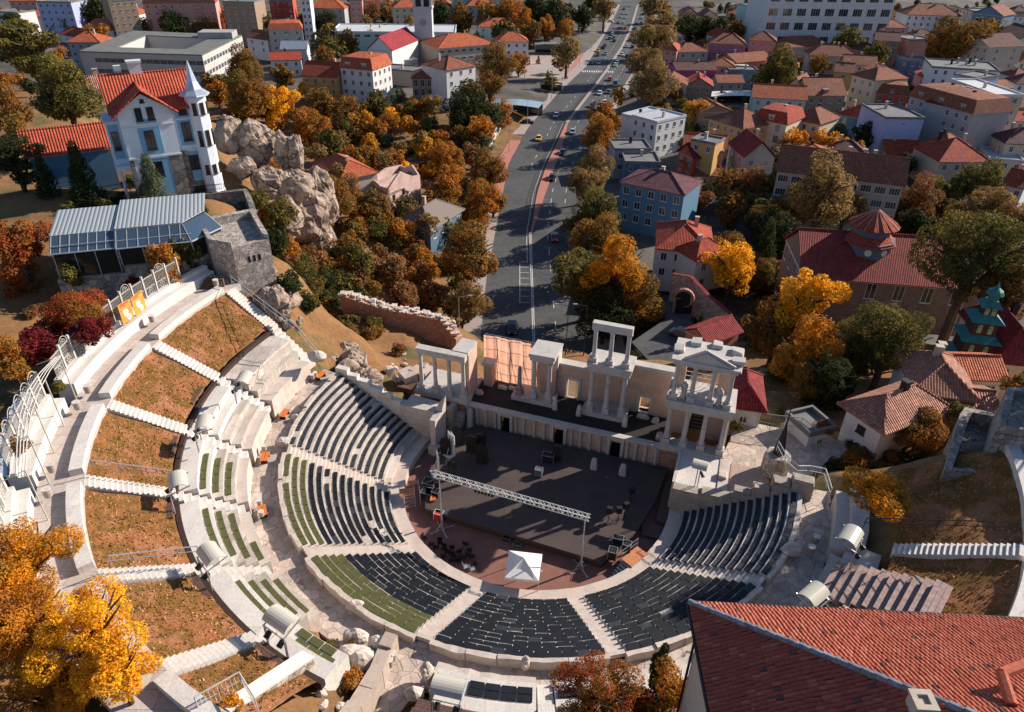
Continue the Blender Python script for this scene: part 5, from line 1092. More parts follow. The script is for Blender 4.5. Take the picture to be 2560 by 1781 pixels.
railing('thin handrail above the white stair on the right slope', [at(*z9(1220, 365), 12.0), at(*z9(2230, 400), 15.5)], .9, 2.2, 0, M_dark)
railing('white guard rail stepping down beside the right terrace', [at(*z6(640, 1430), 7.6), at(*z6(690, 1520), 7.2), at(*z9(770, 20), 6.9), at(*z9(850, 20), 6.6), at(*z9(950, 40), 6.6), at(*z9(990, 170), 6.6)], 1.1, 1.2, .3, M_white)
railing('pale railing at the bottom left corner of the last plot', [at(*z7(1330, 1597), 14.3), at(*z7(1620, 1430), 14.3), at(*z7(1720, 1597), 14.3)], 1.3, 2, .22, M_fence)
# arched lamp shelters
M_poly = _m('milky_polycarbonate', lambda t, b: (b.inputs['Base Color'].__setattr__('default_value', (.5, .47, .4, 1)), b.inputs['Roughness'].__setattr__('default_value', .25), b.inputs['Specular IOR Level'].__setattr__('default_value', .6)))
def shelter(px, zc_, lab, rz=None, w_=2.1, mast=0):
    p = at(*px, zc_+.1); r, th = polar_of(p.x, p.y); rz = R(-109+th)+math.pi/2 if rz is None else rz
    root = T('lamp_shelter', lab, 'lamp shelter', (p.x, p.y, zc_-2.5), rz, 'arched lamp shelters')
    mb = MB(); n_ = 9; rows = []; ri = .78; w_ = w_*.85
    for k in range(n_+1):
        a = R(35+115*k/n_); y, z = ri*math.cos(a), 2.5-.75+ri*math.sin(a)
        rows.append([mb.P(-w_/2, y, z), mb.P(w_/2, y, z), mb.P(w_/2, y*.96, z-.04), mb.P(-w_/2, y*.96, z-.04)])
    for A, B in zip(rows, rows[1:]):
        for k in range(4): mb.f.append([A[k], A[(k+1) % 4], B[(k+1) % 4], B[k]][::-1]); mb.m.append(0)
    O('curved_sheet', mb, M_poly, root, world=False, smooth=False)
    if not mast:
        for x in (-w_/2+.1, w_/2-.1): mb = MB(); mb.tube((x, -.75, 0), (x, -.7, 1.7), .05, 6); mb.tube((x, -.7, 1.7), (x, .75, 2.1), .05, 6); mb.tube((x+.12, -.75, 0), (x+.12, -.7, 1.5), .04, 6); O('post', mb, M_metal, root, world=False)
        mb = MB(); mb.tube((-w_/2, -.7, 1.65), (w_/2, -.7, 1.65), .04, 5); O('crossbar', mb, M_metal, root, world=False)
        for x in (-w_/4, w_/3): mb = MB(); mb.tube((x, -.6, 1.35), (x, -1.0, 1.1), .17, 9, .2); O('floodlight', mb, M_dark, root, world=False)
    else:
        mb = MB(); mb.tube((-.12, 0, -.9), (-.12, 0, 1.8), .05, 6); mb.tube((.12, 0, -.9), (.12, 0, 1.8), .05, 6); mb.box(-.4, .4, -.3, .3, -1, -.9); O('post', mb, M_metal, root, world=False)
        mb = MB(); mb.tube((.2, 0, 1.4), (.5, -.4, 1.2), .15, 8, .18); O('floodlight', mb, M_dark, root, world=False)
shelter(z4(1615, 925), 13.4, 'milky arched lamp shelter between the first two grass plots'); shelter(z4(1350, 1220), 13.4, 'milky arched lamp shelter between the second and third plots'); shelter(z7(1175, 30), 13.4, 'arched lamp shelter at the fourth white stair')
shelter(z7(1395, 515), 13.4, 'arched lamp shelter at the fifth white stair'); shelter(z7(1865, 945), 13.2, 'large arched lamp shelter above the six green mats', w_=2.3); shelter(z8(720, 1395), 10.6, 'brown tinted arched lamp shelter nearest the camera', w_=2.3)
shelter(z9(1145, 395), 13.0, 'bright arched lamp shelter at the right white stair'); shelter(z9(900, 780), 12.4, 'arched lamp shelter just above the big red roof'); shelter(z6(140, 1500), 6.6, 'arched lamp shelter on a short mast on the right terrace', rz=-.4, w_=1.6, mast=1)
# dark benches at the shelters, bins, orange benches
for q, z, l in ((z4(1625, 1060), 11.2, 'narrow dark timber platform under the first lamp shelter'), (z4(1380, 1370), 11.2, 'narrow dark timber platform under the second lamp shelter'), (z7(1210, 200), 11.2, 'narrow dark timber platform under the third lamp shelter'), (z7(1430, 690), 11.2, 'narrow dark timber platform under the fourth lamp shelter'), (z7(1885, 1130), 11.2, 'dark timber platform on the lowest grass plot')):
    p = at(*q, z); r, th = polar_of(p.x, p.y); r = max(31.3, r); root = T('timber_platform', l, 'platform', (p.x, p.y, z-.4), 0, 'dark timber platforms'); dt = math.degrees(1.3/r); mb = MB()
    for k in range(4): mb.ring(r+.18*k, r+.18*k+.16, z-.15, z, th-dt, th+dt, 3)
    O('planks', mb, M_wood, root, uv=False); mb = MB()
    for k in (-.8, .8): mb.ring(r+.05, r+.65, z-.9, z-.16, th+dt*k-.1, th+dt*k+.1, 3)
    O('bearer', mb, M_wood, root, uv=False)
def bin_(px, z, lab, par=None, s=1):
    p = at(*px, z); root = T('litter_bin', lab, 'litter bin', (p.x, p.y, z), 0, 'round slatted stone litter bins'); mb = MB(); n_ = 16; 
    mb.lathe(0, 0, [(.27*s, 0), (.3*s, .05), (.32*s, .72*s)], n_); O('body', mb, blocks('slatted_stone', (.5, .42, .36), .12, 5, .02), root, world=False)
    mb = MB(); mb.lathe(0, 0, [(.25*s, .721*s), (.33*s, .722*s), (.33*s, .78*s), (.25*s, .78*s)], n_); O('rim', mb, M_white_st, root, world=False); mb = MB(); mb.lathe(0, 0, [(.24*s, .73*s), (.24*s, .74*s)], n_); O('liner', mb, M_dark, root, world=False)
for q, z, l in ((z4(1015, 570), 14.6, 'litter bin on the top walk below the banners'), (z4(590, 1040), 14.6, 'litter bin at the upper side of the brown steps on the top walk'), (z4(520, 1150), 14.6, 'litter bin at the lower side of the brown steps on the top walk'), (z4(350, 1565), 14.6, 'litter bin at the end of the middle outer wall'), (z7(325, 160), 14.6, 'litter bin above the yellow tree'), (z4(1440, 330), 14.6, 'white litter bin by the blockhouse steps'), (z8(350, 1245), 6.2, 'upper of the two stone bins in the passage'), (z8(330, 1285), 6.2, 'lower of the two stone bins in the passage'), (z8(250, 1390), 6.2, 'litter bin at the foot of the rubble wall'),
    (z4(2080, 950), 6.3, 'left of two small bins at the far end of the left walkway'), (z4(2100, 935), 6.3, 'right of two small bins at the far end of the left walkway'), (z4(1760, 1425), 6.3, 'small bin behind the orange bench on the left walkway'), (z7(1730, 215), 6.3, 'small bin above the lower orange bench'), (z7(1743, 290), 6.3, 'small bin below the lower orange bench'), (z9(900, 465), 6.3, 'bin in the shade on the right walkway, upper'), (z9(865, 535), 6.3, 'bin in the shade on the right walkway, lower')): bin_(q, z, l, s=.9 if 'small' not in l else .7)
for q, l in ((z4(1890, 1175), 'upper orange slatted bench on the left walkway'), (z4(1760, 1465), 'middle orange slatted bench on the left walkway'), (z7(1745, 250), 'lower orange slatted bench between two small bins'), (z4(2130, 920), 'orange bench at the far end of the left walkway')):
    p = at(*q, 6.4); p.z = 5.9; r, th = polar_of(p.x, p.y); root = T('slatted_bench', l, 'bench', p, R(-109+th)+math.pi/2, 'orange slatted benches')
    mb = MB(); mb.box(-.65, .65, -.32, -.02, .42, .47); mb.box(-.65, .65, .03, .33, .42, .47); O('seat', mb, M_or, root, world=False)
    mb = MB(); mb.box(-.5, -.42, -.3, .3, 0, .42); mb.box(.42, .5, -.3, .3, 0, .42); O('legs', mb, M_dark, root, world=False)
# bottom: rubble wall, passage, last plot edge
mb = MB(); pts = [at(*z8(*q), 5.9) for q in ((60, 1597), (400, 1597), (560, 1400), (600, 1100), (300, 1050), (330, 1300), (150, 1500))]
S('passage_floor', MB() if 0 else (lambda m_: (m_.prism([(p.x, p.y) for p in pts], 5.2, 5.93), m_)[1])(MB()), M_pave)
wallline('rubble_wall', 'thick bright rubble wall of the passage near the bottom', [at(*z8(345, 1095), 7.2), at(*z8(300, 1180), 7.2), at(*z8(240, 1330), 7.6), at(*z8(100, 1560), 8.2), at(*z8(40, 1640), 8.4)], .3, .9, M_rub, jag=.15)
wallline('rubble_wall', 'retaining wall of small rubble below the lowest grass plot', [at(*z7(2060, 1240), 10.6), at(*z7(1640, 1520), 12.9), at(*z7(1500, 1597), 13.6)], .35, .8, crazy('small_rubble', (.44, .37, .31), 2.6, (.16, .12, .09), .08, .3), cap=M_white_st)
# ================================================================ ROADS
M_asph = ground_mat('asphalt', [(.3, (.06, .062, .066)), (.55, (.09, .09, .09)), (.8, (.068, .068, .07))], .12, 1.1, .3, .02)
M_walk = blocks('pale_pavement', (.4, .33, .3), .6, .6, .02, None, (.25, .2, .18), .08, .3, .1); M_pinkw = blocks('pink_brick_paving', (.5, .2, .15), .25, .12, .01, None, (.3, .14, .1), .1, .3, .1)
M_line = plain('road_paint', (.6, .6, .58), .7, 0, .15)
LE = [at(1200, 860, -14), at(1215, 700, -14), at(*z2(1120, 1090), -14), at(*z2(1250, 850), -14), at(*z2(1450, 620), -14), at(*z2(1640, 440), -14), at(*z2(1780, 200), -14), at(*z2(1880, 0), -14)]
LEY = [p.y for p in LE]+[900]; LEX = [p.x for p in LE]+[LE[-1].x+(900-LE[-1].y)*.19]
def le(y): return float(np.interp(y, [20]+LEY, [LEX[0]]+LEX))
def re_(y): return road_cx(y)+float(np.interp(y, [50, 110, 150, 180, 240, 300, 600], [10.5, 11, 14, 13, 12, 13, 15]))
def strip(name, fl_, fr, y0, y1, z, m, step=6, thick=0, **kw):
    mb = MB(); n_ = max(1, int((y1-y0)/step)); pr_ = None
    for k in range(n_+1):
        y = y0+(y1-y0)*k/n_; c = [mb.P(fl_(y), y, z), mb.P(fr(y), y, z)]+([mb.P(fr(y), y, z-thick), mb.P(fl_(y), y, z-thick)] if thick else [])
        if pr_:
            mb.f.append([pr_[0], pr_[1], c[1], c[0]]); mb.m.append(0)
            if thick: mb.f += [[pr_[1], pr_[2], c[2], c[1]], [pr_[3], pr_[0], c[0], c[3]]]; mb.m += [0, 0]
        elif thick: mb.f.append(c[::-1]); mb.m.append(0)
        pr_ = c
    if thick: mb.f.append(pr_); mb.m.append(0)
    return O(name, mb, m, kind='structure', **kw)
strip('road', le, re_, 32, 880, -14.0, M_asph)
strip('pavement', lambda y: le(y)-float(np.interp(y, [60, 200, 215, 300, 600], [3.2, 3.2, 6, 8, 9])), le, 36, 126, -13.87, M_walk, thick=.3)
strip('pavement', lambda y: le(y)-3.6, le, 126, 176, -13.87, M_pinkw, thick=.3)
strip('pavement', lambda y: le(y)-float(np.interp(y, [176, 230, 300, 600], [5, 9, 12, 12])), le, 183, 560, -13.87, M_walk, thick=.3)
strip('cycle_path', lambda y: le(y)-6.8, lambda y: le(y)-4.6, 270, 520, -13.86, M_pinkw)
strip('pavement', re_, lambda y: re_(y)+5, 40, 560, -13.87, M_walk, thick=.3)
strip('median_island', lambda y: road_cx(y)+.1, lambda y: road_cx(y)+float(np.interp(y, [100, 130, 160, 200], [.5, 2.4, 2.6, .8])), 100, 200, -13.86, M_pinkw, thick=.2)
strip('median_island', lambda y: road_cx(y)-.35, lambda y: road_cx(y)+.35, 84, 100, -13.86, M_walk, thick=.2); strip('median_island', lambda y: road_cx(y)-.5, lambda y: road_cx(y)+.9, 200, 560, -13.86, M_walk, thick=.2)
mb = MB()
def dash(off, y0, y1, l, g, w_=.14, rel=road_cx):
    y = y0
    while y < y1:
        e = min(y+l, y1); mb.face([(rel(y)+off-w_/2, y, -13.99), (rel(y)+off+w_/2, y, -13.99), (rel(e)+off+w_/2, e, -13.99), (rel(e)+off-w_/2, e, -13.99)]); y = e+g
dash(-.12, 40, 84, 6, 0); dash(.18, 40, 84, 6, 0); dash(4.0, 40, 420, 3, 5); dash(7.6, 120, 420, 3, 5); dash(-4.2, 150, 420, 3, 5); dash(-.8, 84, 200, 6, 0, .12)
for y in np.arange(66, 86, 2.6): mb.face([(road_cx(y)-2.4, y, -13.99), (road_cx(y)-.5, y, -13.99), (road_cx(y)-.5, y+.12, -13.99), (road_cx(y)-2.4, y+.12, -13.99)])
mb.box(road_cx(75)-2.45, road_cx(75)-2.33, 66, 84, -13.995, -13.988)
for k in range(14): x = le(292)+.6+k*1.05; mb.face([(x, 290, -13.99), (x+.5, 290, -13.99), (x+.7, 294, -13.99), (x+.2, 294, -13.99)])
S('road_markings', mb, M_line)
def rail_fence(lab, fx, y0, y1, h=1.0, m=M_dark, step=3, z=-13.7):
    pts = [Vector((fx(y), y, z)) for y in np.arange(y0, y1, step)]; root = T('guard_fence', lab, 'fence', pts[0]); mb = MB(); mp = MB()
    for a, b in zip(pts, pts[1:]):
        for q in (h, h*.5, .15): mb.tube(a+Vector((0, 0, q)), b+Vector((0, 0, q)), .03, 4)
        for e in range(6): c = a.lerp(b, e/6); mb.tube(c+Vector((0, 0, .15)), c+Vector((0, 0, h)), .012, 3)
    for a in pts: mp = MB(); mp.tube(a, a+Vector((0, 0, h+.1)), .05, 4); O('post', mp, m, root, uv=False)
    O('rails', mb, m, root, uv=False)
rail_fence('dark guard fence along the median of the boulevard', road_cx, 104, 300)
pl = [at(*z2(*q), -13.8) for q in ((1100, 600), (1200, 360), (1440, 350), (1530, 420), (1480, 600), (1300, 660))]
S('plaza', (lambda m_: (m_.prism([(p.x, p.y) for p in pl][::-1], -14.3, -13.84), m_)[1])(MB()), M_walk)
# far side streets
def patch(name, pts, z, m): S(name, (lambda m_: (m_.prism(pts if sum((pts[i][0]*pts[(i+1) % len(pts)][1]-pts[(i+1) % len(pts)][0]*pts[i][1]) for i in range(len(pts))) > 0 else pts[::-1], z-.2, z), m_)[1])(MB()), m)
for q in ([(1520, 640), (1760, 900), (1900, 800), (1660, 620)], [z3(0, 600), z3(500, 640), z3(470, 740), z3(0, 980)], [z3(440, 150), z3(1300, 190), z3(1300, 260), z3(440, 250)], [z3(1900, 1000), z3(2289, 900), z3(2289, 1100), z3(1950, 1120)]):
    patch('side_street', [tuple(at(*e, -13.95)[:2]) for e in q], -13.95, M_asph)
patch('side_street', [tuple(at(*e, -3)[:2]) for e in (z6(0, 330), z6(60, 320), z6(180, 560), z6(60, 700), z6(-180, 640), z6(-300, 520))], -8, M_asph)
# ================================================================ CARS
def carproto(col, lab, cat='car', van=False):
    root = T('parked_car' if cat == 'x' else 'car', lab, cat, (0, 0, 0)); L_, W_ = (2.15, .88) if not van else (2.9, 1.0); hb_ = .78 if not van else 1.0; ht = 1.42 if not van else 2.3
    mb = MB()
    prof_ = [(-L_, .35), (-L_, hb_-.12), (-L_+.12, hb_), (-L_+.95, hb_+.08), (L_-.55, hb_+.1), (L_-.05, hb_+.02), (L_, hb_-.2), (L_, .35)]
    A = [mb.P(-W_+(.06 if z > .7 else 0), y, z) for y, z in prof_]; B = [mb.P(W_-(.06 if z > .7 else 0), y, z) for y, z in prof_]; n_ = len(prof_)
    for k in range(n_): mb.f.append([A[k], A[(k+1) % n_], B[(k+1) % n_], B[k]]); mb.m.append(0)
    mb.f += [A[::-1], B]; mb.m += [0, 0]
    b = O('body', mb, col, root, world=False, uv=False)
    c0_, c1_, r0, r1 = ((-L_+.95, L_-.5, -L_+1.6, L_-1.1) if not van else (-L_+.6, L_-.05, -L_+1.0, L_-.15))
    mb = MB(); lo = [mb.P(x, y, hb_+.06) for x, y in ((-W_+.08, c0_), (W_-.08, c0_), (W_-.08, c1_), (-W_+.08, c1_))]; hi = [mb.P(x, y, ht) for x, y in ((-W_+.24, r0), (W_-.24, r0), (W_-.24, r1), (-W_+.24, r1))]
    for k in range(4): mb.f.append([lo[k], lo[(k+1) % 4], hi[(k+1) % 4], hi[k]]); mb.m.append(0)
    mb.f.append(hi); mb.m.append(0); O('windows', mb, M_glass, root, world=False, uv=False)
    mb = MB(); mb.box(-W_+.22, W_-.22, r0-.03, r1+.03, ht, ht+.035); O('roof_panel', mb, col, root, world=False, uv=False)
    for x in (-W_+.02, W_-.02):
        for y in (-L_+.75, L_-.75): mb = MB(); mb.tube((x-.1, y, .32), (x+.1, y, .32), .32, 10); O('wheel', mb, M_dark, root, world=False, uv=False)
    for x in (-.6, .6): mb = MB(); mb.box(x-.17, x+.17, -L_-.02, -L_+.05, .55, .7); O('headlight', mb, plain('lamp_glass', (.7, .7, .65), .2), root, world=False, uv=False)
    return root
CC = {'black': (.012, .013, .016), 'white': (.6, .6, .6), 'yellow': (.7, .45, .12), 'red': (.35, .015, .015), 'silver': (.35, .36, .38), 'blue': (.03, .06, .14), 'grey': (.1, .1, .11)}
CM = {k: _m('car_paint_'+k, lambda t, b, v=v: (b.inputs['Base Color'].__setattr__('default_value', c4(v)), b.inputs['Roughness'].__setattr__('default_value', .28), b.inputs['Coat Weight'].__setattr__('default_value', .5))) for k, v in CC.items()}
PR = {}
def car(px, col, lab, rz=None, z=None, cat='car', van=False, grp='cars on the boulevard', h=.7):
    zz = -14.0 if z is None else z; p = at(px[0], px[1], zz+h); p.z = zz
    if rz is None: rz = math.atan2(-(road_cx(p.y+5)-road_cx(p.y-5)), 10)+(math.pi if p.x > road_cx(p.y) and 0 else 0)
    k = (col, van)
    if k not in PR: PR[k] = carproto(CM[col], lab, cat, van); r = PR[k]
    else: r = copy_tree(PR[k])
    r.location = p; r.rotation_euler = (0, 0, rz); r['label'] = lab; r['category'] = cat; r['group'] = grp
    return r
for px, col, lab in ((z5(1145, 605), 'black', 'black estate car with lit headlights nearest the stage'), (z5(1428, 5), 'red', 'dark red car in the right lane beside the trees'), (z2(1412, 1178), 'black', 'black car on the right lane in dappled shade'), (z2(1483, 1010), 'black', 'black car behind the white hatchback, by the median'), (z2(1549, 875), 'silver', 'silver car beside the pink median island'), (z2(1323, 918), 'yellow', 'pale yellow taxi in the middle of the left carriageway'), (z2(1440, 765), 'white', 'white car on the left carriageway beyond the taxi'),
    (z2(1680, 700), 'blue', 'dark blue car at the median fence'), (z2(1760, 680), 'white', 'white car beside the dark blue one'), (z2(1728, 618), 'white', 'white car behind the blue one by the fence'), (z2(1790, 610), 'grey', 'dark grey car left of the white van'), (z2(1797, 525), 'red', 'dark red car beside the median, in tree shade'), (z2(1718, 335), 'yellow', 'yellow taxi at the far kerb of the left carriageway'), (z2(1823, 250), 'grey', 'grey car alone on the far left carriageway'),
    (z2(1898, 187), 'red', 'bright red car in the far queue, right one'), (z2(1857, 187), 'red', 'dark red car in the far queue, left one')): car(px, col, lab)
car(z2(1835, 552), 'silver', 'white and blue delivery van in the right lanes', van=True, h=1.2, cat='van')
car(z2(1252, 808), 'black', 'black car parked across the side road by the glass canopy', rz=1.4); car(z2(1800, 142), 'white', 'white car parked on the far pavement', rz=1.3); car(z3(150, 865), 'yellow', 'orange cab parked by the ochre house, rear one', rz=1.45, grp='cabs'); car(z3(150, 903), 'yellow', 'orange cab parked by the ochre house, front one', rz=1.45, grp='cabs')
car(z6(20, 650), 'grey', 'grey car parked in shade right of the arched gate', rz=.9, z=-8)
rc_ = random.Random(5)
for k in range(44):
    y = 310+ (k//4)*24+rc_.uniform(-5, 5); ln = [-9, -5.5, -2.5, 3, 6, 9][(k*3+rc_.randint(0, 1)) % 6]; p = Vector((road_cx(y)+ln, y, -14)); col = rc_.choice(['white', 'black', 'silver', 'grey', 'red', 'blue', 'white'])
    r = copy_tree(PR[(col, False)]); r.location = p; r.rotation_euler = (0, 0, math.atan2(-(road_cx(y+5)-road_cx(y-5)), 10)); r['label'] = 'distant %s car in the dense traffic at the far end of the boulevard' % col; r['group'] = 'distant %s cars' % col
# ================================================================ LAMP POSTS
def lamp(px, h, lab, arms=1, z=-14, rz=0, col=M_metal):
    p = at(*px, z); root = T('street_lamp', lab, 'street lamp', p, rz, 'street lamps of the boulevard'); mb = MB(); mb.tube((0, 0, 0), (0, 0, 1), .14, 6); mb.tube((0, 0, 1), (0, 0, h), .09, 6, .06); O('post', mb, col, root, world=False, uv=False)
    for s_ in ((1,) if arms == 1 else (1, -1)):
        mb = MB(); mb.tube((0, 0, h), (1.6*s_, 0, h+.35), .05, 5); O('arm', mb, col, root, world=False, uv=False); mb = MB(); mb.box(min(1.5*s_, 2.2*s_), max(1.5*s_, 2.2*s_), -.14, .14, h+.3, h+.42); O('lantern', mb, M_metal, root, world=False, uv=False)
for px, h, lab, arms in ((z2(1125, 1015), 12, 'tall street lamp beside the white hoarding', 1), (z2(1247, 832), 11.5, 'tall street lamp in front of the glass canopy', 1), (z2(1408, 660), 11.5, 'street lamp on the pale pavement before the bus shelter', 1), (z2(1513, 490), 9, 'street lamp left of the lone orange street tree', 1), (z2(1592, 445), 9, 'street lamp right of the lone orange street tree', 1), (z2(1670, 345), 11, 'far street lamp on the wide pavement', 1), (z2(1740, 250), 11, 'farthest tall street lamp on the left pavement', 1), (z2(1622, 1400), 9, 'twin arm street lamp between the right hand trees', 2), (z2(1940, 530), 8.5, 'street lamp among the right hand plane trees', 1), (z2(1872, 600), 7, 'short street lamp by the parked van', 1), (z5(800, 800), 11, 'street lamp beside the ancient brick wall', 1)): lamp(px, h, lab, arms)
lamp(z5(1497, 850), 10.5, 'black lamp post behind the pier, left of two', 1, -13, math.pi, M_dark); lamp(z5(1615, 850), 10.5, 'black lamp post behind the pier, right of two', 1, -13, math.pi, M_dark)
for q, l in ((z6(-300, 680), 'globe lamp in the shaded square, nearer the stage'), (z6(-60, 500), 'globe lamp in the shaded square by the two people')):
    p = onto(*q); root = T('globe_lamp', l, 'street lamp', p); mb = MB(); mb.tube((0, 0, 0), (0, 0, 3), .05, 5); O('post', mb, M_dark, root, world=False); mb = MB(); mb.lathe(0, 0, [(.05, 3), (.24, 3.15), (.24, 3.35), (.05, 3.5)], 8); O('globe', mb, M_white, root, world=False)
# hoarding
hp = [at(*z2(965, 1035), -14), at(*z2(1158, 745), -14)]; root = T('hoarding', 'white panelled hoarding with posters beside the pink pavement', 'hoarding', hp[0]); d = (hp[1]-hp[0]); L_ = d.length; d.normalize(); n_ = 12
for k in range(n_):
    a = hp[0]+d*(L_*k/n_); b = hp[0]+d*(L_*(k+.93)/n_); q = Vector((-d.y, d.x, 0))*.05; mb = MB(); mb.prism([(a.x+q.x, a.y+q.y), (a.x-q.x, a.y-q.y), (b.x-q.x, b.y-q.y), (b.x+q.x, b.y+q.y)], -13.6, -10.6); O('panel', mb, plain('poster_grey', (.35, .38, .42), .6, 0, .4, 1) if k % 3 == 1 else M_white, root)
    mb = MB(); mb.tube((a.x, a.y, -14), (a.x, a.y, -10.4), .09, 4); O('post', mb, M_dark, root)
# glass canopy, kiosk, shelter
def canopy(lab, px, z, W, D, h, rz, m, cat='shelter', name='canopy'):
    p = at(*px, z+h); root = T(name, lab, cat, (p.x, p.y, z), rz); mb = MB()
    for k in range(6): u0, u1 = W*k/6, W*(k+1)/6; mb.prism([(u0, 0), (u1-.04, 0), (u1-.04, D), (u0, D)], [h+.5*math.sin(math.pi*e/6) for e in (k, k+1, k+1, k)], [h+.1+.5*math.sin(math.pi*e/6) for e in (k, k+1, k+1, k)])
    O('roof', mb, m, root, world=False)
    for x in (.2, W-.2):
        for y in (.2, D-.2): mb = MB(); mb.tube((x, y, 0), (x, y, h+.1), .08, 5); O('post', mb, M_metal, root, world=False)
    mb = MB(); mb.box(.3, W-.3, D-.4, D-.3, 0, h-.6); O('back_panel', mb, M_glass, root, world=False)
M_gl2 = glass('pale_glass_roof', (.3, .38, .4), .15)
canopy('large pale glass canopy over the underpass stair', z2(1005, 700), -14, 17, 9, 4.5, -.22, M_gl2); canopy('small bus shelter beside the curved low wall', z2(1330, 560), -14, 9, 3, 3, -.1, M_dark); canopy('flat roofed kiosk beyond the plaza', z2(1300, 300), -14, 18, 6, 4.5, .05, M_gl2); canopy('white market awning roof in the right hand block', z3(210, 645), -14, 22, 8, 5, 0, M_white); canopy('white awning beside the brick warehouse', z3(220, 440), -14, 16, 7, 6, 0, M_white)
# ================================================================ TOWN
def C(lab, z_, ax, ay, bx, by, h, D, roof, rh, wall, rc='brown', fl=2, cols=3, side=None, **k):
    zg = k.pop('zg', -14.2); f_ = {1: z1, 2: z2, 3: z3, 5: z5, 6: z6}[z_]; return house(lab, f_(ax, ay), f_(bx, by), (zg+.2)+h, D, roof, rh, wall, rc, fl, cols, side, zg=zg, **k)
G1 = 'apartment blocks on the skyline'
# left and centre background
C('long pink apartment block at the top with red roof', 1, 950, 25, 1430, 20, 20, 16, 'mans', 3, 'pink', 'brown', 5, 9, name='apartment_building', balc=2, group=G1)
C('brownish apartment block right of the long pink one', 1, 1480, 15, 1690, 20, 22, 14, 'flat', 1, 'brown', 'grey', 5, 4, name='apartment_building', group=G1)
C('brick red apartment block with a grid facade', 1, 1790, 5, 1945, 5, 20, 14, 'flat', 1, 'red', 'grey', 5, 4, name='apartment_building', balc=1, group=G1)
C('tall pale grey apartment block at the top', 1, 2000, 0, 2060, 0, 22, 14, 'flat', 1, 'white', 'grey', 6, 2, name='apartment_building', group=G1)
C('grey concrete apartment block at the top left', 1, 240, 15, 470, 20, 20, 14, 'flat', 1, 'lilac', 'grey', 5, 5, name='apartment_building', group=G1)
C('dark brown glazed block left of the pink one', 1, 720, 10, 900, 0, 22, 14, 'flat', 1, 'brown', 'grey', 5, 4, name='apartment_building', group=G1)
C('grey tiled villa block at the top with red hipped roof', 1, 2070, 55, 2289, 60, 15, 14, 'hip', 4, 'grey', 'orange', 3, 4, name='apartment_building')
C('low cream house with long red hipped roof, top left', 1, 175, 115, 400, 110, 8, 14, 'hip', 3.5, 'cream', 'orange', 2, 3, side='R')
C('small white house with red pyramid roof left of the school', 1, 555, 185, 740, 205, 9, 10, 'hip', 4, 'white', 'orange', 2, 2, side='R')
C('white cluttered house at the left edge', 1, -30, 80, 95, 90, 14, 12, 'flat', 1, 'white', 'grey', 3, 3)
C('red roofed sheds behind the great pine', 1, 400, 230, 560, 260, 6, 12, 'gx', 3, 'white', 'red', 1, 2)
C('grey three storey house with red roof right of the school', 1, 1785, 200, 2010, 195, 15, 13, 'mans', 2.5, 'grey', 'orange', 3, 3, side='R', balc=1)
C('small white house below the grey three storey one', 1, 1640, 250, 1780, 270, 10, 10, 'gx', 3, 'white', 'brown', 2, 2)
C('white gabled house with low red roof and green awning', 1, 1800, 405, 2000, 400, 9, 9, 'gx', 2.5, 'white', 'red', 2, 3)
C('pale grey tin roofed house beside the gabled one', 1, 1870, 330, 2040, 330, 9, 8, 'gx', 3, 'white', ridged('tin_roof', (.4, .45, .5), .5), 2, 2)
C('terracotta roofed ochre house left of the dormered white block', 1, 2010, 505, 2240, 520, 13, 10, 'gx', 4, 'ochre', 'red', 3, 4, balc=2)
# school with court
sA, sB, sC_, sD = [at(*z1(*q), 0.5) for q in ((525, 345), (1345, 370), (1610, 240), (885, 208))]
root = T('school_building', 'large pale three storey block with flat grey roof around a courtyard', 'school', (sA.x, sA.y, -14), math.atan2(sB.y-sA.y, sB.x-sA.x))
P4 = [sA, sB, sC_, sB+(sD-sA)*0+(sC_-sB)*0 if 0 else sD]; cen = sum(P4, Vector())/4; inn = [p.lerp(cen, .42) for p in P4]; mb = MB(); mr = MB()
for k in range(4):
    a, b, c, d = P4[k], P4[(k+1) % 4], inn[(k+1) % 4], inn[k]; mb.prism([(p.x, p.y) for p in (a, b, c, d)], -15, .3); mr.prism([(p.x, p.y) for p in (a, b, c, d)], .3, .75)
O('wall', mb, wallc('beige') if 0 else plaster('school_render', (.5, .46, .43), (.3, .25, .2), .4, .08), root); rr = O('roof', mr, plain('grey_bitumen', (.16, .165, .15), .9, 0, .2, .3), root)
q = sC_.lerp(cen, .25); mb = MB(o=(q.x, q.y, 0), a=.1); mb.box(-9, 5, -5, 4, .75, 3.2); O('roof_hut', mb, wallc('grey'), rr)
M_bd = plain('white_band', (.55, .52, .5), .8); inv = root.location; ang_ = root.rotation_euler.z
def facew(a, b, n_, zs, w_, h, skip=0):
    d = (b-a); L_ = math.hypot(d.x, d.y); an = math.atan2(d.y, d.x)
    for z in zs:
        for k in range(skip, n_):
            p = a.lerp(b, (k+.5)/n_)-Vector((a.x, a.y, 0))*0; q = Vector((p.x-inv.x, p.y-inv.y, 0)); q.rotate(Matrix.Rotation(-ang_, 3, 'Z')); window(root, q.x, q.y-.0, z+14, an-ang_, w_, h, M_white, True)
facew(sA, sB, 17, (-2.3, -6.2, -10), 3.0, 1.7, 2); facew(sB, sC_, 14, (-2.3, -6.2, -10), 2.6, 1.7)
q = onto(*z1(600, 430)); 
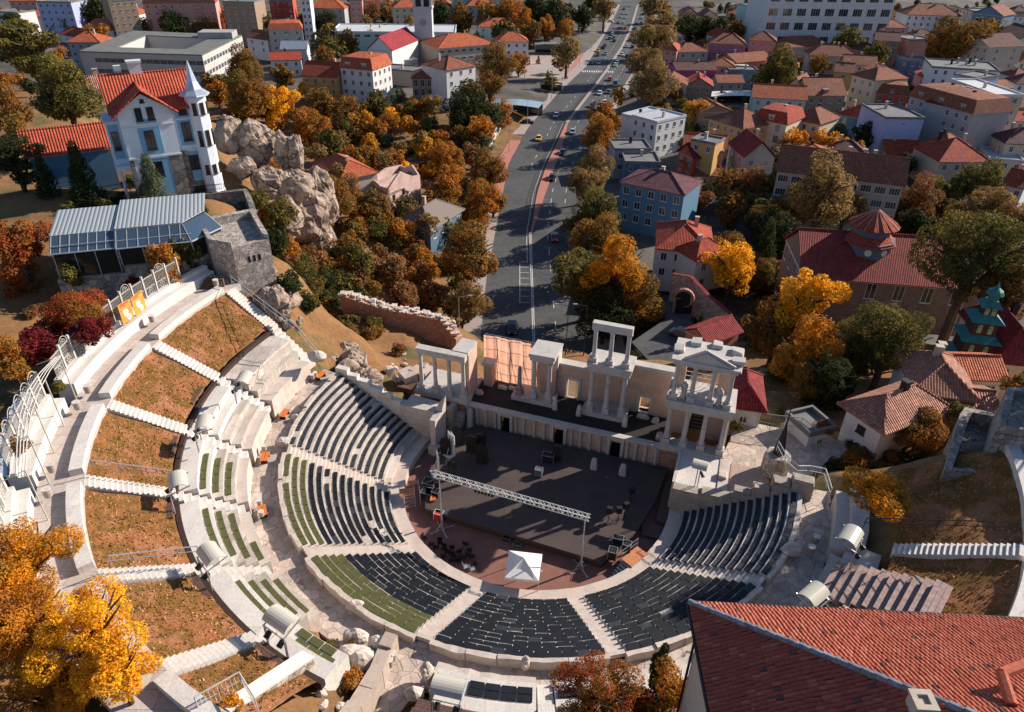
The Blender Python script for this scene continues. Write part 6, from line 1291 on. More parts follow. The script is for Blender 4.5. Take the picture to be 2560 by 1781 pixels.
# church with bell tower (twin gable basilica)
C('white hall with very long flat white roof behind the church', 2, -60, 215, 765, 222, 11, 26, 'flat', .6, 'mint', plain('white_roof', (.55, .56, .56), .6), 1, 12, win=(3, 1.2), name='sports_hall', cat='hall', chim=2)
C('grey white basilica with steep crimson roof', 2, 185, 330, 345, 340, 12, 30, 'gy', 5, 'white', tiles('crimson_tiles', (.33, .035, .05), .4, .5), 1, 2, name='basilica', cat='church', chim=0, ov=.3)
C('low pale side aisle of the basilica', 2, 350, 415, 515, 400, 6, 26, 'flat', .5, 'grey', plain('pale_lead', (.42, .42, .4), .7), 1, 3, name='church_aisle', cat='church', chim=0)
C('curved white apse roof below the basilica gable', 2, 150, 400, 345, 405, 5, 8, 'hip', 2.5, 'white', plain('blue_lead', (.2, .25, .32), .6), 1, 2, name='church_apse', cat='church', chim=0)
bt = at(*z2(572, 440), -14); root = T('bell_tower', 'tall white square bell tower with open arches', 'bell tower', bt, .02)
mb = MB(); mb.box(-4, 4, -3.5, 3.5, 0, 25); mb.box(-4.3, 4.3, -3.8, 3.8, 12.5, 13); mb.box(-4.4, 4.4, -3.9, 3.9, 24.4, 25.3)
for x in (-3.6, 0, 3.6):
    for y in (-3.1, 3.1): mb.box(x-.55, x+.55, y-.4, y+.4, 25.3, 31)
mb.box(-4.2, 4.2, -3.7, 3.7, 31, 35.5); mb.box(-4.7, 4.7, -4.2, 4.2, 35.5, 36.3); mb.box(-3.2, 3.2, -2.7, 2.7, 36.3, 42); O('shaft', mb, plaster('tower_white', (.52, .53, .54), (.3, .3, .3), .3, .1), root, world=False)
mb = MB(); mb.box(-1, 1, -3.56, -3.5, 3, 8); mb.tube((0, -3.6, 19), (0, -3.45, 19), 1.6, 14); O('blind_arch', mb, wallc('grey'), root, world=False)
mb = MB(); mb.box(-3.0, -.6, -3, 3, 25.3, 31); mb.box(.6, 3, -3, 3, 25.3, 31); O('bell_openings', mb, M_dark, root, world=False)
C('white three storey block with red mansard and two arched dormers', 2, 0, 450, 215, 470, 16, 13, 'mans', 3.5, 'white', 'orange', 4, 4, side='R', dorm=2, name='apartment_building')
C('long low wall like building between the church and the ornate house', 2, 240, 460, 480, 480, 9, 10, 'flat', .6, 'beige', 'grey', 1, 1, win=(.6, .6))
C('ornate weathered two storey house with brown hipped roof', 2, 480, 525, 705, 525, 12, 12, 'hip', 3, 'brown', 'brown', 2, 5, win=(1.3, 2.4))
C('white apartment house with brown hipped roof beside the big tree', 2, 708, 470, 900, 440, 16, 14, 'hip', 3, 'white', 'brown', 3, 3, side='R')
C('long beige building with red hipped roof beyond the big tree', 2, 655, 325, 1035, 295, 11, 20, 'hip', 4, 'beige', 'orange', 2, 8, win=(2, 1.2))
C('tall pinkish block at the very top, left of the bell tower', 2, 60, 5, 145, 5, 18, 10, 'flat', 1, 'pink', 'grey', 4, 2, name='apartment_building', group=G1)
C('white house at the top with brown roof left of the bell tower', 2, 250, 20, 350, 20, 12, 12, 'hip', 3, 'white', 'brown', 3, 2)
C('wide mint block hidden by trees at the top centre', 2, 750, 0, 1085, 0, 14, 14, 'flat', 1, 'mint', 'grey', 3, 8, name='apartment_building', group=G1)
C('red roofed house at the top edge beside the beige block', 2, -60, 60, 40, 50, 12, 12, 'hip', 4, 'white', 'orange', 3, 3)
C('small house with salmon roof on the wooded slope', 1, 2080, 1090, 2270, 1200, 7, 9, 'hip', 2.5, 'beige', 'orange', 1, 2, zg=-10)
# roofless ruin
rA, rB, rC = [at(*z2(*q), -4.5) for q in ((190, 1190), (320, 1260), (532, 1170))]; root = T('ruined_house', 'roofless ruined house of crumbling pink plaster and brick', 'ruin', (rB.x, rB.y, -14)); M_ru = plaster('peeling_pink', (.58, .42, .38), (.34, .13, .09), .85, .5)
def wl(mb, a, b, z0, zs, th=.4):
    d = (b-a); d.z = 0; d.normalize(); q = Vector((-d.y, d.x, 0))*th; n_ = len(zs)-1
    for k in range(n_): p, r = a.lerp(b, k/n_), a.lerp(b, (k+1)/n_); mb.prism([(p.x, p.y), (r.x, r.y), (r.x+q.x, r.y+q.y), (p.x+q.x, p.y+q.y)], z0, [zs[k], zs[k+1], zs[k+1], zs[k]])
mb = MB(); rD = rA+(rC-rB); wl(mb, rA, rB, -15, [-4.8, -4.2, -4.9, -4.5]); wl(mb, rB, rC, -15, [-4.5, -3, -1.6, -2.9, -4, -4.4]); wl(mb, rC, rD, -15, [-4.4, -2.6, -4, -4.2]); wl(mb, rD, rA, -15, [-4.2, -3.5, -4.8]); m1, m2 = rA.lerp(rB, .5), rC.lerp(rD, .5); wl(mb, m2, m1, -15, [-4.5, -3.8, -4.6]); O('wall', mb, M_ru, root)
mb = MB(); mb.prism([(p.x, p.y) for p in (rA, rB, rB.lerp(rC, .4), rA.lerp(rD, .4))], -6.2, -5.6); O('broken_floor', mb, MATS['rubble'], root)
d = (rC-rB); an = math.atan2(d.y, d.x)
for f_, z in ((.15, -7), (.45, -6.5), (.15, -11), (.6, -10)): p = rB.lerp(rC, f_); mb = MB(o=(p.x, p.y, z), a=an); mb.box(-.45, .45, -.06, -.01, -.7, .7); O('empty_window', mb, MATS['dark_void'], root)
d = (rB-rA); an = math.atan2(d.y, d.x)
for f_, z in ((.3, -7.5), (.75, -7)): p = rA.lerp(rB, f_); mb = MB(o=(p.x, p.y, z), a=an); mb.box(-.6, .6, -.06, -.01, -.9, .9); O('empty_window', mb, MATS['dark_void'], root)
C('dark walled house with low grey brown ribbed roof among the trees', 2, 385, 1490, 600, 1535, 7, 13, 'hip', 3, 'dblue', ridged('brown_ribbed_sheet', (.2, .16, .14), .5, .7, .1), 1, 2, side='R', zg=-14.2, ov=.7)
# right of the boulevard
C('white cubic modern house with flat pale roof', 2, 1945, 775, 2110, 820, 11, 13, 'flat', .6, 'white', plain('pale_sheet', (.45, .47, .5), .5), 3, 3, side='R')
C('white rear wing of the cubic house', 2, 2110, 822, 2289, 772, 10.4, 13, 'flat', .6, 'white', plain('pale_sheet', (.45, .47, .5), .5), 2, 3)
C('dark grey flat roofed modern house, upper level', 2, 1830, 1000, 2070, 1000, 8, 9, 'flat', .6, 'grey', 'grey', 2, 3)
C('dark grey flat roofed modern house, lower level', 2, 1900, 1085, 2130, 1090, 7, 9, 'flat', .6, 'dblue', 'grey', 2, 3)
C('dark blue shaded house with purple brown hipped roof', 2, 1870, 1215, 2289, 1300, 11, 11, 'hip', 2.5, 'blue', 'mauve', 3, 5, side='L', win=(1.4, 1.7))
C('red walled house with dark gabled roof and balconies', 3, -10, 1010, 90, 1060, 10, 7, 'gy', 3, 'red', 'maroon', 3, 2, side='R', balc=1)
C('salmon house with terrace and yellow upper room', 3, 95, 1010, 290, 1020, 11, 9, 'flat', .8, 'pink', plain('pink_terrace', (.35, .16, .14), .8), 2, 2)
C('small yellow roof room with round wall', 3, 75, 935, 235, 965, 14, 6, 'flat', .6, 'ochre', 'grey', 1, 2)
C('brown tiled low roofs with chimneys in front of the salmon house', 3, 105, 1170, 330, 1170, 6, 9, 'hip', 2.5, 'cream', 'brown', 1, 2, chim=4)
C('narrow house with steep wine red roof and grey gable', 3, 330, 960, 430, 1050, 9, 8, 'gx', 4, 'grey', 'maroon', 3, 2, side='R')
C('ochre house with big brown hipped roof left of the yellow house', 3, 195, 790, 420, 860, 11, 13, 'hip', 3.5, 'ochre', 'brown', 3, 5, side='R', zg=-14.2)
C('front wing of the ochre house with small hipped roof', 3, 300, 900, 420, 900, 7, 7, 'hip', 2, 'ochre', 'maroon', 2, 2)
C('cream yellow house with red mansard roof and white dormers', 3, 500, 790, 710, 830, 12, 12, 'mans', 3, 'cream', 'red', 3, 2, side='L', dorm=1, win=(1.6, 2.2))
C('cream house with dark loft floor and red hipped roof', 3, 740, 790, 930, 830, 11, 12, 'hip', 3, 'cream', 'brown', 3, 3)
C('blue grey long house with small red roof corner', 3, 1050, 760, 1270, 800, 10, 10, 'hip', 3, 'blue', 'red', 2, 2)
C('mint green house with salmon roof and triple arched window', 3, 490, 650, 840, 670, 11, 10, 'gx', 3.5, 'mint', 'orange', 2, 5)
C('brown house with gabled stone dormer', 3, 850, 640, 1100, 640, 12, 12, 'gx', 4.5, 'brown', 'brown', 2, 4, dorm=1)
C('plain cream gable wall house behind the brown dormer house', 3, 690, 590, 830, 610, 12, 10, 'gy', 4, 'cream', 'brown', 1, 1)
C('tall bluish white blank house with ragged roof terrace', 3, 1210, 700, 1370, 790, 14, 11, 'flat', 1, 'lilac', 'grey', 1, 1, side='R', win=(.7, .7), scols=1)
C('white apartment house with rows of windows and hipped roof', 3, 1150, 500, 1300, 540, 16, 14, 'hip', 3, 'cream', 'brown', 4, 3, side='R', scols=1)
C('ornate dark red house with arched attic window', 3, 1300, 620, 1520, 640, 12, 12, 'mans', 3, 'red', 'brown', 2, 3, dorm=1)
C('large grey corner building with round turret and many windows', 3, 1530, 640, 1950, 760, 16, 14, 'mans', 3.5, 'grey', 'brown', 4, 7, name='apartment_building', dorm=3, chim=5)
C('grey rounded wing with balconies right of the turret', 3, 1950, 750, 2120, 720, 16, 14, 'hip', 3, 'grey', 'maroon', 4, 3, name='apartment_building', balc=1)
C('tall white block with flat white roof at the right edge', 3, 2100, 640, 2289, 640, 19, 22, 'flat', .6, 'beige', plain('white_roof2', (.55, .55, .56), .6), 4, 2, name='apartment_building', balc=1)
C('white flat roofed office with rooftop machines and red sign', 3, 1680, 450, 2130, 480, 15, 18, 'flat', 1, 'white', 'grey', 3, 7, name='office_building', cat='office', chim=6)
C('pink sided block behind the office wing', 3, 1830, 500, 1990, 530, 17, 12, 'flat', .6, 'lilac', 'grey', 2, 2)
C('magenta warehouse with dark roof', 3, -20, 470, 240, 470, 8, 13, 'gx', 2, 'magenta', 'dark', 1, 1, win=(.6, .6))
C('sky blue blank walled house', 3, 330, 470, 520, 475, 8, 8, 'flat', .5, 'blue', 'grey', 1, 1, win=(.5, .5))
C('brick warehouse with long dull roof', 3, 380, 420, 620, 400, 7, 14, 'gx', 2.5, 'brick', 'brown', 1, 2, win=(.8, .8))
C('pink two storey house with red gabled roof', 3, 205, 290, 440, 300, 11, 12, 'hip', 4, 'rose', 'brown', 2, 4)
C('brown cluster house with low tiled roofs at the left', 3, -10, 350, 190, 345, 8, 12, 'hip', 3, 'beige', 'brown', 2, 3)
C('pink house with little pointed roof behind the warehouse', 3, 465, 270, 640, 280, 11, 11, 'hip', 3.5, 'pink', 'brown', 2, 3)
C('wide brown tiled roof building with skylights', 3, 690, 320, 1010, 310, 7, 14, 'hip', 4, 'beige', 'brown', 1, 3)
C('long brown tiled house with row of chimneys', 3, 860, 370, 1195, 385, 8, 12, 'hip', 4, 'grey', 'brown', 2, 4, chim=5)
C('cream house with plain gable below the long brown one', 3, 1030, 480, 1150, 490, 8, 10, 'gx', 3, 'ochre', 'brown', 1, 1)
C('grey house with loft at the right of the long brown one', 3, 1300, 270, 1460, 280, 13, 12, 'gx', 3, 'brown', 'dark', 3, 3)
C('pink blank house beside the loft house', 3, 1400, 240, 1530, 270, 13, 12, 'flat', .6, 'pink', 'grey', 2, 2)
C('long brown low house behind the loft house', 3, 1220, 340, 1330, 330, 8, 11, 'hip', 3, 'brown', 'dark', 1, 2)
C('pink house with hipped roof right of the loft house', 3, 1330, 185, 1520, 190, 14, 12, 'hip', 3, 'pink', 'brown', 2, 3)
C('white ornate three storey building with brown roofs', 3, 1510, 100, 1870, 110, 16, 16, 'hip', 5, 'white', 'brown', 3, 8, name='apartment_building')
C('pale blue blank gabled building at the top right', 3, 1950, 90, 2150, 110, 20, 16, 'gy', 4, 'blue', 'brown', 3, 1, name='apartment_building', win=(.7, .7))
C('cream tall building left of the pale blue one', 3, 1880, 60, 1960, 80, 19, 14, 'flat', 1, 'cream', 'grey', 5, 3, name='apartment_building')
C('white terraced apartment block at the right edge', 3, 2150, 110, 2289, 110, 16, 14, 'flat', 1, 'white', 'grey', 4, 4, name='apartment_building', balc=1)
C('beige house with tall blank wall at the right edge', 3, 2060, 320, 2289, 310, 16, 18, 'gx', 4, 'beige', 'dark', 3, 2, side='L')
C('white house with dark roof behind the right tree', 3, 2110, 210, 2270, 260, 14, 14, 'gx', 4, 'white', 'dark', 2, 2)
C('grey modern glass house below the big right tree', 3, 1470, 400, 1640, 410, 10, 10, 'flat', .6, 'dblue', 'grey', 2, 3)
C('narrow brown house with chimneys at the lower right', 3, 1600, 960, 1800, 1010, 9, 10, 'hip', 3, 'brown', 'brown', 2, 3)
C('house with large dark red hipped roof at the lower right', 3, 1730, 1080, 2060, 1080, 8, 13, 'hip', 4.5, 'beige', 'red', 2, 4, chim=2)
C('flat roofed cream building at the right edge', 3, 2060, 1060, 2289, 1080, 6, 12, 'flat', .6, 'cream', plain('pale_sheet', (.45, .47, .5), .5), 1, 3)
C('long low red tiled outbuilding in shade', 3, 1380, 1030, 1610, 1030, 5, 8, 'gx', 3, 'brown', 'red', 1, 1)
C('wide brown tiled building above the great tree', 3, 650, 1140, 1490, 1240, 13, 11, 'gx', 4.5, 'beige', 'brown', 3, 9, side='R', win=(2.2, 1.6), name='apartment_building', chim=3)
C('brown roofed house at the left of the right hand quarter', 3, -140, 330, -20, 340, 9, 12, 'hip', 3, 'pink', 'orange', 2, 3)
C('red roofed row at the right corner behind the church tree', 3, 2150, 1230, 2289, 1260, 6, 10, 'gx', 3, 'white', 'red', 1, 2)
C('small brown roofed house between gardens', 3, 560, 180, 600, 200, 9, 9, 'hip', 3, 'white', 'orange', 2, 1)
for i, (x0, x1, y, h) in enumerate([(1530, 1620, 200, 8), (680, 760, 260, 7), (1560, 1720, 250, 9), (1080, 1220, 270, 8)]): C(['small shaded house left of the ornate white building', 'dark roofed house behind the skylight roof', 'brown flat roofed house below the ornate white building', 'dark roofed house behind the round tree'][i], 3, x0, y, x1, y, h, 10, 'hip', 3, ['brown', 'beige', 'brown', 'brown'][i], 'dark', 2, 2)
# big hotel at the top
C('large white civic building with rows of paired windows at the top right', 3, 600, -60, 1450, -50, 30, 30, 'flat', 1.2, 'white', 'grey', 4, 9, name='hotel', cat='hotel', win=(4.6, 3.4), fh=6.4, chim=0)
C('low glass front of the civic building', 3, 600, 110, 1300, 135, 8, 12, 'flat', .8, 'white', 'grey', 1, 18, win=(3.6, 2.4), name='hotel_wing', cat='hotel', chim=0)
C('blue green sloping block left of the civic building', 3, 380, 30, 560, 60, 14, 20, 'flat', .6, 'mint', plain('teal_roof', (.1, .25, .28), .7), 1, 1, name='hotel_wing', cat='hotel', chim=0)
# ================================================================ RIGHT MIDDLE GROUND
C('white house with bright red tiled hipped roof behind the gate', 5, 2115, 85, 2480, 115, 8.5, 12, 'hip', 3.2, 'white', 'red', 2, 4, side='L', zg=-13, name='house')
C('red tiled side roof of the white house', 6, 110, 170, 330, 120, 6.5, 6, 'hip', 2.5, 'white', 'red', 2, 2, zg=-11)
root = C('old brick church with wide red tiled roof and eight sided lantern', 6, 820, 275, 2150, 375, 8, 15, 'gx', 5, blocks('church_stone', (.27, .2, .155), .6, .3, .02, None, (.1, .07, .05), .2, .5), tiles('church_tiles', (.3, .055, .045), .26, .36, .4, .25), 1, 7, side='L', zg=-7, name='church', cat='church', win=(1.5, 2.6), chim=0)
dc = at(*z3(1290, 1500), 8); root = T('church_lantern', 'octagonal blue grey lantern with radiating red tile roof on the church', 'dome', (dc.x, dc.y, 2))
mb = MB(); mb.lathe(dc.x, dc.y, [(3.5, 3), (3.5, 5.9), (3.9, 6.0), (2.75, 6.1), (2.75, 8.2)], 8); O('drum', mb, wallc('dblue'), root); mb = MB(); mb.lathe(dc.x, dc.y, [(4.0, 5.4), (4.05, 5.6), (2.8, 6.8)], 8); O('lower_roof', mb, roofc('red'), root)
mb = MB(); mb.lathe(dc.x, dc.y, [(3.7, 8.0), (3.75, 8.2), (.15, 10.6), (.05, 10.9)], 16); rf = O('roof', mb, roofc('red'), root); mb = MB()
for k in range(16): a = 2*math.pi*k/16; mb.tube((dc.x+3.75*math.cos(a), dc.y+3.75*math.sin(a), 8.22), (dc.x, dc.y, 10.65), .09, 4)
O('ridges', mb, plain('pale_ridge', (.45, .22, .16), .8), rf); mb = MB(); mb.tube((dc.x, dc.y, 10.6), (dc.x, dc.y, 12), .05, 4); mb.tube((dc.x-.4, dc.y, 11.6), (dc.x+.4, dc.y, 11.6), .05, 4); O('cross', mb, M_dark, rf)
for a in (-112, -68): t_ = R(a); mb = MB(); p = (dc.x+3.25*math.cos(t_), dc.y+3.25*math.sin(t_)); mb.tube((p[0], p[1], 4.6), (p[0]+.12*math.cos(t_), p[1]+.12*math.sin(t_), 4.6), .55, 10); O('round_window', mb, M_white, root)
tp = (54.5, 22.6); root = T('church_bell_tower', 'wooden tiered bell tower with turquoise copper roofs', 'bell tower', (tp[0], tp[1], -1), -.25); root.scale = (.86, .86, .92)
M_cop = plain('turquoise_copper', (.035, .17, .165), .6, 0, .3, 1); M_dw = plain('dark_red_timber', (.07, .03, .025), .8)
def tier(hw, z0, z1_, rw):
    mb = MB(); mb.box(-hw, hw, -hw, hw, z0, z1_); O('tier', mb, M_dw, root, world=False)
    mb = MB(); a = [mb.P(x*rw, y*rw, z1_) for x, y in ((-1, -1), (1, -1), (1, 1), (-1, 1))]; b = [mb.P(x*hw*.7, y*hw*.7, z1_+.8) for x, y in ((-1, -1), (1, -1), (1, 1), (-1, 1))]
    for k in range(4): mb.f.append([a[k], a[(k+1) % 4], b[(k+1) % 4], b[k]]); mb.m.append(0)
    mb.f += [a[::-1], b]; mb.m += [0, 0]; O('copper_roof', mb, M_cop, root, world=False)
    for x in (-hw*.45, hw*.45): mb = MB(); z = (z0+z1_)/2; mb.box(x-.28, x+.28, -hw-.04, -hw, z-.6, z+.35); mb.tube((x, -hw-.04, z+.35), (x, -hw, z+.35), .28, 10); O('arched_window', mb, plain('pale_green_lattice', (.3, .38, .2), .7), root, world=False)
tier(2.6, -1, 4.2, 3.2); tier(2.0, 4.9, 7.2, 2.6); tier(1.5, 7.8, 9.9, 2.1); tier(.95, 10.5, 11.8, 1.35)
mb = MB(); mb.lathe(0, 0, [(.7, 12.4), (.7, 13.3), (1.15, 13.4), (.9, 13.9), (.3, 14.3), (.05, 15)], 10); O('cupola', mb, M_cop, root, world=False)
C('dark red tiled roof building at the right edge by the bell tower', 6, 2110, 840, 2400, 870, 7, 12, 'hip', 3.5, 'cream', 'maroon', 1, 2, side='L', zg=-3)
house('old white house with weathered pale tiled hipped roof', z6(1120, 1135), z6(1350, 1290), 7.2, 8.5, 'hip', 2.0, 'white', 'pale', 1, 1, side='L', zg=1.5, win=(.9, .9), ov=.8, wcol=M_br, chim=1)
house('pale tiled house wing with white chimney behind the old white house', z6(1560, 1040), z6(1980, 1130), 7.0, 8, 'hip', 2.2, 'white', 'pale', 1, 2, zg=1, chim=2, ang=-.25)
house('lower pale tiled roof right of the white chimney', z6(1760, 1130), z6(2060, 1110), 6.3, 4, 'gx', 1.0, 'white', 'pale', 1, 2, zg=2, chim=0, ang=-.15)
house('small bright orange red roof behind the pale tiled house', z6(1870, 950), z6(2160, 960), 6.5, 5, 'gx', 1.4, 'white', 'orange', 1, 2, zg=0, chim=0)
house('low red tiled gatehouse right of the stage wing', z6(330, 1130), z6(545, 1160), 5.8, 6, 'hip', 1.8, 'white', 'maroon', 1, 1, zg=2.0, chim=0, ov=.5, win=(.8, .8))
house('small dark brick red tiled hut behind the right wing', z6(190, 720), z6(395, 640), 2.0, 4, 'gx', 1.4, 'brick', 'maroon', 1, 1, zg=-6, chim=0, win=(.7, .7))
# shaded stone building at the right
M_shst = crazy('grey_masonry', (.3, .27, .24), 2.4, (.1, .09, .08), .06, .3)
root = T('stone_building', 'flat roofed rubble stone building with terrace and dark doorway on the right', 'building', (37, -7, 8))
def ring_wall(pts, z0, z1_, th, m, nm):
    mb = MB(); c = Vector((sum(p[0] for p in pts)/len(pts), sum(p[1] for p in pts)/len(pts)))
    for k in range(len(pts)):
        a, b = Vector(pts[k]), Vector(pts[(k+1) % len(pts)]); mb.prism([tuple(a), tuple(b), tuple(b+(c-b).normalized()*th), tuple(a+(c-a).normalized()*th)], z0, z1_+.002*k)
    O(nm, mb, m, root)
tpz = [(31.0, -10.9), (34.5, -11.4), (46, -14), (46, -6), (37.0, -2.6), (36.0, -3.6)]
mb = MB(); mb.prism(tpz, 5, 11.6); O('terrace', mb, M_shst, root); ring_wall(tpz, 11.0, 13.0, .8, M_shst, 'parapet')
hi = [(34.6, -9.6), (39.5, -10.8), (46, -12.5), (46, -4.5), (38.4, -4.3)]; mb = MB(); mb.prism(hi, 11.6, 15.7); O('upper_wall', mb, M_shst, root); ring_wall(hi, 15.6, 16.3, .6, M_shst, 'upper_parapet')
p = Vector(hi[0]).lerp(Vector(hi[1]), .42); an = math.atan2(hi[1][1]-hi[0][1], hi[1][0]-hi[0][0]); mb = MB(o=(p.x, p.y, 11.6), a=an); mb.box(-.8, .8, -.12, .0, 0, 2.3); O('doorway', mb, MATS['dark_void'], root); mb = MB(o=(p.x, p.y, 11.6), a=an); mb.box(-1.1, -.8, -.16, 0, 0, 2.5); mb.box(.8, 1.1, -.16, 0, 0, 2.5); mb.box(-1.1, 1.1, -.2, 0, 2.5, 2.75); O('door_frame', mb, M_ashlar, root)
# gate, fence, gazebo roof, people
railing('tall grey metal gate and fence closing the right terrace', [at(*z6(500, 1290), 3.5), at(*z6(590, 1310), 3.5), at(*z6(780, 1330), 3.5), at(*z6(870, 1400), 3.5)], 2.3, 1.4, .16, plain('grey_green_iron', (.25, .29, .27), .5), 'metal_gate')
p = at(*z6(610, 1470), 4.5); root = T('stone_tower_ruin', 'small ruined turret with a folded black parasol beside the plank deck', 'ruin', (p.x, p.y, 3.5)); mb = MB(); mb.lathe(p.x, p.y-1.2, [(1.3, 1), (1.25, 5.6), (1.1, 5.9), (.6, 6.0)], 9); O('masonry', mb, M_sq, root); mb = MB(); mb.lathe(p.x, p.y-1.2, [(.6, 5.9), (.5, 6.6), (.3, 8), (.08, 9.4), (.04, 11.5)], 8); O('parasol', mb, M_dark, root)
house('small vine covered lean-to with orange leaves beside the old white house', z6(860, 1330), z6(1100, 1350), 5.0, 3.5, 'flat', .3, 'white', 'grey', 1, 1, zg=1.5, chim=0, win=(.7, 1.4), ang=.35)
wallline('garden_wall', 'curved stone garden wall with red tiled coping before the white house', [at(*z6(-60, 330), -6), at(*z6(60, 350), -6), at(*z6(180, 480), -7), at(*z6(330, 610), -7)], 2.2, .5, M_sq, cap=roofc('maroon'))
q = [at(*z6(-5, 330), -4), at(*z6(100, 420), -4)]; root = T('arched_gate', 'arched wooden gate with red coping in the garden wall', 'gate', q[0]); mb = MB(); c = q[0].lerp(q[1], .4); mb.tube((c.x-.2, c.y-.5, -5.2), (c.x, c.y+.1, -5.2), 1.7, 14); mb.box(c.x-1.7, c.x+1.7, c.y-.5, c.y+.1, -8, -5.2); O('arch', mb, M_brick, root); mb = MB(); mb.tube((c.x-.22, c.y-.58, -5.3), (c.x-.2, c.y-.5, -5.3), 1.4, 14); mb.box(c.x-1.4, c.x+1.4, c.y-.58, c.y-.5, -8, -5.3); O('door', mb, M_dark, root)
# ================================================================ FOREGROUND ROOF
ze = 20; c0 = at(*z9(60, 868), ze); e1 = (at(*z9(2289, 980), ze)-c0); e1.z = 0; e1.normalize(); e2 = Vector((e1.y, -e1.x, 0)); SL = .58
root = T('foreground_house', 'big house in the right foreground with old red pantile roof', 'house', (c0.x, c0.y, 12))
def tileface(origin, ev, iv, W, Lp, cut, nm, tw_=.2, co=.31):
    """ev: along the eave, iv: inward; columns of rounded tiles stepped in courses; cut(u, v) -> keep"""
    mb = MB(); nu = int(W/tw_); nv = int(Lp/co); S_ = 6; rr_ = random.Random(2); up_ = Vector((0, 0, 1)); nrm = (up_-iv*SL).normalized(); g = []
    ix = {}
    for i in range(nu):
        for j in range(nv):
            if not cut((i+.5)*tw_, (j+.5)*co): continue
            lift = rr_.uniform(-.006, .014)+.02*math.sin(i*.21+j*.3); sh = rr_.uniform(-.018, .018)+.03*math.sin(j*.5); rows = []
            for e, dz in ((0, .035), (1, .0)):
                v = (j+e*1.06)*co; r_ = []
                for s_ in range(S_+1):
                    a = s_/S_; u = (i+a)*tw_+sh; hgt = abs(math.sin(math.pi*a))*.065+dz+lift; q = origin+ev*u+iv*v+up_*(SL*v)+nrm*hgt; r_.append(mb.P(*q))
                rows.append(r_)
            m_ = rr_.choices([0, 1, 2, 3], [12, 5, 1.5, .4])[0]
            for s_ in range(S_): mb.f.append([rows[0][s_], rows[0][s_+1], rows[1][s_+1], rows[1][s_]] if ev.cross(iv).z > 0 else [rows[0][s_], rows[1][s_], rows[1][s_+1], rows[0][s_+1]]); mb.m.append(m_)
            q0 = origin+ev*(i*tw_+sh)+iv*(j*co)+up_*(SL*j*co)+nrm*(-.03); q1 = q0+ev*tw_; a_ = mb.P(*q0); b_ = mb.P(*q1); mb.f.append([a_, b_]+rows[0][::-1]); mb.m.append(3)
    return mb
def pt(n, c): return plain(n, c, .85, 0, .22, 7)
TM = [pt('pantile_salmon', (.44, .12, .068)), pt('pantile_red', (.38, .09, .05)), pt('pantile_pale', (.5, .17, .1)), pt('pantile_dark', (.13, .06, .05))]
mb = tileface(c0, e1, e2, 19.5, 11.5, lambda u, v: v < u+.1, 'a'); o = O('roof', mb, TM, root, uv=False)
mb = tileface(c0, e2, e1, 11.5, 11.5, lambda u, v: v < u+.1, 'b'); o2 = O('roof', mb, [pt('pantile_shaded_side', (.34, .07, .05)), TM[1], TM[0], TM[3]], root, uv=False)  # side turned from the sun: shade put into a darker tile mix
mb = MB(); pv = None
for k in range(34):
    t = k*.35; p = c0+(e1+e2)*t+Vector((0, 0, SL*t+.08)); q = c0+(e1+e2)*(t+.4)+Vector((0, 0, SL*(t+.4)+.02)); mb.tube(p, q, .17, 7, .15)
O('hip_ridge', mb, plain('blue_grey_mortar', (.2, .2, .23), .85, 0, .5, 3), root, uv=False)
mb = MB(); i0 = c0+(e1+e2)*.35; mb.face([tuple(c0-Vector((0, 0, .06))), tuple(c0+e1*19.5-Vector((0, 0, .06))), tuple(c0+e1*19.5+e2*11.5+Vector((0, 0, SL*11.5-.06))), tuple(c0+(e1+e2)*11.5+Vector((0, 0, SL*11.5-.06)))]); mb.face([tuple(c0-Vector((0, 0, .07))), tuple(c0+e2*11.5-Vector((0, 0, .07))), tuple(c0+(e1+e2)*11.5+Vector((0, 0, SL*11.5-.07)))]); O('roof_deck', mb, M_wood, root)
w0 = c0+(e1+e2)*.6; a_, b_ = w0+e1*18.5, w0+e2*11; mb = MB(); pts = [w0, b_, b_+e1*18, a_]; mb.prism([(p.x, p.y) for p in pts], 9, 19.9); O('wall', mb, wallc('beige'), root)
mb = MB(); mb.tube(c0-e1*.08+Vector((0, 0, -.05)), c0+e2*11.5-e1*.08+Vector((0, 0, -.05)), .09, 6); mb.tube(c0-e2*.08+Vector((0, 0, -.05)), c0+e1*19.5-e2*.08+Vector((0, 0, -.05)), .09, 6); mb.tube(w0-e1*.1-e2*0+Vector((0, 0, -.3)), w0-e1*.1+Vector((0, 0, -10)), .07, 6); O('gutter', mb, M_dark, root, uv=False)
def roofpt(px):  # where a photo pixel meets the shaded roof side
    d = ray(*px); n_ = (Vector((0, 0, 1))-e1*SL); t = (c0-CAM).dot(n_)/d.dot(n_); return CAM+d*t
p = roofpt(z9(1590, 1575)); mb = MB(o=(p.x, p.y, p.z-.8), a=math.atan2(e1.y, e1.x)); mb.box(-.35, .35, -.35, .35, 0, 1.3); mb.box(-.42, .42, -.42, -.2, 1.3, 1.42); mb.box(-.42, .42, .2, .42, 1.3, 1.42); mb.box(-.42, -.2, -.2, .2, 1.3, 1.42); mb.box(.2, .42, -.2, .2, 1.3, 1.42); O('chimney', mb, wallc('beige'), root)
n_ = (Vector((0, 0, 1))-e2*SL); d = ray(*z9(2200, 1560)); t = (c0-CAM).dot(n_)/d.dot(n_); p = CAM+d*t
mb = MB(); mb.tube(p+Vector((0, 0, .1)), p+e1*.2-e2*1.2+Vector((0, 0, .25)), .22, 8); mb.tube(p+e1*.2-e2*1.2+Vector((0, 0, .25)), p+e1*2.2-e2*2.0+Vector((0, 0, .2)), .22, 8); O('curved_ridge', mb, TM[0], root, uv=False)
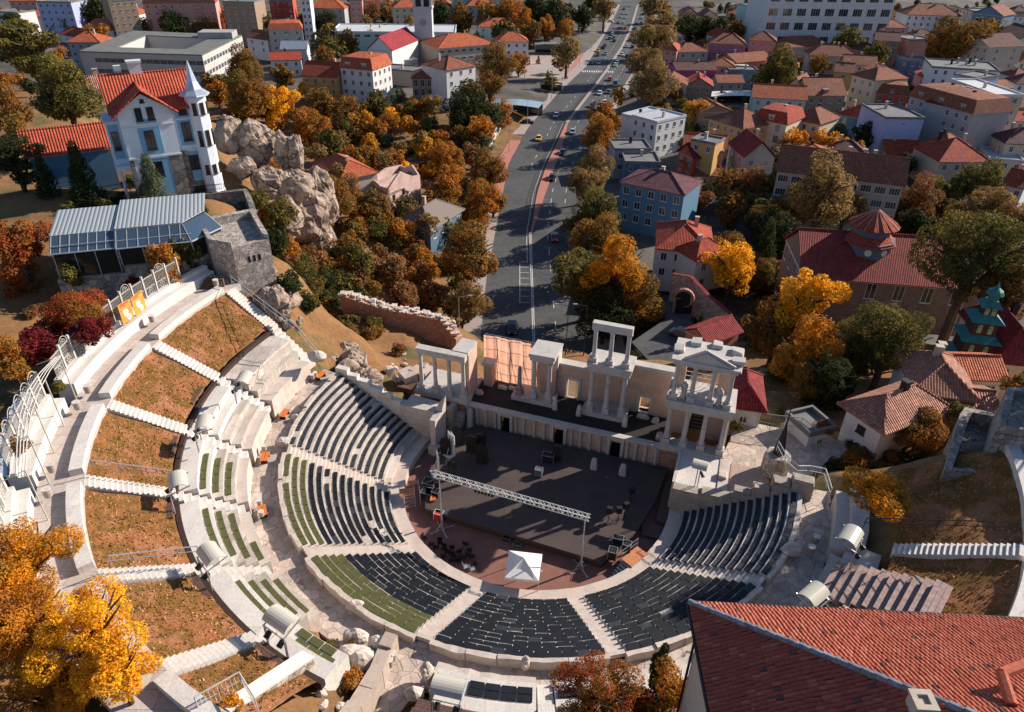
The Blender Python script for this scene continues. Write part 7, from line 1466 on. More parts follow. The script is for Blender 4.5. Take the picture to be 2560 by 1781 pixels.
# ================================================================ FILLER HOUSES OF THE OLD QUARTER
def clear(x, y, r, f=.8): return all(math.hypot(x-a, y-b) > (r+c*f) for a, b, c, *_ in FOOT) and not (-14 < x-road_cx(y) < 18+(y > 380)*8)
rf_ = random.Random(21); FH = 0
for k in range(900):
    if FH >= 46: break
    px, py = rf_.uniform(1640, 2600), rf_.uniform(20, 400); p = at(px, py, -7)
    if p.y < 110 or not clear(p.x, p.y, 6, .85): continue
    W = rf_.uniform(9, 14); a_ = at(px, py, -6.5); rd = rf_.choice(['hip', 'hip', 'gx', 'gy']); wc_ = rf_.choice(['cream', 'beige', 'pink', 'grey', 'white', 'ochre', 'brown']); rcn = rf_.choice(['brown', 'brown', 'dark', 'orange', 'mauve', 'red']); an = rf_.uniform(-.35, .2)
    sc_ = F_PX/((a_-CAM).dot(fw)); h = rf_.uniform(5.5, 10); r = house('%s walled %s roofed small house packed among the old quarter houses' % (wc_, rcn), (px-W*sc_/2, py), (px+W*sc_/2, py+W*sc_*.05), -14+h, rf_.uniform(8, 11), rd, rf_.uniform(2, 3.5), wc_, rcn, 2 if h > 7 else 1, 3, 'R', zg=-14.2, ang=an, chim=rf_.randint(1, 2), group='%s walled %s roofed small houses of the old quarter' % (wc_, rcn)); FH += 1
for k in range(300):
    if FH >= 58: break
    px, py = rf_.uniform(0, 1300), rf_.uniform(0, 110); p = at(px, py, -7)
    if not clear(p.x, p.y, 9, .9): continue
    W = rf_.uniform(14, 20); a_ = at(px, py, -4); sc_ = F_PX/((a_-CAM).dot(fw)); wc_ = rf_.choice(['cream', 'pink', 'grey', 'white']); h = rf_.uniform(8, 14)
    house('%s walled red roofed house far off near the top edge' % wc_, (px-W*sc_/2, py), (px+W*sc_/2, py), -14+h, 12, 'hip', 3.5, wc_, 'orange', 3 if h > 10 else 2, 4, zg=-14.2, ang=rf_.uniform(-.2, .3), group='%s walled red roofed houses near the top edge' % wc_); FH += 1
# ================================================================ TREES
LM = {
 'ye': leaf('leaf_yellow', (.8, .36, .015), (.85, .46, .03)), 'yo': leaf('leaf_yellow_orange', (.75, .3, .015), (.34, .18, .03), bias=.5), 'or': leaf('leaf_orange', (.5, .17, .025), (.27, .15, .03)),
 'ob': leaf('leaf_orange_brown', (.32, .14, .03), (.16, .11, .03)), 'ol': leaf('leaf_olive', (.2, .15, .035), (.085, .085, .026)), 'dg': leaf('leaf_dark_green', (.055, .065, .02), (.036, .045, .018)),
 'gg': leaf('leaf_grey_green', (.15, .17, .1), (.08, .1, .05)), 'rd': leaf('leaf_red', (.36, .07, .025), (.26, .12, .025)), 'mr': leaf('leaf_maroon', (.2, .022, .025), (.11, .02, .02)), 'pl': leaf('leaf_plane_tree', (.36, .22, .085), (.18, .12, .035)), 'ru': leaf('leaf_rust', (.3, .11, .045), (.2, .13, .05)), 'mx': leaf('leaf_mixed_yellow_red', (.66, .27, .02), (.3, .11, .025))}
M_bark = plain('bark', (.08, .055, .04), .95, 0, .3, 5)
def crown_mesh(kind, N_, s, seed):
    r = np.random.RandomState(seed); K_ = {'round': 30, 'irr': 26, 'col': 9, 'pine': 22, 'cone': 34, 'bush': 22, 'thin': 22}[kind]; C_ = []; Rk = []
    for k in range(K_):
        if kind in ('round', 'thin'): d = r.normal(size=3); d /= np.linalg.norm(d); c = d*r.uniform(.2, .74); rr_ = r.uniform(.2, .38)
        elif kind == 'irr': d = r.normal(size=3); d /= np.linalg.norm(d); c = d*r.uniform(.15, .84)*np.array([1, 1, 1.0]); rr_ = r.uniform(.16, .36)
        elif kind == 'bush': d = r.normal(size=3); d /= np.linalg.norm(d); c = d*r.uniform(.2, .75)*np.array([1, 1, .65]); rr_ = r.uniform(.2, .36)
        elif kind == 'col': c = np.array([r.uniform(-.15, .15), r.uniform(-.15, .15), -1+2*k/(K_-1)]); rr_ = .42*(1-.5*abs(c[2]))
        elif kind == 'pine': a = r.uniform(0, 6.28); q = r.uniform(0, .75); z = r.choice([-.5, -.15, .2, .5]); c = np.array([math.cos(a)*q*(1-.5*z), math.sin(a)*q*(1-.5*z), z+r.uniform(-.08, .08)]); rr_ = r.uniform(.22, .36)
        else: z = -1+2*k/(K_-1); a = r.uniform(0, 6.28); q = .3*(1-z)*.9; c = np.array([math.cos(a)*q, math.sin(a)*q, z]); rr_ = .12+.2*(1-z)/2+.08
        C_.append(c); Rk.append(rr_)
    C_ = np.array(C_); Rk = np.array(Rk); w_ = Rk**2; w_ /= w_.sum(); k = r.choice(K_, size=N_*2, p=w_)
    d = r.normal(size=(N_*2, 3)); d /= np.linalg.norm(d, axis=1)[:, None]; fl = np.array([1, 1, .45 if kind == 'pine' else .9])
    rad = Rk[k]*(.72+.33*r.rand(N_*2)**.7+(.12 if kind != 'cone' else .25)*(r.rand(N_*2) > .88)); P_ = C_[k]+d*rad[:, None]*fl
    bump_ = np.sin(P_[:, 0]*11+seed)*np.sin(P_[:, 1]*12)*np.sin(P_[:, 2]*10+1)
    keep = (bump_ > -.35) | (r.rand(N_*2) > .7)
    dd = np.linalg.norm((P_[:, None, :]-C_[None])/(Rk[None, :, None]*fl), axis=2); dd[np.arange(len(k)), k] = 9; keep &= (dd.min(1) > .62) | (r.rand(N_*2) > .85)
    if kind == 'thin': keep &= r.rand(N_*2) > .45
    P_ = P_[keep][:N_]; d = d[keep][:N_]; n_ = len(P_)
    nrm = d*.9+r.normal(size=(n_, 3))*.6+np.array([0, 0, .35]); nrm /= np.linalg.norm(nrm, axis=1)[:, None]; t = np.cross(nrm, r.normal(size=(n_, 3))); t /= np.linalg.norm(t, axis=1)[:, None]; b = np.cross(nrm, t)
    ss = (s*(.6+.8*r.rand(n_)))[:, None]; V = np.stack([P_-t*ss, P_-b*ss*.65, P_+t*ss, P_+b*ss*.65], 1).reshape(-1, 3)
    me = bpy.data.meshes.new('crown_'+kind); F_ = np.arange(n_*4).reshape(-1, 4)
    me.vertices.add(n_*4); me.vertices.foreach_set('co', V.ravel()); me.loops.add(n_*4); me.loops.foreach_set('vertex_index', F_.ravel()); me.polygons.add(n_); me.polygons.foreach_set('loop_start', np.arange(n_)*4); me.polygons.foreach_set('loop_total', np.full(n_, 4)); me.materials.append(None); me.update(); me.validate(); return me
def trunk_mesh(kind, seed, h=1.6):
    r = random.Random(seed); mb = MB(); t0 = -1-h*.55
    if kind in ('cone', 'col'): mb.tube((0, 0, -1.8), (0, 0, .8), .06, 6, .015); return mb.mesh('trunk', [M_bark], False)
    mb.tube((0, 0, -2.2), (0, 0, -.75), .1, 7, .075)
    for k in range(7):
        a = 2*math.pi*k/7+r.uniform(-.4, .4); z0 = r.uniform(-1.0, -.4); e = Vector((math.cos(a)*.4, math.sin(a)*.4, r.uniform(-.2, .25))); mb.tube((0, 0, z0), e, .05, 5, .03)
        for j in range(2): mb.tube(e, e+Vector((math.cos(a+j-.5)*.35, math.sin(a+j-.5)*.35, r.uniform(.1, .4))), .028, 4, .01)
    mb.tube((0, 0, -.75), (r.uniform(-.1, .1), 0, .45), .07, 5, .02); return mb.mesh('trunk', [M_bark], False)
LOD = [(420, .14), (1700, .075), (9500, .034), (26000, .0195), (60000, .0125)]; TM_ = {}; TK = {}
REQ = []
def tree(px, py, rpx, col, kind='round', lab='tree', grp=None, hz=None, sq=1.0, trunk=None, g=None, name=None, cat=None, seed=None):
    rr_ = random.Random(int(px*3+py*7) if seed is None else seed); hz_ = hz if hz is not None else {'bush': .55, 'cone': 1.05, 'col': 1.05, 'pine': 1.6}.get(kind, 1.7 if col == 'pl' else 1.15); z = 0; Rm = 3
    for _ in range(14):
        p = at(px, py, z+hz_*Rm*sq); dep = (p-CAM).dot(fw); Rm = .6*Rm+.4*(rpx*dep/F_PX); z = .6*z+.4*(ground(p.x, p.y) if g is None else g)
    p = at(px, py, z+hz_*Rm*sq); pr_ = rpx*.4; l = 0 if pr_ < 9 else 1 if pr_ < 20 else 2 if pr_ < 42 else 3 if pr_ < 85 else 4
    nm = name or {'bush': 'shrub', 'cone': 'conifer', 'pine': 'pine_tree', 'col': 'columnar_tree'}.get(kind, 'tree')
    REQ.append(dict(p=(p.x, p.y, z), R=Rm, h=hz_*Rm*sq, sq=sq, l=l, v=rr_.randint(0, 2 if l < 4 else 1), kind=kind, col=col, nm=nm, lab=lab, grp=grp, cat=cat, trunk=trunk, rz=rr_.uniform(0, 6.28), r=rpx))
def build_tree(q):
    k = (q['kind'], q['l'], q['v']); kind = q['kind']
    if k not in TM_: TM_[k] = crown_mesh(kind, LOD[k[1]][0], LOD[k[1]][1], 10*k[2]+k[1]+len(kind))
    kt = (kind in ('cone', 'col'), q['v'])
    if kt not in TK: TK[kt] = trunk_mesh('cone' if kt[0] else 'round', q['v'])
    root = T(q['nm'], q['lab'], q['cat'] or ('shrub' if kind == 'bush' else 'tree'), q['p'], q['rz'], q['grp']); Rm, sq = q['R'], q['sq']
    c = bpy.data.objects.new('crown', TM_[k]); link(c); c.parent = root; c.location = (0, 0, q['h']); f_ = .9 if kind in ('cone', 'col') else 1.04; c.scale = (Rm*f_, Rm*f_, Rm*sq*1.02); c.material_slots[0].link = 'OBJECT'; c.material_slots[0].material = LM[q['col']]
    if kind != 'bush' and (q['trunk'] is None or q['trunk']):
        t = bpy.data.objects.new('trunk', TK[kt]); link(t); t.parent = root; t.location = (0, 0, q['h']); t.scale = (Rm, Rm, max(Rm*sq, (q['h']+.8)/2.2))
def flush_trees():
    for nm in sorted({q['nm'] for q in REQ}):
        L_ = sorted([q for q in REQ if q['nm'] == nm], key=lambda q: -q['r'])
        for q in L_[:298]: build_tree(q)
        rest = L_[298:]
        if not rest: continue
        V, M_ = [], []; cols = sorted({q['col'] for q in rest})
        for q in rest:
            k = (q['kind'], 0, q['v'])
            if k not in TM_: TM_[k] = crown_mesh(q['kind'], LOD[0][0], LOD[0][1], 10*k[2]+len(q['kind']))
            me = TM_[k]; co = np.empty(len(me.vertices)*3); me.vertices.foreach_get('co', co); co = co.reshape(-1, 3)*(q['R']*1.04); co[:, 2] += q['h']; V.append(co+np.array(q['p'])); M_ += [cols.index(q['col'])]*(len(co)//4)
        V = np.concatenate(V); n_ = len(V)//4; me = bpy.data.meshes.new('far_'+nm); me.vertices.add(n_*4); me.vertices.foreach_set('co', V.ravel()); me.loops.add(n_*4); me.loops.foreach_set('vertex_index', np.arange(n_*4)); me.polygons.add(n_); me.polygons.foreach_set('loop_start', np.arange(n_)*4); me.polygons.foreach_set('loop_total', np.full(n_, 4))
        for c in cols: me.materials.append(far_leaf(c))
        me.polygons.foreach_set('material_index', M_); me.update(); me.validate(); tag(link(bpy.data.objects.new('distant_%ss' % nm, me)), 'small distant autumn %ss between the far roofs' % nm, 'trees', None, 'stuff')
def far_leaf(c):
    m = LM[c].copy(); m.name = 'far_'+LM[c].name
    for n in m.node_tree.nodes:
        if n.type == 'TEX_NOISE': n.inputs['Scale'].default_value *= .3
    return m
def TT(z_, x, y, r, col, kind, lab, **k): f_ = {0: (lambda a, b: (a, b)), 1: z1, 2: z2, 3: z3, 4: z4, 5: z5, 6: z6, 7: z7, 8: z8, 9: z9}[z_]; q = f_(x, y); return tree(q[0], q[1], r*K if z_ else r, col, kind, lab, **k)
# hero trees
TT(7, 150, 560, 330, 'yo', 'irr', 'big yellow tree at the left edge, upper crown by the promenade', hz=2.2, g=12, seed=2); TT(7, 130, 1000, 380, 'mx', 'round', 'reddish orange tree filling the left edge', hz=2.0, g=11, seed=4); TT(7, 590, 1080, 360, 'ye', 'irr', 'bright golden tree leaning over the promenade', hz=2.2, g=12, seed=3); TT(7, 330, 1430, 330, 'mx', 'irr', 'brown orange tree in the bottom left corner', hz=1.8, g=11, seed=6); TT(7, 780, 1330, 250, 'ye', 'irr', 'small golden crown beside the lowest white bench', hz=2.6, g=12, seed=1)
TT(8, 1700, 1480, 300, 'rd', 'irr', 'dark red maple at the bottom centre', hz=1.5, g=7, seed=8); TT(8, 2120, 1300, 130, 'dg', 'col', 'slim dark cypress standing in the red maple', hz=1.1, g=8, sq=1.6); TT(8, 1990, 1530, 210, 'rd', 'irr', 'second dark red crown between the maple and the cypress', hz=1.3, g=7, seed=5); TT(8, 2200, 1490, 230, 'or', 'irr', 'orange maple at the corner of the big red roof', hz=1.5, g=7, seed=9)
TT(9, 1330, 130, 235, 'yo', 'bush', 'bright orange bush beside the right white stair', hz=1.2, sq=.85, g=10); TT(6, 1640, 1290, 230, 'ob', 'bush', 'olive orange bush behind the old white house wall', hz=.8); TT(6, 1130, 1500, 115, 'ob', 'bush', 'small orange bush below the old white house'); TT(6, 1900, 1180, 120, 'ol', 'bush', 'olive bush under the pale tiled roofs', hz=1)
TT(6, 350, 210, 215, 'ye', 'irr', 'bright orange tree left of the church', hz=1.6); TT(6, 560, 130, 150, 'dg', 'cone', 'dark conifer between the orange tree and the church', sq=1.5); TT(6, 860, 400, 240, 'ye', 'irr', 'brilliant yellow crown in front of the church', hz=2.3, seed=5); TT(6, 650, 620, 240, 'ob', 'round', 'brown orange tree below the yellow crown', hz=1.2); TT(6, 850, 780, 250, 'mx', 'irr', 'red and orange tree right of the stage wing', hz=1.2, seed=3); TT(6, 1400, 680, 320, 'ol', 'round', 'large olive brown tree in front of the church wall', hz=1.3, seed=2); TT(6, 130, 640, 90, 'dg', 'cone', 'small dark fir beside the brick hut', sq=1.3)
TT(6, 1990, 90, 400, 'ol', 'round', 'huge olive tree at the right edge above the bell tower', hz=2.2); TT(6, 2150, 330, 220, 'ob', 'irr', 'rusty tree at the right edge beside the bell tower', hz=2.8); TT(6, 2220, 990, 110, 'ob', 'irr', 'orange shrubby tree beside the shaded stone building', hz=2.2); TT(6, 370, 1265, 65, 'ol', 'bush', 'potted green shrub at the foot of the right wing', g=3.5, hz=1.3)
TT(6, 960, 1270, 95, 'rd', 'bush', 'red orange vine over the lean-to roof', g=4.6, hz=.5, sq=.5)
# between stage and road
TT(5, 1840, 230, 225, 'yo', 'irr', 'orange topped tree right behind the centre columns', hz=2.2, seed=1); TT(5, 1960, 420, 230, 'ob', 'round', 'brown tree below the orange topped one', hz=1.2); TT(5, 1640, 270, 245, 'ol', 'round', 'dark olive tree right of the road, nearest the stage', hz=1.4); TT(5, 1760, 520, 215, 'dg', 'round', 'dark tree behind the centre columns', hz=1.1); TT(5, 1960, 800, 55, 'dg', 'bush', 'small green bush behind the back wall', g=0, hz=.7); TT(5, 1710, 50, 220, 'ob', 'round', 'orange brown tree by the road above the olive one', hz=1.4)
TT(5, 860, 130, 235, 'ob', 'round', 'big rounded brown tree left of the road', hz=1.5, seed=7); TT(5, 850, 440, 160, 'pl', 'round', 'brown tree below the big rounded one', hz=1.0); TT(5, 600, 400, 125, 'ru', 'round', 'rust coloured tree behind the ancient wall, right', hz=1.0); TT(5, 430, 390, 110, 'ru', 'round', 'rust coloured tree behind the ancient wall, left', hz=1.0); TT(5, 320, 210, 130, 'ru', 'round', 'purplish brown tree above the ancient wall'); TT(5, 500, 130, 100, 'ob', 'irr', 'dark orange tree beside the dark walled house'); TT(5, 120, 180, 120, 'ol', 'round', 'olive tree on the slope below the cliff'); TT(5, 60, 60, 110, 'ob', 'round', 'orange brown tree on the slope below the cliff')
TT(5, 130, 430, 130, 'ol', 'round', 'olive tree at the left end of the ancient wall', hz=.9); TT(4, 2020, 330, 170, 'ol', 'round', 'dark olive tree right of the blockhouse', hz=.9); TT(4, 2180, 440, 120, 'dg', 'round', 'dark tree beside the olive one, above the outcrop', hz=.8); TT(4, 1900, 110, 115, 'or', 'irr', 'orange tree behind the blockhouse', hz=1); TT(4, 2060, 150, 110, 'ru', 'round', 'rust tree between blockhouse and cliff', hz=1); TT(1, 1870, 1420, 120, 'ol', 'irr', 'olive tree in front of the cliff', hz=1.0, g=10)
TT(5, 270, 1090, 60, 'ol', 'bush', 'small green bush above the end wall', g=3.3); TT(4, 385, 1010, 62, 'ol', 'bush', 'ivy bush on the iron fence', g=14.5, hz=1.5); TT(8, 70, 1380, 110, 'or', 'bush', 'orange shrub on the rubble bank', g=7.5); TT(7, 2200, 1150, 60, 'ol', 'bush', 'small dark shrub on the rubble wall corner', g=7); TT(7, 1940, 1500, 60, 'ob', 'bush', 'small shrub below the rubble wall', g=8); TT(7, 1540, 1540, 90, 'yo', 'bush', 'yellow orange shrub at the pale railing', g=13, hz=1.2)
TT(4, 500, 510, 300, 'rd', 'bush', 'wide red orange sumac behind the iron fence', hz=1.0, sq=.8, g=14.5); TT(4, 280, 700, 260, 'mr', 'bush', 'dark maroon sumac left of the iron fence', hz=.9, sq=.8, g=14.5); TT(4, 600, 620, 150, 'mr', 'bush', 'maroon shrub hanging over the iron fence', hz=1.6, g=14.6); TT(4, 890, 300, 60, 'mr', 'bush', 'small maroon shrub beside the ivy wall', g=15); TT(4, 60, 830, 170, 'or', 'irr', 'orange tree at the left edge beside the maroon sumac', hz=1.6, g=14); TT(4, 120, 1400, 85, 'ob', 'thin', 'almost bare brown tree over the pipe arcade', hz=1.5, g=15)
TT(4, 130, 60, 230, 'rd', 'irr', 'red orange tree at the left edge beside the pavilion', hz=1.3); TT(4, 1110, 200, 130, 'or', 'bush', 'orange ivy mass on the wall beside the blockhouse', g=14.2, hz=.8, sq=1.7); TT(4, 1240, 110, 110, 'ol', 'bush', 'dark ivy mass against the blockhouse', g=14.5, hz=.8, sq=1.7); TT(4, 1010, 150, 100, 'ob', 'bush', 'brown ivy mass under the pavilion', g=14.5, hz=.8, sq=1.5); TT(4, 480, 250, 110, 'ol', 'bush', 'dark ivy on the wall below the pavilion', g=14, hz=.9, sq=1.4); TT(4, 1100, 360, 40, 'mr', 'bush', 'small red creeper above the promenade', g=14.3, hz=1)
# hill top left
TT(1, 200, 330, 260, 'ol', 'pine', 'great dark umbrella pine at the top left', hz=2.0); TT(1, 60, 230, 180, 'dg', 'pine', 'dark pine at the left edge behind the great pine', hz=2.0); TT(1, 430, 620, 235, 'ol', 'round', 'broad olive tree with visible trunk on the orange lawn', hz=1.9); TT(1, 50, 760, 190, 'ob', 'irr', 'orange brown cedar at the left edge', hz=1.4); TT(1, 90, 1060, 210, 'dg', 'pine', 'dark cedar below it at the left edge', hz=1.2); TT(1, 1010, 1220, 150, 'gg', 'cone', 'grey green spruce in front of the villa', hz=1, sq=1.1); TT(1, 540, 1170, 160, 'dg', 'cone', 'dark spruce in front of the annex', hz=1.0, sq=1.2); TT(1, 300, 1180, 110, 'dg', 'cone', 'small dark spruce left of the annex', sq=1.2)
for i, (x, y, r, c) in enumerate([(450, 1370, 55, 'ol'), (560, 1370, 60, 'dg'), (680, 1360, 60, 'ol'), (800, 1340, 60, 'dg'), (900, 1380, 60, 'ol'), (760, 1400, 55, 'dg'), (1180, 1330, 55, 'ob'), (1300, 1290, 70, 'ol'), (1420, 1220, 60, 'gg'), (1320, 1400, 80, 'dg'), (1480, 1310, 45, 'ob'), (1570, 1360, 55, 'ob'), (1680, 1140, 70, 'ob'), (1130, 1240, 60, 'ru'), (500, 1290, 50, 'ob'), (1720, 880, 60, 'ol')]):
    TT(1, x, y, r, c, 'bush', '%s shrub on the terrace of the villa' % {'ol': 'olive', 'dg': 'dark green', 'ob': 'orange brown', 'gg': 'grey green', 'ru': 'rust'}[c], grp='%s shrubs on the villa terrace' % c)
for i, (x, y, r, c, kd, l) in enumerate([(1620, 440, 135, 'ob', 'round', 'brown orange tree right of the school'), (1640, 640, 175, 'ob', 'round', 'large brown tree above the boulders'), (1860, 680, 140, 'ye', 'irr', 'glowing yellow tree above the boulders'), (1440, 610, 95, 'or', 'round', 'orange tree beside the turret spire'), (2060, 850, 160, 'or', 'irr', 'orange tree right of the boulders'), (1880, 500, 100, 'ob', 'irr', 'tree in front of the gabled white house'), (2160, 690, 120, 'ob', 'round', 'brown tree below the ochre house'), (2200, 290, 130, 'ol', 'round', 'olive tree right of the grey house'), (2150, 380, 90, 'ob', 'round', 'brown tree below that olive tree'), (1720, 140, 115, 'ol', 'round', 'olive tree above the school'), (1150, 160, 100, 'dg', 'round', 'dark tree in front of the long pink block'), (1510, 130, 85, 'ob', 'round', 'brown tree right of the long pink block'), (1380, 190, 80, 'ob', 'round', 'small brown tree above the school roof'), (960, 180, 75, 'ob', 'round', 'brown tree left of the school hut'), (650, 90, 130, 'dg', 'round', 'dark tree clump at the top left'), (540, 60, 90, 'dg', 'round', 'dark tree beside the grey concrete block'), (650, 240, 95, 'or', 'irr', 'orange tree behind the great pine'), (760, 500, 65, 'ol', 'round', 'small tree between school and villa roof'), (830, 170, 80, 'or', 'round', 'orange tree at the corner of the school'), (2060, 120, 80, 'dg', 'col', 'dark tree beside the grey tiled villa block'), (2170, 130, 80, 'dg', 'round', 'round dark tree in front of the grey tiled villa block'), (2220, 1330, 170, 'ob', 'round', 'brown tree right of the cliff'), (2180, 960, 130, 'ol', 'round', 'olive tree right of the finger boulders'), (2120, 1480, 110, 'ob', 'round', 'brown tree at the foot of the cliff'), (1300, 210, 70, 'ol', 'round', 'olive tree before the pink block')]): TT(1, x, y, r, c, kd, l)
# centre
for x, y, r, c, kd, l in [(50, 290, 110, 'ob', 'round', 'brown tree left of the basilica'), (200, 80, 80, 'ru', 'round', 'russet tree at the top left of the bell tower'), (320, 70, 70, 'ru', 'round', 'smaller russet tree left of the bell tower'), (430, 60, 70, 'ob', 'irr', 'orange tree beside the bell tower'), (660, 100, 110, 'dg', 'round', 'dark tree right of the bell tower'), (810, 120, 120, 'ob', 'round', 'brown tree beyond the red hipped building'), (990, 120, 130, 'ob', 'irr', 'orange brown tree in the park, left'), (1150, 110, 140, 'or', 'irr', 'orange tree in the middle of the park'), (1100, 230, 110, 'dg', 'round', 'dark tree at the front of the park'), (1300, 60, 140, 'dg', 'round', 'big dark tree in the park'), (1420, 100, 130, 'dg', 'round', 'dark tree at the right of the park'), (1370, 180, 100, 'or', 'irr', 'orange tree at the right front of the park'), (1500, 200, 80, 'or', 'irr', 'small orange tree by the kiosk'), (1260, 210, 90, 'ob', 'round', 'brown tree in front of the dark park trees'), (1620, 110, 90, 'dg', 'round', 'dark tree by the far pavement'), (1760, 50, 90, 'pl', 'round', 'plane tree at the far pavement'), (1700, 20, 80, 'dg', 'round', 'dark tree at the top of the far pavement'),
    (1510, 340, 105, 'pl', 'round', 'lone brown street tree on the plaza'), (1470, 420, 60, 'ru', 'irr', 'small tree beside the lone street tree'), (1040, 430, 150, 'ob', 'round', 'tall orange brown tree beside the white apartment house'), (1000, 560, 110, 'ob', 'irr', 'lower orange brown tree beside the white apartment house'), (1190, 420, 75, 'or', 'irr', 'orange tree at the corner of the plaza'), (850, 720, 180, 'dg', 'round', 'broad dark tree on the wooded slope'), (980, 780, 110, 'dg', 'round', 'dark tree left of the hoarding'), (930, 880, 120, 'or', 'irr', 'orange tree at the hoarding'), (1100, 720, 60, 'or', 'irr', 'small orange tree below the glass canopy'), (1400, 540, 60, 'ol', 'irr', 'small olive tree by the bus shelter'), (1320, 400, 25, 'ob', 'cone', 'little conifer on the plaza'),
    (60, 740, 110, 'ob', 'round', 'brown tree at the left of the wooded slope'), (250, 690, 110, 'ol', 'round', 'olive tree below the white dormered block'), (390, 660, 80, 'gg', 'thin', 'pale bare tree below the low wall'), (560, 720, 80, 'ob', 'round', 'small brown tree below the ornate house'), (470, 740, 80, 'ol', 'round', 'olive tree below the ornate house'), (700, 1060, 150, 'or', 'irr', 'orange tree in the middle of the wooded slope'), (720, 1220, 170, 'or', 'irr', 'large orange tree behind the roofless ruin'), (880, 1030, 90, 'ru', 'thin', 'bare purplish tree by the hoarding'), (990, 1130, 150, 'ob', 'round', 'brown tree at the left kerb of the road'), (920, 1370, 160, 'or', 'irr', 'orange tree beside the ribbed roof'), (1020, 1330, 110, 'ob', 'round', 'brown tree leaning over the road'), (620, 1350, 100, 'ob', 'round', 'brown tree behind the ribbed roof'), (240, 1060, 80, 'gg', 'bush', 'grey green willow bush, lower'), (310, 930, 70, 'gg', 'bush', 'grey green willow bush, upper'), (500, 980, 70, 'gg', 'bush', 'pale green bush on the slope'), (90, 1110, 75, 'ye', 'bush', 'small yellow tree beside the salmon roof'), (370, 1070, 90, 'or', 'irr', 'orange tree behind the ruin'), (440, 1380, 100, 'ol', 'round', 'olive tree in front of the ruined house'), (60, 1300, 140, 'ob', 'round', 'brown tree left of the ruined house'), (240, 1430, 110, 'ob', 'irr', 'orange tree below the ruined house'), (700, 1530, 110, 'ol', 'round', 'olive tree overhanging the ribbed roof')]: TT(2, x, y, r, c, kd, l)
# right of the road
for x, y, r, c, kd, l in [(2070, 40, 90, 'pl', 'round', 'plane tree at the top right of the boulevard'), (2130, 170, 120, 'pl', 'round', 'tall plane tree, second in the right row'), (2080, 270, 150, 'pl', 'round', 'tall plane tree, third in the right row'), (2040, 420, 140, 'pl', 'round', 'plane tree right of the parked van'), (2080, 560, 165, 'pl', 'round', 'great plane tree behind the white cubic house'), (1850, 640, 70, 'or', 'thin', 'slim orange tree between the lanes'), (1770, 790, 130, 'or', 'round', 'orange plane tree left of the cubic house'), (1730, 900, 140, 'or', 'round', 'orange plane tree below the first one'), (1690, 1110, 150, 'pl', 'round', 'pale brown plane tree beside the dark flat house'), (1640, 1220, 140, 'pl', 'round', 'pale brown plane tree above the twin lamp'), (1710, 1430, 190, 'ol', 'round', 'tree with yellow top left of the blue house'), (1560, 1500, 90, 'ob', 'irr', 'small orange tree at the right kerb'), (2240, 200, 60, 'dg', 'round', 'dark tree behind the plane row'), (2230, 620, 70, 'ob', 'round', 'brown tree behind the cubic house'), (2150, 60, 70, 'ob', 'round', 'brown tree at the top beyond the plane row')]: TT(2, x, y, r, c, kd, l)
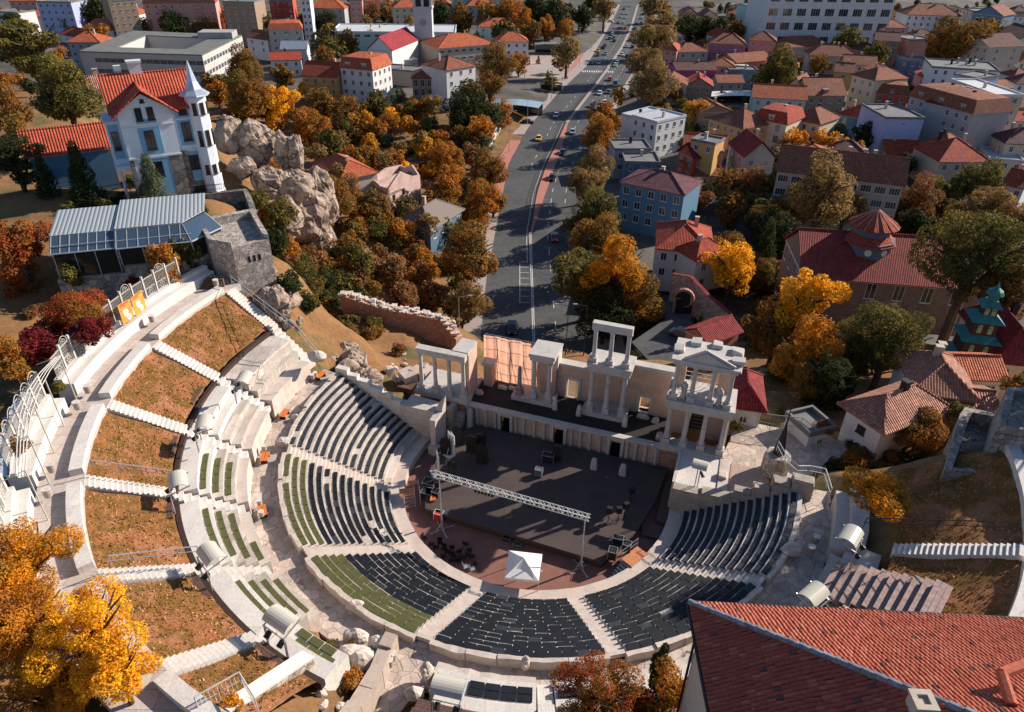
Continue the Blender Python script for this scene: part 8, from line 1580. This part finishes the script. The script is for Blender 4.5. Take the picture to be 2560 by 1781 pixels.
for x, y, r, c, kd, l in [(60, 190, 100, 'dg', 'round', 'dark poplar clump at the left of the old quarter'), (160, 190, 95, 'dg', 'round', 'dark tree clump beside the poplars'), (250, 180, 80, 'dg', 'round', 'dark tree left of the small church'), (380, 200, 80, 'ob', 'round', 'brown tree by the small pale tower'), (920, 190, 90, 'ol', 'round', 'olive tree in front of the civic building'), (620, 215, 40, 'ye', 'bush', 'small yellow tree before the civic building'), (740, 210, 45, 'ol', 'bush', 'small green tree before the civic building'), (1240, 170, 60, 'ob', 'round', 'brown tree at the right of the civic building'), (1110, 280, 110, 'ol', 'round', 'round olive tree among brown roofs'), (1300, 360, 100, 'ol', 'round', 'olive tree right of the chimney row'), (930, 430, 80, 'ob', 'round', 'brown tree below the chimney row'), (680, 470, 170, 'ol', 'round', 'wide olive tree in the old quarter'), (560, 530, 100, 'ol', 'round', 'olive tree left of the wide one'), (555, 420, 45, 'dg', 'cone', 'thin dark cypress beside the brick warehouse'), (1850, 270, 200, 'ob', 'round', 'huge brown orange tree at the upper right'), (1720, 330, 120, 'ol', 'round', 'olive tree left of the huge brown one'), (2020, 230, 120, 'ob', 'irr', 'orange flank of the huge tree group'), (110, 740, 90, 'yo', 'irr', 'orange yellow tree by the parked cabs'), (20, 700, 60, 'ol', 'bush', 'olive shrub left of the cabs'), (60, 850, 50, 'ol', 'bush', 'green shrub beside the cabs'), (760, 950, 110, 'yo', 'irr', 'orange yellow tree behind the cream house, left'), (960, 970, 120, 'yo', 'irr', 'orange yellow tree behind the cream house, right'), (1110, 1010, 120, 'yo', 'irr', 'yellow orange tree above the brown tiled building'), (1050, 900, 90, 'ol', 'round', 'olive tree among the yellow ones'), (990, 850, 60, 'dg', 'cone', 'dark tree by the blue grey house'), (1240, 900, 115, 'dg', 'round', 'very dark tree under the bluish blank house'), (1640, 890, 60, 'ye', 'bush', 'yellow shrubs below the grey corner building'), (700, 1080, 130, 'gg', 'irr', 'pale green willow left of the tiled building'), (470, 1120, 60, 'gg', 'bush', 'pale green shrub by the wine red roof'), (1000, 705, 35, 'or', 'bush', 'small orange tree on the roof terrace'), (1520, 960, 60, 'ol', 'bush', 'green shrub by the long outbuilding'), (1340, 980, 50, 'mr', 'bush', 'red creeper on the dark wall'), (1500, 1090, 100, 'dg', 'round', 'dark tree below the outbuilding'),
    (110, 1270, 110, 'ob', 'round', 'brown tree in front of the salmon house'), (330, 1230, 130, 'ob', 'round', 'brown tree above the bright red roof, left'), (480, 1240, 140, 'ru', 'round', 'russet tree above the bright red roof, right'), (950, 1280, 270, 'pl', 'round', 'great brown tree covering the tiled building'), (760, 1380, 170, 'ob', 'round', 'brown tree left below the great one'), (1110, 1370, 140, 'pl', 'round', 'right flank of the great brown tree'), (560, 1500, 140, 'dg', 'round', 'dark tree right of the bright red roof'), (1430, 1290, 70, 'ru', 'irr', 'russet shrub before the tiled building windows'), (1600, 1330, 170, 'ru', 'round', 'russet tree right of the tiled building'), (1760, 1270, 140, 'ol', 'round', 'dark olive tree behind the russet one'), (1990, 1230, 190, 'ol', 'round', 'large dark tree at the right'), (2080, 1370, 170, 'pl', 'round', 'brown tree at the right, lower'), (1900, 1460, 150, 'ob', 'round', 'brown tree above the church roof end'), (1650, 1480, 110, 'ob', 'irr', 'orange tree above the church roof'), (2250, 1500, 200, 'ob', 'round', 'brown tree in the right corner'), (1450, 1400, 100, 'dg', 'round', 'dark tree behind the church lantern'), (650, 390, 60, 'dg', 'bush', 'dark shrub beside the skylight roof'), (820, 370, 50, 'ol', 'bush', 'small olive tree by the skylight roof'), (1200, 90, 60, 'ol', 'round', 'tree in front of the civic building windows')]: TT(3, x, y, r, c, kd, l)
# wooded slopes: many shrubs
def inpoly(x, y, P_): 
    c = False; n_ = len(P_)
    for i in range(n_):
        (x1, y1_), (x2, y2) = P_[i], P_[i-1]
        if (y1_ > y) != (y2 > y) and x < (x2-x1)*(y-y1_)/(y2-y1_)+x1: c = not c
    return c
CN = {'yo': 'orange yellow', 'ob': 'orange brown', 'or': 'orange', 'ol': 'olive green', 'ru': 'rust coloured', 'dg': 'dark green', 'gg': 'grey green', 'ye': 'yellow', 'rd': 'red', 'pl': 'pale brown'}
def scatter(P_, n_, r0, r1, cols, where, seed, kind=('bush', 'round'), avoid=True, g=None):
    r = random.Random(seed); X = [p[0] for p in P_]; Y = [p[1] for p in P_]; c = t = 0
    while c < n_ and t < n_*12:
        t += 1; x, y = r.uniform(min(X), max(X)), r.uniform(min(Y), max(Y))
        if not inpoly(x, y, P_): continue
        p = onto(x, y, 1)
        if avoid and not clear(p.x, p.y, 1.5, .55): continue
        col = r.choice(cols); kd = r.choice(kind); tree(x, y, r.uniform(r0, r1), col, kd, '%s %s %s' % (CN[col], 'shrub' if kd == 'bush' else 'tree', where), '%s %ss %s' % (CN[col], 'shrub' if kd == 'bush' else 'tree', where), g=g); c += 1
scatter([(800, 260), (1180, 225), (1290, 275), (1200, 390), (1240, 430), (1200, 560), (1060, 620), (880, 640), (840, 520), (740, 420), (760, 330)], 120, 14, 30, ['ob', 'or', 'ol', 'ye', 'ru', 'dg', 'gg', 'or', 'pl', 'yo'], 'on the wooded slope left of the boulevard', 1)
scatter([(860, 560), (1240, 560), (1180, 790), (1100, 790), (860, 720)], 34, 22, 40, ['ob', 'ol', 'ru', 'or'], 'in the hollow above the ancient wall', 2)
scatter([(680, 560), (850, 600), (940, 720), (930, 770), (820, 790), (720, 740), (690, 640)], 20, 16, 32, ['ol', 'ob', 'dg', 'ru'], 'on the slope beside the blockhouse', 3, ('bush',))
scatter([(520, 200), (780, 210), (800, 300), (740, 330), (560, 290)], 34, 14, 28, ['or', 'ob', 'ol', 'or', 'ye'], 'behind the boulders', 4)
scatter([(0, 90), (250, 90), (420, 180), (240, 190), (230, 320), (0, 330)], 22, 14, 32, ['ob', 'or', 'ol', 'dg'], 'on the hill top left of the villa', 5)
scatter([(0, 0), (1560, 0), (1500, 60), (1200, 110), (800, 90), (300, 75), (0, 70)], 110, 8, 22, ['dg', 'ol', 'ob', 'or', 'dg', 'pl'], 'among the distant buildings at the top left', 6, ('round', 'round', 'irr'))
scatter([(1700, 30), (2560, 30), (2560, 330), (2200, 400), (1750, 420), (1560, 260), (1660, 120)], 210, 7, 20, ['dg', 'ol', 'ob', 'ol', 'pl'], 'in the yards of the old quarter', 7, ('round', 'bush', 'irr'))
scatter([(1900, 540), (2560, 420), (2560, 600), (2330, 600), (1980, 560)], 26, 20, 44, ['ol', 'ob', 'dg', 'ru'], 'around the church', 8, ('round',))
scatter([(1730, 740), (2080, 760), (2110, 1000), (1960, 1060), (1880, 920), (1750, 880)], 22, 16, 36, ['ol', 'dg', 'ob'], 'in the dark garden right of the stage', 9, ('bush',))
scatter([(1420, 640), (1640, 720), (1650, 850), (1400, 830)], 12, 16, 30, ['ol', 'dg', 'ob'], 'at the kerb right behind the stage', 10, ('bush', 'round'))
scatter([(2100, 1040), (2350, 1080), (2340, 1200), (2140, 1180)], 14, 14, 26, ['dg', 'ol', 'ob'], 'in the shade below the old white house', 11, ('bush',))
scatter([(840, 1400), (1000, 1420), (860, 1781), (720, 1781)][:0] or [(790, 1640), (900, 1600), (880, 1720), (760, 1781), (700, 1760)], 12, 10, 22, ['ob', 'ol', 'or'], 'on the rubble bank at the bottom', 12, ('bush',), False, 7)
scatter([(1560, 0), (1720, 0), (1730, 120), (1560, 300), (1530, 160)][:0] or [(1690, 0), (1860, 20), (1860, 60), (1700, 60)], 10, 8, 14, ['ol', 'ob', 'dg'], 'on the waste ground at the top', 13)
scatter([(1740, 640), (1900, 560), (1990, 640), (2330, 700), (2360, 860), (2120, 960), (2000, 1060), (1900, 1020), (1830, 800)], 26, 42, 78, ['ol', 'ob', 'dg', 'ob', 'ru'], 'in the church garden', 14, ('round', 'irr'))
scatter([(600, 420), (700, 400), (860, 640), (960, 760), (840, 770), (700, 700), (620, 560)], 26, 22, 44, ['ob', 'ol', 'or', 'ru', 'dg'], 'at the foot of the cliff', 15, ('round', 'bush'))
scatter([(860, 300), (1180, 230), (1270, 300), (1180, 400), (1230, 540), (1130, 640), (860, 560), (800, 420)], 70, 22, 42, ['ob', 'or', 'ol', 'ru', 'pl', 'yo', 'ol'], 'filling the wooded slope', 16, ('round', 'irr', 'bush'))
scatter([(300, 430), (560, 500), (540, 520), (240, 480)], 16, 10, 20, ['dg', 'ol', 'ob'], 'in front of the villa terrace', 17, ('bush',))
scatter([(1690, 470), (1950, 430), (1970, 570), (1890, 610), (1860, 520), (1700, 520)], 9, 38, 58, ['ob', 'ru', 'ol', 'ob'], 'around the bright red roof', 18, ('round', 'irr'))
scatter([(690, 640), (860, 640), (900, 740), (830, 790), (720, 720)], 14, 30, 48, ['ol', 'ob', 'ol', 'dg'], 'on the bank below the blockhouse', 19, ('bush', 'round'))
scatter([(0, 560), (150, 660), (250, 740), (60, 800), (0, 760)], 8, 20, 40, ['ru', 'or', 'rd'], 'on the soil left of the iron fence', 20, ('bush',))
scatter([(1400, 600), (1440, 700), (1440, 820), (1400, 860), (1330, 830), (1560, 860), (1650, 760), (1560, 640), (1420, 560)], 8, 24, 40, ['ol', 'ob', 'dg'], 'beside the shaded square', 21, ('round', 'irr'))
for i, (x, y, R_, z) in enumerate([(51, -1, 5.5, 7), (49, -19, 5, 13), (55, -14, 6, 11), (62, -8, 7, 6), (50, -27, 5, 13)]):  # unseen trees, added to cast shade over the right seats and lawn
    REQ.append(dict(p=(x, y, z), R=R_, h=24-z if z < 10 else 11, sq=1.0, l=3, v=i % 3, kind='round', col='ol', nm='tree', lab='tall olive tree on the slope beyond the right edge', grp='tall olive trees beyond the right edge', cat=None, trunk=None, rz=i, r=999))
scatter([(2060, 1150), (2340, 1080), (2360, 1190), (2240, 1180), (2100, 1230)], 14, 16, 34, ['dg', 'ol', 'ru', 'dg'], 'on the shaded bank above the right grass', 23, ('bush',))
scatter([(1650, 0), (2560, 0), (2560, 45), (1650, 45)], 45, 6, 12, ['ol', 'ob', 'dg', 'dg'], 'at the far top right', 24, ('round',), True)
scatter([(850, 770), (1040, 830), (1000, 880), (860, 830)], 10, 14, 28, ['ol', 'ob', 'ru'], 'in front of the ancient brick wall', 22, ('bush',))
flush_trees()
rocks(20, (790, 1660, 880, 1781), (.15, .42), 'loose pale block on the rubble bank at the bottom', 'loose blocks on the rubble bank', M_broken, 3, 0)
rocks(14, (960, 880, 1060, 960), (.25, .6), 'loose stone in the debris left of the stage', 'loose stones left of the stage', M_broken, 4, 0)
rocks(12, (620, 800, 760, 880), (.3, .7), 'pale loose rock beside the railed stair', 'loose rocks beside the railed stair', M_rock, 5, 0)
# people
def person(p, rz, lab, top, legs, s=1.0):
    root = T('person', lab, 'person', p, rz); bm_ = bpy.data.meshes.new('body'); J = [(0, 0, .98), (0, 0, 1.2), (0, 0, 1.42), (0, 0, 1.54), (0, -.01, 1.66), (0, 0, 1.76), (-.1, 0, .92), (-.12, -.06, .5), (-.12, .04, .08), (-.12, -.1, .03), (.1, 0, .92), (.12, .1, .5), (.12, .16, .08), (.12, .03, .03), (-.19, 0, 1.4), (-.25, .03, 1.13), (-.24, -.08, .9), (.19, 0, 1.4), (.25, .02, 1.13), (.24, -.1, .9)]
    E_ = [(0, 1), (1, 2), (2, 3), (3, 4), (4, 5), (0, 6), (6, 7), (7, 8), (8, 9), (0, 10), (10, 11), (11, 12), (12, 13), (2, 14), (14, 15), (15, 16), (2, 17), (17, 18), (18, 19)]
    R_ = [.15, .14, .15, .06, .1, .08, .1, .07, .05, .04, .1, .07, .05, .04, .07, .05, .035, .07, .05, .035]
    bm_.from_pydata(J, E_, []); o = bpy.data.objects.new('body', bm_); link(o); o.parent = root; bm_.materials.append(top)
    sk = o.modifiers.new('skin', 'SKIN'); bm_.skin_vertices.new() if not bm_.skin_vertices else None
    for v, r in zip(bm_.skin_vertices[0].data, R_): v.radius = (r, r*.8)
    bm_.skin_vertices[0].data[0].use_root = True; o.modifiers.new('sub', 'SUBSURF').levels = 1; root.scale = (s, s, s)
    mb = MB(); mb.lathe(0, .02, [(.06, 1.74), (.105, 1.68), (.11, 1.74), (.08, 1.8), (.02, 1.83)], 8); O('hair', mb, plain('dark_hair', (.02, .014, .01), .7), root, world=False, smooth=True)
p = onto(*z5(2185, 615)); person(p, .5, 'person in dark clothes walking in the shaded square, front one', plain('dark_coat', (.02, .02, .03)), None); p2 = onto(*z5(2195, 600)); person(p2+Vector((.5, .4, 0)), .6, 'person in dark clothes walking in the shaded square, rear one', plain('dark_coat', (.02, .02, .03)), None)
for q, l in ((z2(1228, 520), 'person in dark clothes standing on the plaza'), (z2(1480, 540), 'person by the kerb beside the bus shelter'), (z2(1512, 535), 'person in dark clothes at the kerb under the lamp')): person(onto(*q), 1, l, plain('dark_coat', (.02, .02, .03)), None)
